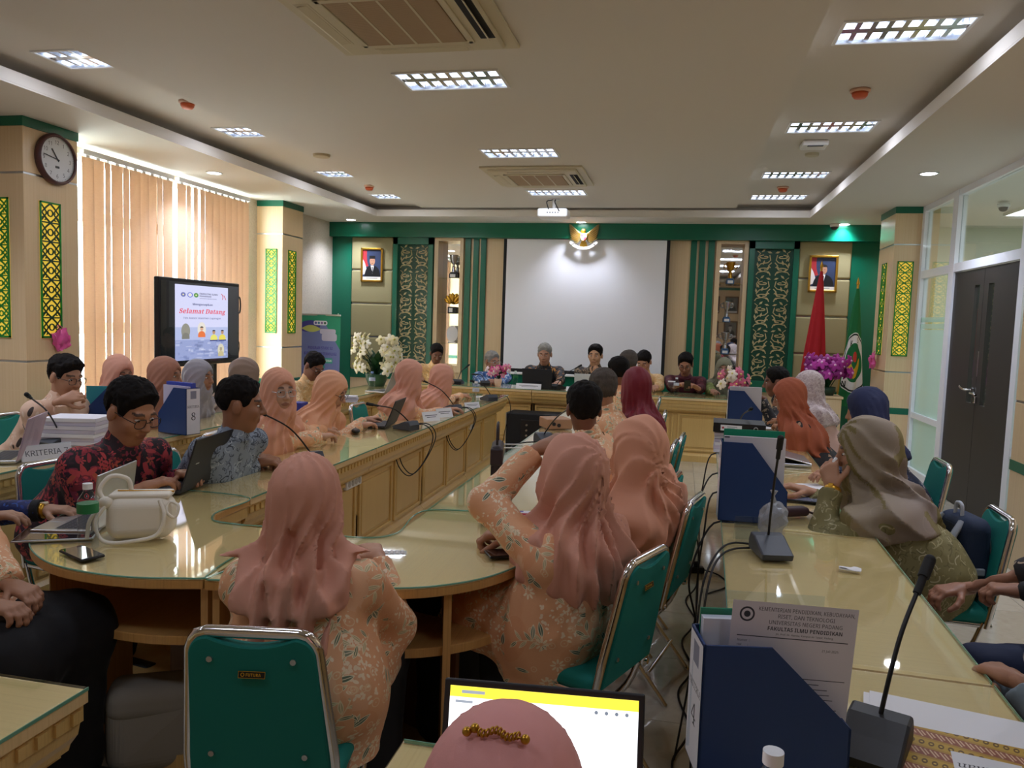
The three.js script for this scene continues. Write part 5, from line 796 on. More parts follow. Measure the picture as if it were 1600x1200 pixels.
// ---- nearest table: microphone, bottle, papers, folder, laptop; bags and floor cables
{
  const p = tb(1366, 1176); desktopMic('gooseneck microphone rising behind the file box marked 4', p, -.4, onZ(1440, 908, p.z - .16), { m: mat.black });
  const b = onY(1208, 1186, T0 + .197); bottle('water bottle with white cap before the file box marked 4', [b.x, T0, b.z], 1, capWhite, MS('#c9ccd6', .4));
  const f = tb(1500, 1168), pp = thing('loose_papers', 'white printed papers under the patterned folder', 'papers', [f.x - .01, T0, f.z - .06], -.22); part('sheet', RB(.3, .002, .21, .0008, 0, .001, 0), mat.paper, pp); part('sheet', RB(.3, .002, .21, .0008, .012, .003, -.008), mat.paper, pp);
  const fold = tex(512, 360, (c, W, H) => { c.fillStyle = '#b98f3c'; c.fillRect(0, 0, W, H); for (let j = -2; j < 9; j++) { c.save(); c.translate(0, j * 56); c.rotate(.16); c.fillStyle = j % 2 ? '#c9a23e' : '#9a5a44'; c.fillRect(-60, 0, W + 160, 44); for (let i = 0; i < 26; i++) { if (j % 2) { c.fillStyle = '#6f4f1c'; c.beginPath(); c.ellipse(i * 26 - 40, 22, 8, 14, 0, 0, 7); c.fill(); c.fillStyle = '#e6c65c'; c.beginPath(); c.arc(i * 26 - 40, 22, 4, 0, 7); c.fill(); } else { c.strokeStyle = '#e3c3a0'; c.lineWidth = 5; c.beginPath(); c.moveTo(i * 26 - 50, 4); c.lineTo(i * 26 - 30, 40); c.moveTo(i * 26 - 38, 6); c.lineTo(i * 26 - 24, 30); c.stroke(); } } c.restore(); } c.fillStyle = '#e4e4e6'; c.fillRect(160, 110, 180, 110); c.fillStyle = '#2a2b30'; c.font = 'italic 40px serif'; c.save(); c.translate(250, 172); c.rotate(Math.PI - .1); c.textAlign = 'center'; c.fillText('Rayman', 0, 8); c.restore(); });
  const fo = thing('patterned_folder', 'folder with brown and gold woven pattern and white label', 'folder', [f.x + .02, T0 + .005, f.z + .1], -.2); part('cover', RB(.33, .006, .24, .002, 0, .004, 0), MS('#c9a544', .6), fo); part('cover_print', QUAD(.328, .238).rotateX(-Q).translate(0, .0076, 0), new THREE.MeshStandardMaterial({ map: fold, roughness: .55 }), fo, 'woven pattern print with white label', true);
  const l1 = onY(717, 1080, .955), l2 = onY(1018, 1106, .955), scr = tex(640, 400, (c, W, H) => { c.fillStyle = '#eef1f6'; c.fillRect(0, 0, W, H); c.fillStyle = '#e6c83a'; c.fillRect(0, 0, W, 34); c.fillStyle = '#f7f7f4'; c.fillRect(0, 34, W, 26); c.fillStyle = '#5d6470'; for (let i = 0; i < 4; i++) { c.beginPath(); c.arc(500 + i * 34, 47, 6, 0, 7); c.fill(); } c.fillStyle = '#7c828c'; c.fillRect(40, 12, 80, 10); c.fillRect(20, 44, 60, 8); c.strokeStyle = '#c9d2de'; for (let i = 0; i < 14; i++) { c.beginPath(); c.moveTo(20, 90 + i * 22); c.lineTo(W - 20, 90 + i * 22); c.stroke(); } });
  const cx = (l1.x + l2.x) / 2, cz = (l1.z + l2.z) / 2 + .16, tr = -Math.atan2(l2.z - l1.z, l2.x - l1.x);
  laptop('black laptop showing a yellow topped sheet before the pink scarf', [cx, T0, cz], tr, { w: l1.distanceTo(l2) + .012, d: .225, open: .2, screen: new THREE.MeshStandardMaterial({ color: '#000', roughness: .3, emissive: '#fff', emissiveMap: scr, emissiveIntensity: .75 }) });
  const ll = new THREE.RectAreaLight('#eef1f8', .6, .29, .18); ll.position.set(cx, .86, cz - .115); ll.rotation.set(-.2, Math.PI + tr, 0, 'YXZ'); ll.castShadow = true; scene.add(ll);
}
{ // backpack on the chair behind the woman in olive
  const p = onY(1490, 880, .62), t = thing('backpack', 'navy backpack with grey trim hung on a teal chair', 'bag', [1.2, .48, -3.52], -Q + .15), m = plainM0('#1d2c46');
  const g = RB(.25, .33, .13, .05, 0, .165, 0, 5), q = g.attributes.position; for (let i = 0; i < q.count; i++) { const x = q.getX(i), y = q.getY(i), z = q.getZ(i); q.setXYZ(i, x * (1 - .25 * Math.max(0, y - .2)), y, z + .008 * noise3(x * 20, y * 20, z * 20)); } g.computeVertexNormals();
  part('body', g, m, t); part('front_pocket', RB(.19, .15, .05, .022, 0, .1, -.075, 4), m, t); part('zip', [TU([[-.1, .18, -.06], [-.08, .28, -.05], [0, .32, -.03], [.08, .28, -.05], [.1, .18, -.06]], .004, 30, 5), TU([[-.08, .15, -.1], [0, .165, -.104], [.08, .15, -.1]], .003, 16, 5)], mat.steel, t); part('carry_loop', TU([[-.03, .32, .03], [-.02, .37, .03], [.02, .37, .03], [.03, .32, .03]], .008, 20), MS('#b8bcc2', .7), t); for (const s of [-1, 1]) part('shoulder_strap', TU([[s * .07, .31, .05], [s * .1, .24, .1], [s * .11, .1, .1], [s * .12, .02, .05]], .014, 26, 6), MS('#9aa0a8', .8), t); part('side_buckle', RB(.02, .03, .05, .006, .125, .12, 0), MS('#9aa0a8', .6), t);
}
{ // grey bag on the floor under the near chair
  const p = onY(232, 1190, 0), t = thing('shoulder_bag', 'soft grey canvas bag on the floor beside the near chair', 'bag', [p.x + .05, 0, p.z], .5), m = plainM0('#a39f94'), g = RB(.34, .3, .16, .07, 0, .15, 0, 5), q = g.attributes.position; for (let i = 0; i < q.count; i++) { const x = q.getX(i), y = q.getY(i), z = q.getZ(i); q.setXYZ(i, x, y * (1 + .08 * noise3(x * 8, 1, z * 8)), z + .012 * noise3(x * 12, y * 12, 3)); } g.computeVertexNormals(); part('body', g, m, t); part('flap', RB(.33, .12, .165, .05, 0, .25, .004, 3), m, t); part('strap', TU([[-.16, .22, 0], [-.22, .1, .05], [-.25, .02, .1], [-.1, .012, .16]], .012, 26, 6), MS('#4d4b46', .8), t);
}
function plainM0(c) { return MP(c, .8, { bumpMap: weaveBump, bumpScale: .0006 }); }
{ // cables between the rows
  const r = rng(12), f = (x, y, z) => [x, y, z];
  [[-3.9, .02, -3.55], [-4.4, -.02, -4.1], [-5.1, .01, -4.7], [-3.3, -.03, -3.0]].forEach(([z, dx, z2], i) => { const x = .1 - z * .0315; single('cable', [TU([f(x + .05, .74, z), f(x - .03, .74, z + .02), f(x - .09 + dx, .55, z + .12), f(x - .08, .25, z - .1), f(x - .1, .03, z2 + .1), f(x - .16, .008, z2 + .3), f(x - .12, .008, z2 + .55)], .0045, 60, 6)], mat.rubber, ['black cable looping from the table beside the binder stack', 'black cable hanging below the far blue file box', 'black cable dropping to the floor by the back table', 'black cable hanging below the tall microphone'][i], 'cable', 'black cables by the aisle'); });
  const p = onY(1070, 894, 0), t = thing('extension_strip', 'black power strip lying on the aisle floor', 'socket', [p.x, 0, p.z], .2); part('body', RB(.24, .04, .05, .01, 0, .02, 0), mat.black, t); for (let i = 0; i < 3; i++) part('plug', RB(.03, .035, .03, .008, -.07 + i * .07, .055, 0), mat.rubber, t); part('lead', TU([[.12, .02, 0], [.2, .006, .05], [.2, .006, .25], [.05, .006, .4]], .005, 30, 6), mat.rubber, t);
}
// ================================================================ PEOPLE: distance fields meshed into continuous surfaces
const smin = (a, b, k) => { const h = Math.max(k - Math.abs(a - b), 0) / k; return Math.min(a, b) - h * h * k * .25; };
const smax = (a, b, k) => -smin(-a, -b, k);
function capsule(a, b, ra, rb = ra) { const ax = a.x, ay = a.y, az = a.z, dx = b.x - ax, dy = b.y - ay, dz = b.z - az, l2 = dx * dx + dy * dy + dz * dz || 1e-9; return (x, y, z) => { const px = x - ax, py = y - ay, pz = z - az; let t = (px * dx + py * dy + pz * dz) / l2; t = t < 0 ? 0 : t > 1 ? 1 : t; const qx = px - dx * t, qy = py - dy * t, qz = pz - dz * t; return Math.sqrt(qx * qx + qy * qy + qz * qz) - (ra + (rb - ra) * t); }; }
// frame: { o, x, y, z } ; ellipsoid at local (cx,cy,cz) with radii
function ellipsoid(f, cx, cy, cz, rx, ry, rz) { const { o, x: X, y: Y, z: Z } = f; return (x, y, z) => { const px = x - o.x, py = y - o.y, pz = z - o.z; const a = (px * X.x + py * X.y + pz * X.z - cx), b = (px * Y.x + py * Y.y + pz * Y.z - cy), c = (px * Z.x + py * Z.y + pz * Z.z - cz); const k0 = Math.sqrt(a * a / rx / rx + b * b / ry / ry + c * c / rz / rz), k1 = Math.sqrt(a * a / (rx * rx * rx * rx) + b * b / (ry * ry * ry * ry) + c * c / (rz * rz * rz * rz)) || 1e-9; return k0 < 1e-6 ? -Math.min(rx, ry, rz) : k0 * (k0 - 1) / k1; }; }
const joined = (list) => (x, y, z) => { let d = list[0][0](x, y, z); for (let i = 1; i < list.length; i++) d = smin(d, list[i][0](x, y, z), list[i][1]); return d; };
function meshField(sdf, lo, hi, cell, slack = .02) {
  const nx = Math.ceil((hi.x - lo.x) / cell) + 2, ny = Math.ceil((hi.y - lo.y) / cell) + 2, nz = Math.ceil((hi.z - lo.z) / cell) + 2, D = new Float32Array(nx * ny * nz).fill(1), sx = 1, sy = nx, sz = nx * ny, BS = 4;
  const rad0 = BS * cell * .87 + slack;
  for (let K = 0; K < nz; K += BS) for (let J = 0; J < ny; J += BS) for (let I = 0; I < nx; I += BS) {
    const dc = sdf(lo.x + (I + BS / 2) * cell, lo.y + (J + BS / 2) * cell, lo.z + (K + BS / 2) * cell), far = Math.abs(dc) > rad0 * 1.25;
    for (let k = K; k < Math.min(K + BS, nz); k++) for (let j = J; j < Math.min(J + BS, ny); j++) for (let i = I; i < Math.min(I + BS, nx); i++) D[i + j * sy + k * sz] = far ? dc : sdf(lo.x + i * cell, lo.y + j * cell, lo.z + k * cell);
  }
  const vid = new Int32Array(nx * ny * nz).fill(-1), pos = [], idx = [], off = [0, sx, sy, sx + sy, sz, sx + sz, sy + sz, sx + sy + sz];
  for (let k = 0; k < nz - 1; k++) for (let j = 0; j < ny - 1; j++) for (let i = 0; i < nx - 1; i++) {
    const b = i + j * sy + k * sz; let m = 0; for (let c = 0; c < 8; c++) if (D[b + off[c]] < 0) m |= 1 << c; if (m === 0 || m === 255) continue;
    let x = 0, y = 0, z = 0, n = 0;
    for (let c = 0; c < 8; c++) for (let a = 0; a < 3; a++) { const e = c | (1 << a); if (e === c) continue; const d0 = D[b + off[c]], d1 = D[b + off[e]]; if ((d0 < 0) === (d1 < 0)) continue; const t = d0 / (d0 - d1); x += (c & 1) + (a === 0 ? t : 0); y += ((c >> 1) & 1) + (a === 1 ? t : 0); z += ((c >> 2) & 1) + (a === 2 ? t : 0); n++; }
    vid[b] = pos.length / 3; pos.push(lo.x + (i + x / n) * cell, lo.y + (j + y / n) * cell, lo.z + (k + z / n) * cell);
  }
  for (let k = 1; k < nz - 1; k++) for (let j = 1; j < ny - 1; j++) for (let i = 1; i < nx - 1; i++) {
    const b = i + j * sy + k * sz, s = D[b] < 0;
    for (let a = 0; a < 3; a++) { const st = [sx, sy, sz][a]; if (s === (D[b + st] < 0)) continue; const u = [sy, sz, sx][a], v = [sz, sx, sy][a], q0 = vid[b - u - v], q1 = vid[b - v], q2 = vid[b], q3 = vid[b - u]; if (q0 < 0 || q1 < 0 || q2 < 0 || q3 < 0) continue; s ? idx.push(q0, q1, q2, q0, q2, q3) : idx.push(q0, q2, q1, q0, q3, q2); }
  }
  const g = new THREE.BufferGeometry(); g.setAttribute('position', new THREE.Float32BufferAttribute(pos, 3)); g.setIndex(idx); g.computeVertexNormals(); return g;
}
function tint(g, fn) { const p = g.attributes.position, c = new Float32Array(p.count * 3); for (let i = 0; i < p.count; i++) { const q = fn(p.getX(i), p.getY(i), p.getZ(i)); c[i * 3] = q.r; c[i * 3 + 1] = q.g; c[i * 3 + 2] = q.b; } g.setAttribute('color', new THREE.BufferAttribute(c, 3)); return g; }
const box3 = (pts, m) => { const lo = pts[0].clone(), hi = pts[0].clone(); pts.forEach((p) => { lo.min(p); hi.max(p); }); return [lo.subScalar(m), hi.addScalar(m)]; };
// a hand: wrist, finger direction, back-of-hand normal, thumb side sign, curl 0..1
function handField(W, dir, nor, sign, curl, k, spread = 1) {
  const d = dir.clone().normalize(), n = nor.clone().addScaledVector(d, -nor.dot(d)).normalize(), s = new THREE.Vector3().crossVectors(n, d).multiplyScalar(sign), at = (a, b, c) => W.clone().addScaledVector(d, a * k).addScaledVector(s, b * k).addScaledVector(n, c * k), L = [], pts = [W.clone()];
  const kx = [.03, .01, -.01, -.028], kl = [.084, .088, .083, .074], fl = [.07, .078, .073, .056];
  L.push([capsule(at(-.03, 0, 0), at(.02, 0, 0), .023 * k, .022 * k), 0]);
  for (let i = 0; i < 4; i++) L.push([capsule(at(.015, kx[i] * .6, 0), at(kl[i], kx[i], .002), .0135 * k, .0115 * k), .018 * k]);
  const fing = [];
  for (let i = 0; i < 4; i++) {
    let p = at(kl[i], kx[i], .002), a = curl * .75 + .08, f = d.clone().addScaledVector(s, kx[i] * 1.6 * spread).normalize(), r = .0098 * k;
    for (let j = 0; j < 3; j++) { const v = f.clone().multiplyScalar(Math.cos(a)).addScaledVector(n, -Math.sin(a)), q = p.clone().addScaledVector(v, fl[i] * [.46, .3, .24][j] * k); fing.push(capsule(p, q, r, r * .92)); p = q; r *= .92; a += curl * [1.15, .9, 0][j] + .1; pts.push(q); }
  }
  let p = at(.022, .026, -.004), r = .0125 * k; const td = [[.62, .72, -.25], [.86, .42, -.3 - curl * .3], [.95, .1 - curl * .4, -.3 - curl * .4]], tl = [.042, .032, .026];
  for (let j = 0; j < 3; j++) { const v = V(0, 0, 0).addScaledVector(d, td[j][0]).addScaledVector(s, td[j][1]).addScaledVector(n, td[j][2]).normalize(), q = p.clone().addScaledVector(v, tl[j] * k); fing.push(capsule(p, q, r, r * .9)); p = q; r *= .9; pts.push(q); }
  const palm = joined(L); return { f: (x, y, z) => { let m = palm(x, y, z); for (const c of fing) m = smin(m, c(x, y, z), .006 * k); return m; }, pts };
}
const CELLS = [{ head: .0046, hand: .0042, cloth: .0105, hij: .0078, core: .03 }, { head: .0058, hand: .0056, cloth: .0145, hij: .0105, core: .032 }, { head: .0075, hand: .0075, cloth: .02, hij: .015, core: .036 }];
const skinMat = MP('#ffffff', .52, { vertexColors: true, sheen: .15 }), eyeWhite = MS('#e9e4de', .25), iris = MS('#1d120c', .2), shoeMat = MS('#141414', .45);
const peopleStats = [];
function person(o) {
  const k = o.k ?? 1, female = !!o.female, lod = CELLS[o.lod ?? 1], H = o.head.clone(), yaw = rad(o.yaw), hy = rad(o.hy ?? o.yaw), hp = rad(o.hp ?? 8), U = V(0, 1, 0), F = V(Math.sin(yaw), 0, Math.cos(yaw)), X = V(Math.cos(yaw), 0, -Math.sin(yaw));
  // skeleton
  const hz = V(Math.sin(hy) * Math.cos(hp), -Math.sin(hp), Math.cos(hy) * Math.cos(hp)), hx = V(Math.cos(hy), 0, -Math.sin(hy)), hyv = new THREE.Vector3().crossVectors(hz, hx); if (o.tilt) { const t = rad(o.tilt), a = hx.clone(), b = hyv.clone(); hx.copy(a).multiplyScalar(Math.cos(t)).addScaledVector(b, Math.sin(t)); hyv.copy(b).multiplyScalar(Math.cos(t)).addScaledVector(a, -Math.sin(t)); }
  const hf = { o: H, x: hx, y: hyv, z: hz }, hl = (a, b, c) => H.clone().addScaledVector(hx, a * k).addScaledVector(hyv, b * k).addScaledVector(hz, c * k);
  const Nb = H.clone().addScaledVector(U, (female ? -.158 : -.148) * k).addScaledVector(F, (-.035 - .05 * Math.sin(hp)) * k), hipY = o.hipY ?? .55, Lt = (o.L ?? (female ? .43 : .47)) * k, dy = Nb.y - hipY, off = o.off ?? clamp(Math.sqrt(Math.max(0, Lt * Lt - dy * dy)), .02, .26);
  const P0 = Nb.clone().addScaledVector(F, -off); P0.y = hipY; if (o.hip) P0.set(o.hip[0], hipY, o.hip[1]); if (o.sway) P0.addScaledVector(X, o.sway);
  const T = Nb.clone().sub(P0).normalize(), Tx = X.clone().addScaledVector(T, -X.dot(T)).normalize(), Tz = new THREE.Vector3().crossVectors(Tx, T), TL = Nb.distanceTo(P0), sw = (o.sw ?? (female ? .15 : .175)) * k, fat = o.fat ?? 0;
  const tp = (a, b, c) => P0.clone().addScaledVector(Tx, a * k).addScaledVector(T, b * TL).addScaledVector(Tz, c * k);
  const sh = [1, -1].map((s) => Nb.clone().addScaledVector(T, -.055 * k).addScaledVector(Tx, s * sw).addScaledVector(F, .01));
  const arms = [0, 1].map((i) => {
    const h = o.hands?.[i] ?? {}, s = i ? -1 : 1, S0 = sh[i], l1 = (h.l1 ?? .27) * k, l2 = (h.l2 ?? .235) * k;
    let W = h.p ? h.p.clone() : P0.clone().addScaledVector(F, .3 * k).addScaledVector(X, s * .09).setY(.66), d = W.clone().sub(S0), L = d.length(); if (L > (l1 + l2) * .985) { W = S0.clone().addScaledVector(d, (l1 + l2) * .985 / L); d = W.clone().sub(S0); L = d.length(); }
    const a = clamp((l1 * l1 - l2 * l2 + L * L) / (2 * L), -l1, l1), hh = Math.sqrt(Math.max(0, l1 * l1 - a * a)), u = d.clone().normalize(), pole = (h.pole ? h.pole.clone() : V(0, -1, 0).addScaledVector(X, s * .55).addScaledVector(F, -.35)); pole.addScaledVector(u, -pole.dot(u)).normalize();
    const E = S0.clone().addScaledVector(u, a).addScaledVector(pole, hh), fore = W.clone().sub(E).normalize(), dir = h.dir ? h.dir.clone() : (h.flat === false ? fore.clone() : fore.clone().setY(fore.y * .25)), nor = h.nor ? h.nor.clone() : (Math.abs(dir.clone().normalize().y) > .9 ? F.clone() : U.clone());
    return { S0, E, W, fore, dir: dir.normalize(), nor, curl: h.curl ?? .35, sign: i ? 1 : -1, skip: h.skip };
  });
  const hipS = [1, -1].map((s) => P0.clone().addScaledVector(X, s * .085 * k)), ko = o.kneeX !== undefined ? clamp((o.kneeX - P0.x) * Math.sign(F.x) / k, .1, .4) : o.knees ?? .4, knee = hipS.map((p, i) => p.clone().addScaledVector(F, ko * k).addScaledVector(X, (i ? -1 : 1) * (o.splay ?? .03)).setY(.52 * (o.kneeY ?? 1))), ank = knee.map((p) => p.clone().addScaledVector(F, o.tuck ?? -.04).setY(.1));
  const base = V(P0.x, 0, P0.z), root = thing('person', o.label, 'person', base, 0, o.group), rel = (g) => { g.translate(-base.x, 0, -base.z); return g; };
  // ---- skin: head, neck, hands and the hidden core, one mesh
  const sk = new THREE.Color(o.skin ?? '#a9765a'), lip = new THREE.Color(o.lip ?? '#8a4a42').lerp(sk, female ? .15 : .45), brow = new THREE.Color(o.brow ?? '#2a1c14');
  const E_ = (cx, cy, cz, rx, ry, rz) => ellipsoid(hf, cx * k, cy * k, cz * k, rx * k, ry * k, rz * k), Cq = (a, b, r0, r1) => capsule(hl(...a), hl(...b), r0 * k, (r1 ?? r0) * k);
  const headL = [[E_(0, .035, -.015, .0735, .087, .092), 0], [E_(0, -.04, .026, .057, .07, .062), .04 * k], [Cq([-.018, -.096, .05], [.018, -.096, .05], .02), .03 * k], [Cq([0, .018, .084], [0, -.02, .106], .008, .0115), .012 * k], [Cq([-.011, -.024, .096], [.011, -.024, .096], .0085), .008 * k], [Cq([-.036, .03, .074], [.036, .03, .074], .011), .016 * k], [Cq([-.04, -.02, .058], [-.036, -.03, .06], .02), .02 * k], [Cq([.04, -.02, .058], [.036, -.03, .06], .02), .02 * k], [Cq([-.017, -.054, .083], [.017, -.054, .083], .0065), .006 * k], [Cq([-.014, -.064, .081], [.014, -.064, .081], .0072), .006 * k], [capsule(hl(0, -.055, -.022), Nb.clone(), .052 * k, .056 * k), .03 * k]];
  if (!o.hijab) for (const s of [-1, 1]) headL.push([E_(s * .077, -.004, -.014, .011, .032, .02), .006 * k]);
  const hj = joined(headL), sockets = [-1, 1].map((s) => E_(s * .031, .01, .094, .017, .0095, .018)), mouth = Cq([-.02, -.0592, .093], [.02, -.0592, .093], .0032), headF = (x, y, z) => { let d = hj(x, y, z); for (const q of sockets) d = smax(d, -q(x, y, z), .008 * k); return smax(d, -mouth(x, y, z), .003 * k); };
  const pieces = [];
  if (!o.noHead) {
    const [lo, hi] = box3([hl(0, .02, 0), Nb], .125 * k), g = meshField(headF, lo, hi, o.noFace && o.hijab ? .011 : lod.head, .01), v = V();
    pieces.push(tint(g, (x, y, z) => { v.set(x - H.x, y - H.y, z - H.z).divideScalar(k); const a = v.dot(hx), b = v.dot(hyv), c = v.dot(hz), q = sk.clone(); if (c > .05) { const bx = Math.abs(a); if (bx > .014 && bx < .05 && Math.abs(b - .033 - .004 * Math.cos((bx - .03) * 80)) < .0048) q.lerp(brow, .85); const m = Math.hypot(a / .024, (b + .059) / .0105); if (m < 1) q.lerp(lip, .8); } if (!o.hijab && o.stubble && b < -.05 && c > .0) q.lerp(brow, .12); return q; }));
  }
  for (const A of arms) if (!A.skip) { const h = handField(A.W, A.dir, A.nor, A.sign, A.curl, k * (female ? .92 : 1)), [lo, hi] = box3(h.pts, .04); pieces.push(tint(meshField(h.f, lo, hi, lod.hand, .004), () => sk)); }
  { // core: torso, arms and legs under the clothes
    const L = [[capsule(tp(-.06, .02, 0), tp(.06, .02, 0), .09 * k), 0], [capsule(tp(0, .05, 0), tp(0, .75, 0), .1 * k, .09 * k), .05], [capsule(sh[0], sh[1], .038 * k), .05], [capsule(Nb, tp(0, .8, 0), .045 * k), .03]];
    for (const A of arms) { L.push([capsule(A.S0, A.E, .036 * k, .03 * k), .02], [capsule(A.E, A.W, .03 * k, .022 * k), .015]); }
    for (let i = 0; i < 2; i++) L.push([capsule(hipS[i], knee[i], .06 * k, .045 * k), .03], [capsule(knee[i], ank[i], .042 * k, .03 * k), .02]);
    const [lo, hi] = box3([P0, Nb, ...knee, ...ank, ...arms.map((a) => a.E), ...arms.map((a) => a.W), ...sh], .12); pieces.push(tint(meshField(joined(L), lo, hi, lod.core, .01), () => sk));
  }
  const body = mergeGeometries(pieces.map((g) => { const h = g.toNonIndexed(); return h; })); body.userData.ready = true; part('body', rel(body), skinMat, root);
  if (!o.noHead && !o.noFace) for (const s of [-1, 1]) { const e = SP(.0098 * k, 0, 0, 0, 1.25, .52, .9, 10), c = hl(s * .031, .0105, .0735), q = new THREE.Quaternion().setFromRotationMatrix(new THREE.Matrix4().makeBasis(hx, hyv, hz)); e.applyQuaternion(q); e.translate(c.x, c.y, c.z); const m = part('eye', rel(e), eyeWhite, root); const i = SP(.0054 * k, 0, 0, 0, 1, .9, .5, 8), ci = hl(s * .031, .0095, .0815); i.applyQuaternion(q); i.translate(ci.x, ci.y, ci.z); part('iris', rel(i), iris, m); }
  // ---- clothing
  const wr = o.wrinkle ?? .007, sd = (o.seed ?? 1) * 13.7, wrk = (x, y, z) => wr * (noise3(x * 11 + sd, y * 13, z * 11) * .7 + (1 - 2 * Math.abs(noise3(x * 17, y * 10 + sd, z * 17))) * .6);
  const sl = o.sleeve ?? 1; let shirtField;
  {
    const L = [[capsule(tp(-.085, .02, -.01), tp(.085, .02, -.01), (.118 + fat) * k), 0], [capsule(tp(-.06, .36, 0.01), tp(.06, .36, 0.01), (.112 + fat) * k), .07], [capsule(tp(-.075, .68, 0), tp(.075, .68, 0), (.104 + fat * .6) * k), .07], [capsule(sh[0].clone().lerp(sh[1], .04), sh[1].clone().lerp(sh[0], .04), .056 * k), .06], [capsule(Nb.clone().addScaledVector(T, -.05 * k), Nb.clone().addScaledVector(T, .006 * k), .074 * k, .064 * k), .04], [capsule(Nb, Nb.clone().lerp(hl(0, -.055, -.022), female ? .2 : .42), .066 * k, .06 * k), .02]];
    for (let i = 0; i < 2; i++) L.push([capsule(tp((i ? -1 : 1) * .062, .66, .05), tp((i ? -1 : 1) * .05, .62, .055), (female ? .062 : .05) * k), .05]);
    shirtField = joined([...L, ...arms.map((A) => [capsule(A.S0, A.S0.clone().lerp(A.E, A.E.y > A.S0.y - .08 ? .05 : .5), .066 * k, .062 * k), .035])]);
    for (const A of arms) { L.push([capsule(A.S0, A.E, (.06 + fat * .3) * k, (.05 + fat * .2) * k), .035]); if (sl > .6) L.push([capsule(A.E, A.E.clone().lerp(A.W, .93), .049 * k, .039 * k), .022]); else L.push([capsule(A.E, A.E.clone().lerp(A.W, .12), .05 * k), .02]); }
    const drop = o.tunic ?? (female ? .62 : .0); if (drop) for (let i = 0; i < 2; i++) L.push([capsule(hipS[i], hipS[i].clone().lerp(knee[i], drop), .128 * k, .112 * k), .09]); if (female) L.push([capsule(tp(-.06, .2, -.005), tp(.06, .2, -.005), (.118 + fat) * k), .08]);
    if (o.drape) for (let i = 0; i < 2; i++) { const q = hipS[i].clone().addScaledVector(F, .02); L.push([capsule(q, q.clone().setY(o.drape), .112 * k, .125 * k), .07]); }
    const f0 = joined(L); const cuts = arms.map((A) => ({ p: A.E.clone().lerp(A.W, sl > .6 ? .93 : .16), d: A.fore })), dropLow = hipY - (o.hem ?? (female ? .16 : .1));
    const f = (x, y, z) => { let d = f0(x, y, z); if (d > .07 || d < -.05) return Math.max(d, dropLow - y); d -= wrk(x, y, z); for (const c of cuts) { const px = x - c.p.x, py = y - c.p.y, pz = z - c.p.z, s = px * c.d.x + py * c.d.y + pz * c.d.z; if (s > -.04 && s < .14 && px * px + py * py + pz * pz - s * s < .0045) d = Math.max(d, s); } return Math.max(d, dropLow - y); };
    const pts = [P0, Nb, ...sh, ...arms.map((a) => a.E), ...arms.map((a) => a.E.clone().lerp(a.W, .9))]; if (drop) pts.push(...knee.map((q, i) => hipS[i].clone().lerp(q, drop)));
    const [lo, hi] = box3(pts, .15 + fat); part(female ? 'tunic' : 'shirt', rel(meshField(f, lo, hi, lod.cloth, .02)), o.top, root);
    if (!female && !o.noHead) { const ring = []; for (let i = 0; i <= 14; i++) { const a = lerp(-2.6, 2.6, i / 14) + Math.PI, c = Nb.clone().addScaledVector(T, (.012 - .012 * Math.cos(a - Math.PI) * -1) * k).addScaledVector(Tx, Math.sin(a) * .062 * k).addScaledVector(Tz, (-Math.cos(a) * -.062 + .006) * k * -1); ring.push(c); } part('collar', rel(TU(ring, .014 * k, 40, 7)), o.collar ?? o.top, root); }
    if (o.cuff) arms.forEach((A) => { if (A.skip) return; const a = A.E.clone().lerp(A.W, .84), b = A.E.clone().lerp(A.W, .955); part('cuff', rel(ROD(a, b, .043 * k, 16, .041 * k)), o.cuff, root); });
  }
  { // trousers or skirt
    const L = [[capsule(tp(-.07, 0, 0), tp(.07, 0, 0), (.092 + fat * .7) * k), 0]], r0 = o.skirt ? .1 : .088, r1 = o.skirt ? .1 : .072; for (let i = 0; i < 2; i++) L.push([capsule(hipS[i], knee[i], r0 * k, r1 * k), .05], [capsule(knee[i], ank[i], (o.skirt ? .1 : .066) * k, (o.skirt ? .1 : .05) * k), o.skirt ? .09 : .03]); if (o.skirt) L.push([capsule(knee[0], knee[1], .09 * k), .06], [capsule(ank[0], ank[1], .09 * k), .06]);
    const f0 = joined(L), f = (x, y, z) => { const d = f0(x, y, z); return Math.max(Math.abs(d) > .06 ? d : d - wrk(x + 5, y, z), .05 - y); }, [lo, hi] = box3([P0, ...knee, ...ank], .16 + fat); part(o.skirt ? 'skirt' : 'trousers', rel(meshField(f, lo, hi, lod.cloth * (o.legs ?? 1.9), .02)), o.bottom ?? blackCloth, root);
    for (let i = 0; i < 2; i++) { const g = RB(.085 * k, .075, .25 * k, .035, 0, .0375, .05, 3); g.rotateY(yaw); g.translate(ank[i].x, 0, ank[i].z); part('shoe', rel(g), shoeMat, root); }
  }
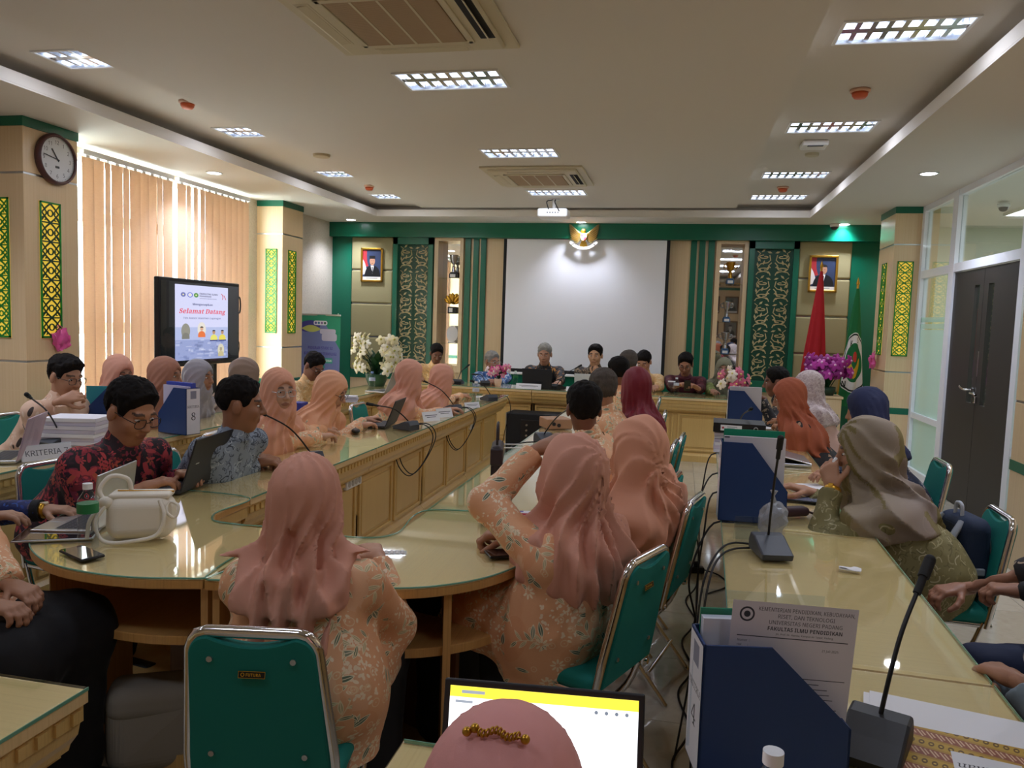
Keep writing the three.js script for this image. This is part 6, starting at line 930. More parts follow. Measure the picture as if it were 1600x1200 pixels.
  // ---- head covering
  if (o.hijab) {
    const j = o.hijab, hb = j.back ?? -.17, hfnt = j.front ?? -.2, amp = j.amp ?? .011, nf = j.n ?? 9, ph = (j.seed ?? 1) * 2.3, sw2 = j.swirl ?? 5;
    const L = [[E_(0, .036, -.018, .09 + (j.puff ?? 0), .104 + (j.puff ?? 0), .113 + (j.puff ?? 0)), 0], [capsule(hl(0, -.03, -.01), hl(0, -.1, .0), .088 * k, .086 * k), .05 * k], [capsule(hl(0, -.08, -.01), Nb.clone().addScaledVector(T, -.02 * k), .088 * k, .1 * k), .05 * k], [capsule(Nb.clone().addScaledVector(T, -.06 * k).addScaledVector(Tx, sw * .62), Nb.clone().addScaledVector(T, -.06 * k).addScaledVector(Tx, -sw * .62), .085 * k), .07 * k], [capsule(tp(-.07, .66, .03), tp(.07, .66, .03), .125 * k), .06 * k], [capsule(tp(-.07, .66, -.02), tp(.07, .66, -.02), .118 * k), .06 * k]];
    const tw = j.tw ?? .03, tq = j.tail ? joined([[capsule(tp(-tw + (j.t0 ?? 0), .86, -.085), tp(-tw * 1.3 + (j.tx ?? 0), .7 - j.tail, -.105), .036 * k, .042 * k), 0], [capsule(tp(tw + (j.t0 ?? 0), .86, -.085), tp(tw * 1.3 + (j.tx ?? 0), .7 - j.tail, -.105), .036 * k, .042 * k), .05 * k], [capsule(tp(j.t0 ?? 0, .86, -.085), tp(j.tx ?? 0, .7 - j.tail, -.115), .034 * k, .04 * k), .02 * k]]) : null, tEnd = tp(0, .7 - (j.tail ?? 0), 0);
    const f0 = joined(L), open = E_(0, -.018, .125, j.ow ?? .053, .082, .085), open2 = E_(0, -.004, .1, (j.ow ?? .053) * .95, .07, .06);
    const f = (x, y, z) => {
      const qx = x - Nb.x, qy = y - Nb.y, qz = z - Nb.z, s = (qx * T.x + qy * T.y + qz * T.z) / k, a = (qx * Tx.x + qy * Tx.y + qz * Tx.z) / k, c = (qx * Tz.x + qy * Tz.y + qz * Tz.z) / k; const d0 = f0(x, y, z), lowest = Math.min(hb, hfnt) - (j.tail ?? 0) - .1; if (s < lowest || d0 > .16) return Math.max(d0, (lowest - s) * k) + .05; if (d0 < -.06) return smax(smax(d0, (Math.min(hb, hfnt) - s) * .85 * k, .012), -open(x, y, z), .012 * k);
      const th = Math.atan2(a, c + .02), w = noise3(a * 5 + ph, s * 5, c * 5 + ph), A = amp * (.28 + .72 * smooth(.2, .0, s)) * k;
      const front = smooth(-.07, .09, c), side = Math.abs(a), hem = lerp(hb, hfnt, front) + (j.rise ?? .35) * Math.max(0, side - .08) + .012 * w;
      if (!tq && hem - s > .06) return (hem - s) * .85 * k;
      let d = smin(d0, Math.max(shirtField(x, y, z) - .009, (side - .31) * k), .02), fo = Math.sin(th * nf + s * sw2 * (a > 0 ? 1 : -1) + w * 3.2 + ph), fo2 = Math.sin(s * 34 + Math.abs(th) * 6 + w * 4 + ph * 2);
      d -= A * ((1 - Math.abs(fo)) * 1.5 - .55) + A * .7 * fo2 * smooth(.17, .06, s) * smooth(-.12, .0, s);
      d = smax(d, (hem - s) * .85 * k, .012); if (s < .03) d = smax(d, (side - (j.lat ?? .27)) * k * .9, .02);
      if (tq) { let t = tq(x, y, z) - A * .9 * Math.sin(a * 90 + w * 4 + s * 4); const e = (tEnd.x - x) * T.x + (tEnd.y - y) * T.y + (tEnd.z - z) * T.z; t = smax(t, e + .01 * w, .012); d = smin(d, t, .02 * k); }
      d = smax(d, -open(x, y, z), .012 * k); return smax(d, -open2(x, y, z), .012 * k);
    };
    const [lo, hi] = box3([hl(0, .03, 0), Nb, tp(0, .68, 0), sh[0], sh[1], tp(0, .7 - (j.tail ?? 0), -.09), Nb.clone().addScaledVector(T, Math.min(hb, hfnt))], .14 * k); part('headscarf', rel(meshField(f, lo, hi, lod.hij, .03)), j.m, root);
    if (j.under) { const b = E_(0, .03, -.004, .079, .092, .1), ff = (x, y, z) => smax(b(x, y, z), -E_(0, -.03, .1, .052, .085, .085)(x, y, z), .008); const [l2, h2] = box3([hl(0, .03, 0)], .12 * k); part('under_scarf', rel(meshField(ff, l2, h2, lod.hij, .01)), j.under, root); }
  } else if (!o.noHead) {
    const hr = o.hair ?? {}, ex = hr.ex ?? .011, cr = E_(0, .036, -.016, .0745, .088, .093), line = hr.line ?? .088, low = hr.low ?? -.065, v = V();
    const f = (x, y, z) => { v.set(x - H.x, y - H.y, z - H.z).divideScalar(k); const a = v.dot(hx), b = v.dot(hyv), c = v.dot(hz), lim = c > .05 ? lerp(.045, line - .25 * a * a / .05, smooth(.05, .078, c)) : c > .02 ? lerp(-.012, .045, smooth(.026, .05, c)) : c > -.005 ? lerp(.03, -.012, smooth(-.005, .018, c)) : lerp(low, .03, smooth(-.062, -.034, c)), n = .004 * noise3(a * 60 + sd, b * 30, c * 42) + .0045 * (1 - 2 * Math.abs(noise3(a * 130, b * 45 + sd, c * 70))); let d = cr(x, y, z); if (d > .06 || d < -.06) return d; const tt = smooth(-.004, .045, b - lim), top = smooth(.03, .1, b); d -= (.001 + ex * tt * (.62 + .75 * top)) * k + n * k * (.3 + .7 * tt) + (hr.quiff ?? .004) * smooth(.02, .09, c) * smooth(.06, .12, b) * k; if (hr.bald) d = smax(d, -(E_(0, .1, -.0, .05, .06, .06)(x, y, z)), .01); return smax(d, (lim - b) * .8 * k, .006); };
    const [lo, hi] = box3([hl(0, .03, -.01)], .135 * k); part('hair', rel(meshField(f, lo, hi, lod.head * 1.25, .012)), hr.m ?? hairBlack, root, hr.label);
    if (hr.moustache) part('moustache', rel(TU([hl(-.024, -.05, .082), hl(0, -.042, .094), hl(.024, -.05, .082)], .0055 * k, 12, 6)), hr.m ?? hairBlack, root);
  }
  if (o.glasses) {
    const gm = o.glasses === true ? mat.black : o.glasses, rims = [-1, 1].map((s) => { const pts = []; for (let i = 0; i < 14; i++) { const a = i / 14 * 6.283, ca = Math.cos(a), sa = Math.sin(a); pts.push(hl(s * .034 + .025 * Math.sign(ca) * Math.pow(Math.abs(ca), .7), .006 + .019 * Math.sign(sa) * Math.pow(Math.abs(sa), .7), .101 - .004 * Math.abs(ca))); } return TU(pts, .0017 * k, 40, 5, true); });
    const gg = part('spectacles', rel(merged([...rims, TU([hl(-.011, .01, .103), hl(0, .014, .106), hl(.011, .01, .103)], .0015 * k, 8, 5), ...[-1, 1].map((s) => TU([hl(s * .058, .01, .098), hl(s * .074, .012, .05), hl(s * .078, .008, -.01), hl(s * .077, -.012, -.03)], .0017 * k, 16, 5))])), gm, root);
  }
  if (o.chair) { const cz = P0.clone().addScaledVector(F, o.chairOff ?? .06); chair(cz.x, cz.z, yaw + (o.chairTurn ?? 0), o.chair, o.plate); }
  peopleStats.push([o.label, P0, Nb]);
  return { root, H, Nb, P0, F, X, T, hl, arms, k };
}
// ---------------------------------------------------------------- cloth
const cottonBump = tex(256, 256, (c, W, H) => { const r = rng(15); c.fillStyle = '#808080'; c.fillRect(0, 0, W, H); for (let i = 0; i < 6000; i++) { const v = 90 + r() * 90 | 0; c.fillStyle = `rgb(${v},${v},${v})`; c.fillRect(r() * W, r() * H, 1 + r() * 3, 1); } }, [.08, .08], true);
const clothM = (map, rough = .72, extra = {}) => MP('#ffffff', rough, { map, bumpMap: cottonBump, bumpScale: .0005, ...extra });
const plainM = (color, rough = .75, extra = {}) => MP(color, rough, { bumpMap: cottonBump, bumpScale: .0005, sheen: .3, sheenColor: new THREE.Color(color).lerp(new THREE.Color('#fff'), .4), sheenRoughness: .6, ...extra });
const blackCloth = plainM('#141417', .8), navyCloth = plainM('#15213f', .8), hairM = (c) => MP(c, .75, { specularIntensity: .35, map: tex(128, 128, (g, W, H) => { const r = rng(19); g.fillStyle = '#fff'; g.fillRect(0, 0, W, H); for (let i = 0; i < 300; i++) { g.globalAlpha = .3; g.strokeStyle = r() < .6 ? '#777' : '#fff'; g.lineWidth = 1; const x = r() * W; g.beginPath(); g.moveTo(x, r() * H); g.lineTo(x + (r() - .5) * 12, r() * H); g.stroke(); } }, [.05, .05]) }), hairBlack = hairM('#17120f'), hairGrey = hairM('#9a968f'), hairDarkGrey = hairM('#5a524b');
const leaf = (c, x, y, L, w, a, fill, line) => { c.save(); c.translate(x, y); c.rotate(a); c.beginPath(); c.moveTo(0, 0); c.quadraticCurveTo(L * .45, -w, L, 0); c.quadraticCurveTo(L * .45, w, 0, 0); c.fillStyle = fill; c.fill(); c.lineWidth = 3; c.strokeStyle = line; c.stroke(); c.beginPath(); c.moveTo(0, 0); c.lineTo(L * .9, 0); c.stroke(); c.restore(); };
function wrapDraw(W, H, x, y, m, fn) { for (const dx of [-W, 0, W]) for (const dy of [-H, 0, H]) if (x + dx > -m && x + dx < W + m && y + dy > -m && y + dy < H + m) fn(x + dx, y + dy); }
const peachBatik = tex(1024, 1024, (c, W, H) => {
  const r = rng(101); c.fillStyle = '#eaae80'; c.fillRect(0, 0, W, H);
  for (let i = 0; i < 26; i++) { c.globalAlpha = .4; const x = r() * W, y = r() * H, q = 50 + r() * 120, f = ['#e39a6c', '#f0c29a', '#edb488'][i % 3], a = r() * 3; wrapDraw(W, H, x, y, 180, (u, v) => { c.fillStyle = f; c.beginPath(); c.ellipse(u, v, q, q * .6, a, 0, 7); c.fill(); }); } c.globalAlpha = 1;
  for (let k = 0; k < 11; k++) { const cx = r() * W, cy = r() * H; for (let i = 0; i < 70; i++) { const a = r() * 6.3, q = Math.sqrt(r()) * 130, x = cx + Math.cos(a) * q, y = cy + Math.sin(a) * q, rr = 4 + r() * 5, rot = r() * 3; wrapDraw(W, H, x, y, 20, (u, v) => { c.fillStyle = '#f8e2c2'; c.beginPath(); c.ellipse(u, v, rr * 1.3, rr * .8, rot, 0, 7); c.fill(); }); } }
  for (let k = 0; k < 70; k++) { const x = r() * W, y = r() * H, q = 11 + r() * 7; wrapDraw(W, H, x, y, 30, (u, v) => { c.strokeStyle = '#f2cfa2'; c.lineWidth = 4; c.beginPath(); c.arc(u, v, q, 0, 7); c.stroke(); c.beginPath(); c.arc(u, v, 3, 0, 7); c.fillStyle = '#f2cfa2'; c.fill(); }); }
  for (let k = 0; k < 24; k++) { const x = r() * W, y = r() * H, a0 = r() * 6.3, n = 7; wrapDraw(W, H, x, y, 220, (u, v) => { c.strokeStyle = '#f0d6ac'; c.lineWidth = 4; c.beginPath(); c.moveTo(u, v); const ex = u + Math.cos(a0) * 190, ey = v + Math.sin(a0) * 190; c.quadraticCurveTo(u + Math.cos(a0 + .4) * 100, v + Math.sin(a0 + .4) * 100, ex, ey); c.stroke(); for (let i = 0; i < n; i++) { const t = (i + 1) / n, px = u + Math.cos(a0 + .3 * (1 - t)) * 190 * t, py = v + Math.sin(a0 + .3 * (1 - t)) * 190 * t; leaf(c, px, py, 62, 17, a0 + (i % 2 ? .8 : -.8), i % 3 ? '#c9b78a' : '#6f7a5c', '#f3e0b8'); } }); }
  for (let k = 0; k < 30; k++) { const x = r() * W, y = r() * H, a = r() * 6.3, g = k % 2; wrapDraw(W, H, x, y, 90, (u, v) => { leaf(c, u, v, 78, 24, a, g ? '#66755f' : '#8a9076', '#f6e6c4'); }); }
  for (let k = 0; k < 12; k++) { const x = r() * W, y = r() * H; wrapDraw(W, H, x, y, 60, (u, v) => { for (let i = 0; i < 8; i++) { const a = i / 8 * 6.3; c.fillStyle = '#f6dfba'; c.beginPath(); c.ellipse(u + Math.cos(a) * 24, v + Math.sin(a) * 24, 14, 6, a, 0, 7); c.fill(); } }); }
}, [.62, .62]);
const batik = (seed, base, cols, rep, n = 240, kind = 0) => tex(512, 512, (c, W, H) => {
  const r = rng(seed); c.fillStyle = base; c.fillRect(0, 0, W, H);
  for (let i = 0; i < n; i++) { const x = r() * W, y = r() * H, q = 8 + r() * 34, a = r() * 6.3, col = cols[Math.floor(r() * cols.length)], sp = r(); wrapDraw(W, H, x, y, 60, (u, v) => { c.fillStyle = c.strokeStyle = col; c.lineWidth = 3 + q * .08; c.beginPath(); if (kind === 1) { c.moveTo(u, v); c.quadraticCurveTo(u + Math.cos(a) * q, v + Math.sin(a) * q, u + Math.cos(a + 1.2) * q * 1.4, v + Math.sin(a + 1.2) * q * 1.4); c.stroke(); } else if (sp < .4) { c.ellipse(u, v, q, q * .4, a, 0, 7); c.fill(); } else if (sp < .7) { c.arc(u, v, q * .6, a, a + 4.3); c.stroke(); } else { for (let p = 0; p < 6; p++) { c.moveTo(u, v); c.ellipse(u + Math.cos(p * 1.05 + a) * q * .5, v + Math.sin(p * 1.05 + a) * q * .5, q * .34, q * .17, p * 1.05 + a, 0, 7); } c.fill(); } }); }
}, rep);
const CL = {
  peach: clothM(peachBatik, .6, { sheen: .25, sheenColor: new THREE.Color('#ffd9b0') }),
  creamMan: clothM(batik(8, '#e3b981', ['#efd3a4', '#d7a567', '#caa878'], [.35, .35], 200)),
  red: clothM(batik(9, '#27191f', ['#a83540', '#c2474a', '#7d2733', '#3a1d28', '#b8543f', '#8a2f48'], [.42, .42], 330)),
  greyBlue: clothM(batik(10, '#8d99a8', ['#2f3743', '#5c6878', '#b4bfc9', '#39414d'], [.36, .36], 360, 1)),
  marks: clothM(batik(11, '#dcb79c', ['#e5c6ac', '#3f332e', '#c99a78', '#e8cfba', '#d9ae8e'], [.5, .5], 90)),
  blueWhite: clothM(batik(12, '#2d5fa3', ['#dfe7ee', '#1d437c', '#6f9acb', '#12305e'], [.26, .26], 300)),
  brownBlack: clothM(batik(13, '#1c1a1b', ['#b87a35', '#c98a3e', '#30302f', '#6a4a26', '#26313a'], [.45, .45], 130)),
  darkGeo: clothM(batik(14, '#2a2420', ['#8c7358', '#a18a6c', '#3b332c', '#5c4b3b'], [.24, .24], 360)),
  maroon: clothM(batik(15, '#4e1523', ['#5f1c2c', '#43101d', '#7a3a34'], [.4, .4], 120)),
  olive: clothM(batik(16, '#7d7448', ['#9c936a', '#6b6238', '#b3aa86', '#655d36', '#a59b70'], [.38, .38], 260, 1)),
  moss: clothM(batik(17, '#7f8a4c', ['#939c5f', '#6d7740'], [.4, .4], 120)),
  darkFloral: clothM(batik(18, '#1e1a1a', ['#6b4a38', '#93664a', '#2b2422', '#a88468'], [.5, .5], 90)),
  navyFloral: clothM(batik(19, '#161d33', ['#cfc8b8', '#26304e', '#8d8a90'], [.3, .3], 130)),
  blueSleeve: clothM(batik(20, '#1c2a63', ['#27408f', '#141c46', '#5a4a5c', '#2f56ad'], [.35, .35], 150)),
  blackGold: clothM(batik(21, '#1a181a', ['#b9a58c', '#2a2628', '#8d7a62'], [.3, .3], 90)),
  palePink: plainM('#d8b3a4'), dustBlue: plainM('#8797a0'),
};
const HJ = { peach: plainM('#d99c84', .7), peachB: plainM('#e2a283', .7), peachBright: plainM('#e6a983', .7), rose: plainM('#e39c95', .68), brownPeach: plainM('#a8735c'), grey: plainM('#9a979f'), taupe: plainM('#8c7666'), maroon: plainM('#7a1426', .6), rust: plainM('#a9593a'), navy: plainM('#1a2348'), lilac: plainM('#b9a6c8'), sage: plainM('#7c7a62'),
  olive: clothM(tex(512, 512, (c, W, H) => { const g = c.createLinearGradient(0, 0, W, 0); g.addColorStop(0, '#7a6d3e'); g.addColorStop(.5, '#8f8262'); g.addColorStop(1, '#94837a'); c.fillStyle = g; c.fillRect(0, 0, W, H); const r = rng(3); for (let i = 0; i < 60; i++) { c.globalAlpha = .2; c.strokeStyle = '#b9ad92'; c.lineWidth = 2; const x = r() * W, y = r() * H; c.beginPath(); c.arc(x, y, 10 + r() * 20, 0, 4); c.stroke(); } }, [1.0, 1.0])),
  lace: clothM(batik(31, '#cbb9b8', ['#e3d6d4', '#b7a2a4', '#d8c9c8'], [.15, .15], 300)), greyFloral: clothM(batik(32, '#8b8d98', ['#c5bdb8', '#757884', '#a6a3a6', '#d3c7bd'], [.3, .3], 110)) };
// ================================================================ THE PEOPLE
const hd = (px, py, y) => onY(px, py, y), wz = (px, py, z) => onZ(px, py, z), wt = (px, py, y = .785) => onY(px, py, y);
const PC = 'participants seated round the tables';
const SK = { tan: '#a8775a', brown: '#8a5a42', light: '#c39276', fair: '#cda084' };
// ---- window side inner row, facing the middle
person({ label: 'man in red and black batik with glasses typing on a black laptop', group: PC, kneeX: -2.06, head: hd(205, 645, 1.1), yaw: 80, hy: 78, hp: 24, k: 1.1, fat: .035, lod: 0, top: CL.red, hair: { m: hairBlack, ex: .013, quiff: .01 }, skin: '#b27d5c', glasses: true, hands: [{ p: wt(284, 742), curl: .35 }, { p: wt(222, 763), curl: .45, pole: V(-.3, -1, .5) }], chair: 'teal chair of the man in red batik', seed: 2, hem: .1 });
person({ label: 'man in grey blue batik looking towards the screen with folded hands', group: PC, kneeX: -2.06, head: hd(377, 634, 1.1), yaw: 85, hy: 118, hp: 6, k: 1.04, fat: .015, lod: 0, top: CL.greyBlue, hair: { m: hairBlack, ex: .011, low: -.03, line: .078 }, skin: '#9d6b4d', hands: [{ p: wt(414, 716), dir: V(.9, 0, .5), curl: .75 }, { p: wt(404, 722), dir: V(.9, 0, -.35), curl: .6 }], chair: 'teal chair of the man in grey blue batik', seed: 3 });
person({ label: 'woman in peach scarf and glasses glancing over beside a mouse', group: PC, kneeX: -2.06, head: hd(436, 612, 1.1), yaw: 85, hy: 55, hp: 4, female: true, lod: 0, top: CL.peach, skirt: true, hijab: { m: HJ.peachB, seed: 2, front: -.26, back: -.2 }, skin: SK.fair, glasses: mat.steel, hands: [{ p: wt(512, 672), curl: .4 }, { p: wt(520, 684), curl: .45 }], chair: 'teal chair of the woman with the mouse', seed: 4 });
person({ label: 'woman in peach scarf looking down at her dark laptop', group: PC, kneeX: -2.06, head: hd(518, 612, 1.04), yaw: 88, hy: 92, hp: 24, female: true, lod: 0, top: CL.peach, skirt: true, hijab: { m: HJ.peachBright, seed: 3, front: -.27, back: -.22, n: 7 }, skin: SK.light, glasses: true, hands: [{ p: wt(572, 656), curl: .35 }, { p: wt(566, 665), curl: .35 }], chair: 'teal chair of the woman looking down at her laptop', seed: 5 });
person({ label: 'woman in peach scarf turned away behind the name cards', group: PC, kneeX: -2.06, head: hd(642, 588, 1.08), yaw: 90, hy: 122, hp: 5, female: true, lod: 1, top: CL.peach, skirt: true, hijab: { m: HJ.peach, seed: 4, front: -.22, back: -.2 }, skin: SK.light, noFace: true, hands: [{ p: wt(700, 640), curl: .4 }, { p: wt(692, 642), curl: .4 }], chair: 'teal chair of the woman behind the name cards', seed: 6 });
person({ label: 'woman in peach scarf leaning on the table end with joined hands', group: PC, kneeX: -2.06, head: hd(692, 592, 1.0), yaw: 95, hy: 125, hp: 8, female: true, lod: 1, top: CL.peach, skirt: true, hijab: { m: HJ.peach, seed: 5, front: -.22, back: -.18 }, skin: SK.light, noFace: true, hands: [{ p: wt(738, 616), curl: .5 }, { p: wt(730, 618), curl: .5 }], chair: 'teal chair at the table end by the bottle', seed: 7 });
// ---- window side outer row
person({ label: 'man with glasses resting his chin on his hand in cream batik', group: PC, kneeX: -3.42, head: hd(103, 590, 1.1), yaw: 88, hy: 82, hp: 14, k: 1.05, lod: 0, top: CL.marks, hair: { m: hairBlack, ex: .014, quiff: .016, line: .075 }, skin: '#b98768', glasses: true, collar: plainM('#b9703f'), hands: [{ p: hd(103, 590, 1.1).add(V(.055, -.135, .1)), dir: V(.75, .35, -.45), nor: V(.4, .5, .7), curl: .8, pole: V(.3, -1, .6), flat: false }, { p: wt(118, 668), curl: .4 }], chair: 'teal chair of the man resting his chin', seed: 8 });
person({ label: 'woman in peach scarf looking down before the blinds', group: PC, kneeX: -3.42, head: hd(186, 584, 1.08), yaw: 80, hy: 72, hp: 14, female: true, lod: 1, top: CL.peach, skirt: true, hijab: { m: HJ.peach, seed: 6, front: -.22 }, skin: SK.tan, seed: 9, chair: 'teal chair before the blinds' });
person({ label: 'woman in brownish peach scarf behind the file box marked 8', group: PC, kneeX: -3.42, head: hd(260, 588, 1.09), yaw: 90, hy: 98, hp: 5, female: true, lod: 1, top: CL.palePink, skirt: true, hijab: { m: HJ.brownPeach, seed: 7 }, skin: SK.tan, seed: 10, chair: 'teal chair behind the file box' });
person({ label: 'woman in pale grey scarf before the television', group: PC, kneeX: -3.42, head: hd(312, 590, 1.05), yaw: 90, hy: 92, hp: 5, female: true, lod: 1, top: plainM('#8f8a94'), skirt: true, hijab: { m: HJ.grey, seed: 8, front: -.26 }, skin: SK.tan, seed: 11, chair: 'teal chair before the television' });
person({ label: 'woman in taupe scarf turned towards the banner', group: PC, kneeX: -3.42, head: hd(384, 588, 1.01), yaw: 100, hy: 150, hp: 6, female: true, k: 1.12, lod: 1, top: plainM('#7d6d62'), skirt: true, hijab: { m: HJ.taupe, seed: 9, puff: .004, front: -.24 }, skin: SK.tan, noFace: true, seed: 12, chair: 'teal chair of the woman in taupe' });
person({ label: 'man in cream batik bending over papers before the banner', group: PC, kneeX: -3.42, head: hd(490, 573, 1.07), yaw: 80, hy: 72, hp: 34, lod: 1, top: CL.creamMan, hair: { m: hairBlack, ex: .011 }, skin: SK.brown, glasses: true, hands: [{ p: wt(520, 620) }, { p: wt(505, 628) }], seed: 13, chair: 'teal chair before the banner' });
person({ label: 'man in cream batik lowering his head at the back corner', group: PC, head: wz(682, 553, -9.5), yaw: 30, hy: 30, hp: 28, lod: 2, top: CL.creamMan, hair: { m: hairBlack, ex: .009, low: -.02 }, skin: '#6e4632', seed: 14, chair: 'teal chair at the back corner' });
// ---- back table, facing the room
const BK = -9.82;
person({ label: 'grey haired man in blue and white batik looking aside', group: PC, head: wz(769, 566, BK), yaw: 10, hy: 52, hp: 6, k: 1.08, lod: 1, top: CL.blueWhite, hair: { m: hairGrey, ex: .011 }, skin: '#a5745a', glasses: mat.steel, hands: [{ p: wt(752, 601) }, { p: wt(790, 602) }], seed: 15, chair: 'teal chair of the man in blue batik' });
person({ label: 'grey haired man in black and ochre batik before the screen', group: PC, head: wz(851, 554, BK), yaw: 5, hy: 0, hp: 14, k: 1.1, lod: 1, top: CL.brownBlack, hair: { m: hairGrey, ex: .008, line: .085 }, skin: '#b5856a', hands: [{ p: wt(872, 603) }, { p: wt(835, 603) }], seed: 16, chair: 'teal chair before the screen' });
const speakerMan = person({ label: 'man in dark patterned batik speaking into a hand microphone', group: PC, head: wz(930, 556, BK), yaw: 5, hy: -6, hp: 6, k: 1.1, lod: 1, top: CL.darkGeo, hair: { m: hairBlack, ex: .011 }, skin: '#c4946f', hands: [{ p: wt(955, 607) }, { p: wz(929, 588, BK + .17), dir: V(.15, .75, .1), nor: V(0, .1, 1), curl: .95, flat: false, pole: V(-.6, -1, .2) }], seed: 17, chair: 'teal chair of the speaking man' });
{ const p = wz(928, 576, BK + .15), t = thing('hand_microphone', 'black hand microphone held up to the speaking man', 'microphone', p); part('handle', ROD([0, -.13, .03], [0, .0, .0], .011, 12, .014), mat.black, t); part('grille', SP(.022, 0, .012, -.002, 1, 1.1, 1), MS('#3d2c33', .5), t); }
person({ label: 'man in pale peach shirt bowing at the back table', group: PC, head: wz(1006, 566, BK), yaw: -5, hy: -14, hp: 30, k: 1.08, lod: 1, top: CL.creamMan, hair: { m: hairBlack, ex: .011, line: .066 }, skin: '#b98768', hands: [{ p: wt(1022, 614) }, { p: wt(992, 614) }], seed: 18, chair: 'teal chair of the bowing man' });
person({ label: 'man in maroon shirt with glasses reading his phone', group: PC, head: wz(1071, 570, BK), yaw: -4, hy: -6, hp: 26, k: 1.1, lod: 1, top: CL.maroon, hair: { m: hairBlack, ex: .013, quiff: .006 }, skin: '#a87658', glasses: true, hands: [{ p: wt(1086, 611, .82), dir: V(-.6, .35, .5), curl: .6 }, { p: wt(1066, 611, .82), dir: V(.6, .35, .5), curl: .6 }], seed: 19, chair: 'teal chair of the man in maroon' });
{ const p = wt(1074, 604, .86), t = phone('dark phone in the hands of the man in maroon', [p.x, p.y, p.z - .1], 0); t.rotation.x = -1.0; }
person({ label: 'woman in sage scarf and green dress with glasses behind the lotus', group: PC, head: wz(1131, 577, BK), yaw: -8, hy: -6, hp: 8, female: true, k: 1.06, lod: 1, top: CL.moss, skirt: true, hijab: { m: HJ.sage, seed: 10, front: -.14, back: -.16 }, skin: '#a87a60', glasses: mat.steel, hands: [{ p: wt(1150, 622) }, { p: wt(1118, 620) }], seed: 20, chair: 'teal chair of the woman in green' });
// ---- middle row, seen from behind
person({ label: 'man with greying crown beyond the maroon scarf', group: PC, head: hd(981, 568, 1.16), yaw: -90, hy: -140, hp: 10, lod: 2, top: CL.creamMan, hair: { m: hairDarkGrey, ex: .01, low: -.07 }, skin: SK.brown, noFace: true, seed: 21, chair: 'teal chair at the far end of the middle row' });
person({ label: 'dark haired person behind the maroon scarf', group: PC, head: hd(966, 583, 1.14), yaw: -90, hy: -150, hp: 10, lod: 2, top: CL.peach, hair: { m: hairBlack, ex: .014, low: -.08 }, skin: SK.brown, noFace: true, seed: 22, chair: 'teal chair behind the maroon scarf' });
person({ label: 'woman in deep maroon scarf seen from behind', group: PC, head: hd(993, 606, 1.13), yaw: -95, hy: -150, hp: 8, female: true, k: 1.0, lod: 1, top: plainM('#5b1222'), skirt: true, hijab: { m: HJ.maroon, seed: 11, back: -.3, front: -.25, puff: .004, under: HJ.lilac }, skin: SK.light, noFace: true, seed: 23, chair: 'teal chair of the woman in maroon scarf' });
person({ label: 'grey haired man in peach batik seen from behind', group: PC, head: hd(941, 610, 1.13), yaw: -95, hy: -155, hp: 6, k: 1.03, lod: 1, top: CL.peach, hair: { m: hairDarkGrey, ex: .012, low: -.085 }, skin: SK.tan, noFace: true, seed: 24, chair: 'teal chair of the grey haired man' });
person({ label: 'black haired man in peach batik seen from behind', group: PC, head: hd(912, 640, 1.12), yaw: -100, hy: -165, hp: 4, k: 1.02, lod: 1, top: CL.peach, hair: { m: hairBlack, ex: .014, low: -.085 }, skin: '#7c4e38', noFace: true, hands: [{ p: wt(850, 690) }, null], seed: 25, chair: 'teal chair of the black haired man' });
person({ label: 'woman in smooth peach scarf beside the raised elbow', group: PC, head: hd(996, 706, 1.025), yaw: -106, hy: -128, hp: 10, female: true, hip: [-.17, -3.37], drape: .3, k: 1.1, lod: 0, top: CL.peach, skirt: true, tunic: .8, hijab: { m: HJ.peachB, seed: 12, back: -.2, front: -.24, amp: .018, n: 6, tail: .16, tx: -.02, tw: .06, lat: .22 }, skin: SK.light, noFace: true, seed: 26, hem: .42 });
person({ label: 'woman in draped peach scarf raising an arm to her head', group: PC, head: hd(893, 748, 1.035), yaw: -116, hy: -130, hp: 8, female: true, hip: [-.34, -2.54], drape: .3, k: 1.1, lod: 0, top: CL.peach, skirt: true, tunic: .85, hijab: { m: HJ.peach, seed: 13, back: -.17, front: -.18, amp: .022, n: 7, tail: .26, tx: -.06, t0: -.03, tw: .05, lat: .19 }, skin: '#a87657', noFace: true, hands: [{ p: onZ(842, 702, -2.62), dir: V(.82, .42, -.25), nor: V(-.3, .85, .4), curl: .22, pole: V(-1, -.35, .15), flat: false, l1: .28, l2: .24 }, { p: wt(800, 838, .79), curl: .85, dir: V(-1, 0, .1) }], seed: 27, hem: .42 });
const nearWoman = person({ label: 'woman in knotted peach scarf seen from behind at the curved table', group: PC, head: hd(478, 786, 1.035), yaw: 190, hy: 195, hp: 6, female: true, hip: [-.95, -1.84], drape: .36, k: 1.0, sw: .165, lod: 0, top: CL.peach, skirt: true, tunic: .9, hijab: { m: HJ.peach, seed: 14, back: -.12, front: -.16, amp: .024, n: 6, tail: .34, tx: .01, tw: .05, rise: .3, lat: .15 }, skin: SK.light, noFace: true, hands: [{ p: onY(450, 850, .79), curl: .5 }, { p: onY(590, 872, .79), curl: .5 }], seed: 28, off: .0, hem: .34 });
function chairByBar(a, b, label, plate) { const A = onY(...a, .82), B2 = onY(...b, .82), d = B2.clone().sub(A).normalize(), f = V(d.z, 0, -d.x), c = A.add(B2).multiplyScalar(.5).addScaledVector(f, .262); chair(c.x, c.z, Math.atan2(f.x, f.z), label, plate); }
chairByBar([300, 992], [490, 1000], 'teal chair with maker plate of the woman in knotted scarf', true);
chairByBar([983, 890], [1042, 858], 'teal chair of the woman raising her arm', true);
chairByBar([1078, 792], [1098, 775], 'teal chair of the woman in smooth peach scarf');
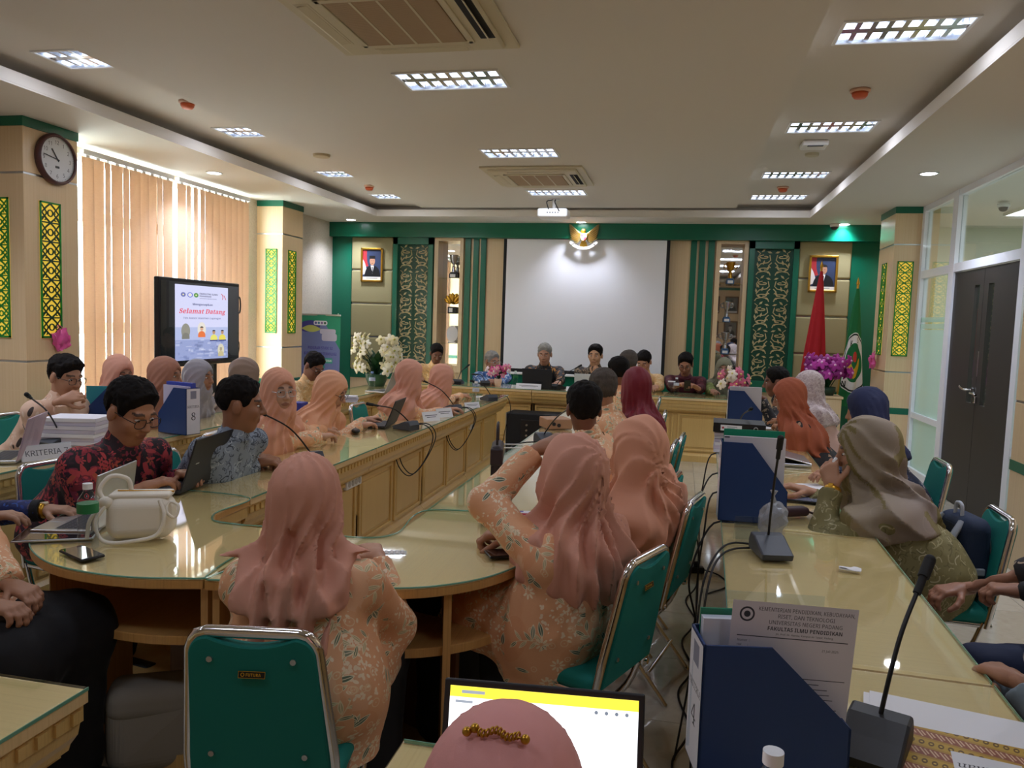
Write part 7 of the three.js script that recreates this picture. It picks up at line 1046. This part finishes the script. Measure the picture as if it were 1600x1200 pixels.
// ---- partition side row
const oliveWoman = person({ label: 'woman in olive embroidered dress holding a tissue to her nose', group: PC, head: hd(1352, 708, 1.04), yaw: -92, hy: -96, hp: 12, female: true, k: 1.13, off: .2, fat: .015, lod: 0, top: CL.olive, bottom: plainM('#4c4a35'), skirt: true, hijab: { m: HJ.olive, seed: 15, back: -.2, front: -.16, amp: .018, n: 6, tail: .12, tw: .06 }, skin: '#b58465', hands: [{ p: hd(1352, 708, 1.04).add(V(-.135, -.14, .085)), dir: V(-.15, .8, -.5), nor: V(-.5, .1, .85), curl: .7, flat: false, pole: V(-.9, -1, .5) }, { p: wt(1262, 768), curl: .4 }], seed: 29, chairOff: -.02, chair: 'teal chair with a backpack hung behind the woman in olive', hem: .2 });
person({ label: 'woman in navy scarf half hidden by the olive scarf', group: PC, head: hd(1352, 642, 1.1), yaw: -90, hy: -110, hp: 16, female: true, lod: 1, top: CL.navyFloral, skirt: true, hijab: { m: HJ.navy, seed: 16 }, skin: SK.tan, noFace: true, hands: [{ p: wt(1275, 748, .8) }, { p: wt(1290, 735, .8) }], seed: 30, chair: 'teal chair of the woman in navy' });
person({ label: 'woman in rust scarf bending over an open report', group: PC, head: hd(1232, 622, 1.08), yaw: -90, hy: -95, hp: 18, female: true, lod: 1, top: CL.darkFloral, skirt: true, sw: .135, hijab: { m: HJ.rust, seed: 17, back: -.3, front: -.24, amp: .015, lat: .34, rise: .1 }, skin: SK.tan, hands: [{ p: wt(1200, 664, .8) }, { p: wt(1190, 650, .8) }], seed: 31, chair: 'teal chair of the woman in rust scarf' });
person({ label: 'woman in pale lace scarf behind the rust scarf', group: PC, head: hd(1262, 606, 1.1), yaw: -90, hy: -105, hp: 12, female: true, lod: 1, top: CL.palePink, skirt: true, hijab: { m: HJ.lace, seed: 18 }, skin: SK.light, noFace: true, hands: [{ p: wt(1196, 650, .8) }, null], seed: 32, chair: 'teal chair of the woman in pale lace' });
person({ label: 'dark haired man pointing forward beside the pale lace scarf', group: PC, head: hd(1212, 598, 1.09), yaw: -100, hy: -95, hp: 10, lod: 1, top: CL.blackGold, hair: { m: hairBlack, ex: .013 }, skin: '#7c4e38', hands: [{ p: hd(1190, 622, .98), dir: V(-.8, .3, .3), curl: .5, flat: false }, { p: wt(1195, 640, .82) }], seed: 33, chair: 'teal chair of the pointing man' });
// ---- people cut by the frame
const navyPerson = person({ label: 'person in navy batik sleeves typing beside the bottle', group: PC, head: V(-2.66, 1.12, -2.06), yaw: 82, hy: 80, hp: 20, female: true, lod: 0, top: CL.blueSleeve, skirt: true, hijab: { m: HJ.navy, seed: 19 }, skin: '#b58a6d', cuff: blackCloth, hands: [{ p: wt(70, 797, .78), curl: .32 }, { p: wt(42, 815, .78), curl: .32 }], seed: 34, chair: 'teal chair of the typing person in navy' });
person({ label: 'person in peach batik and black trousers with a hand on the knee', group: PC, head: V(-2.3, 1.14, -1.95), off: .02, yaw: 88, hy: 90, hp: 8, female: true, lod: 0, top: CL.peach, tunic: .55, skirt: true, bottom: plainM('#131316', .85), hijab: { m: HJ.peach, seed: 20, front: -.1 }, skin: '#a87a5e', hands: [{ p: hd(45, 968, .64), curl: .6, dir: V(1, -.15, .1) }, { p: hd(22, 976, .64), curl: .6 }], knees: .52, legs: 1.1, seed: 35, chair: 'teal chair under the black trousers' });
const bandMan = person({ label: 'man in black and gold sleeves with clasped hands and smart band', group: PC, head: V(1.27, 1.16, -2.5), off: .05, yaw: -88, hy: -88, lod: 0, top: CL.blackGold, sleeve: .5, bottom: navyCloth, hair: { m: hairBlack }, skin: '#9c6b50', hands: [{ p: hd(1500, 938, .62), dir: V(-.9, -.1, -.3), curl: .75 }, { p: hd(1492, 925, .64), dir: V(-.9, -.1, .3), curl: .6 }], seed: 36, chair: 'teal chair of the man with the smart band', hem: .06 });
person({ label: 'person in grey floral scarf and blue grey sleeves at the near table', group: PC, head: V(.9, 1.07, -1.9), yaw: -85, hy: -85, hp: 10, female: true, lod: 0, top: CL.dustBlue, bottom: plainM('#74848c'), skirt: true, hijab: { m: HJ.greyFloral, seed: 21, front: -.36, back: -.3 }, skin: SK.tan, hands: [{ p: onY(1585, 1062, .76), dir: V(-.35, -.1, -1), curl: .5 }, { p: V(.78, .68, -2.05), curl: .5 }], seed: 37, chair: 'teal chair of the person in grey floral scarf' });
const pinkWoman = person({ label: 'person in rose pink scarf with a brooch chain before the laptop', group: PC, head: wz(786, 1300, -.79), yaw: 178, hy: 180, hp: 16, female: true, lod: 0, top: CL.peach, skirt: true, hijab: { m: HJ.rose, seed: 22, amp: .006, back: -.25, front: -.2 }, skin: SK.light, noFace: true, hipY: .5, off: .12, hands: [{ p: V(-.28, .78, -1.05), curl: .35 }, { p: V(.02, .78, -1.05), curl: .35 }], seed: 38 });

{ // brooch chain on the rose scarf
  const t = thing('scarf_brooch', 'gold spiral chain brooch pinned on the rose pink scarf', 'brooch', [0, 0, 0]), k = pinkWoman.k, P = (u, v) => { const d = V(u, v, -.62).normalize(), q = V(d.x * .094, d.y * .108, d.z * .117); return pinkWoman.hl(q.x, q.y + .036, q.z - .018); }, pts = []; for (let i = 0; i <= 16; i++) { const u = lerp(-.34, .34, i / 16), q = P(u, .78 + .04 * Math.sin(i)); pts.push(q); }
  part('chain', pts.slice(2, 13).map((q) => new THREE.TorusGeometry(.0034, .0012, 6, 12).rotateY(1.2).translate(q.x, q.y + .002, q.z)), mat.gold, t).userData.kind = 'stuff'; part('wire', TU(pts, .0013, 40, 5), mat.gold, t); for (const q of [pts[0], pts[16], pts[14]]) part('bead', SP(.005, q.x, q.y + .003, q.z), mat.gold, t);
}
{ // tissue held by the woman in olive and smart band on the clasped hands
  const p = hd(1352, 708, 1.04).add(V(-.125, -.065, .03)), g = new THREE.IcosahedronGeometry(.03, 3), q = g.attributes.position; for (let i = 0; i < q.count; i++) { const x = q.getX(i), y = q.getY(i), z = q.getZ(i), k = 1 + .35 * noise3(x * 70, y * 70, z * 70); q.setXYZ(i, x * k * .5, y * k * 1.3, z * k * .8); } g.computeVertexNormals(); g.translate(p.x, p.y, p.z); single('paper_tissue', g, mat.paper, 'white paper tissue held to the face of the woman in olive', 'tissue');
}

function wristband(name, label, category, P, i, t, r, m, face) { const A = P.arms[i], c = A.E.clone().lerp(A.W, t), o = thing(name, label, category, [0, 0, 0]), g = new THREE.TorusGeometry(r, .006, 8, 24); g.scale(1, 1, 2.2); g.applyQuaternion(new THREE.Quaternion().setFromUnitVectors(V(0, 0, 1), A.fore)); g.translate(c.x, c.y, c.z); part('band', g, m, o); const n = A.nor.clone().addScaledVector(A.fore, -A.nor.dot(A.fore)).normalize(), f = RB(.022, .036, .01, .004); f.applyMatrix4(new THREE.Matrix4().makeBasis(new THREE.Vector3().crossVectors(A.fore, n).normalize(), A.fore, n)); f.translate(c.x + n.x * r, c.y + n.y * r, c.z + n.z * r); part('face', f, face, o); }
wristband('smart_band', 'black smart band on the wrist of the clasped hands', 'watch', bandMan, 0, .94, .027, mat.rubber, MP('#0d0d10', .1));
wristband('wristwatch', 'gold wristwatch on the woman in olive', 'watch', oliveWoman, 0, .95, .029, mat.gold, mat.gold);
wristband('bracelet', 'pale gold bracelet on the typing hand beside the bottle', 'bracelet', navyPerson, 0, .98, .026, mat.gold, MS('#e8d9b8', .4));
renderer.render(scene, camera);
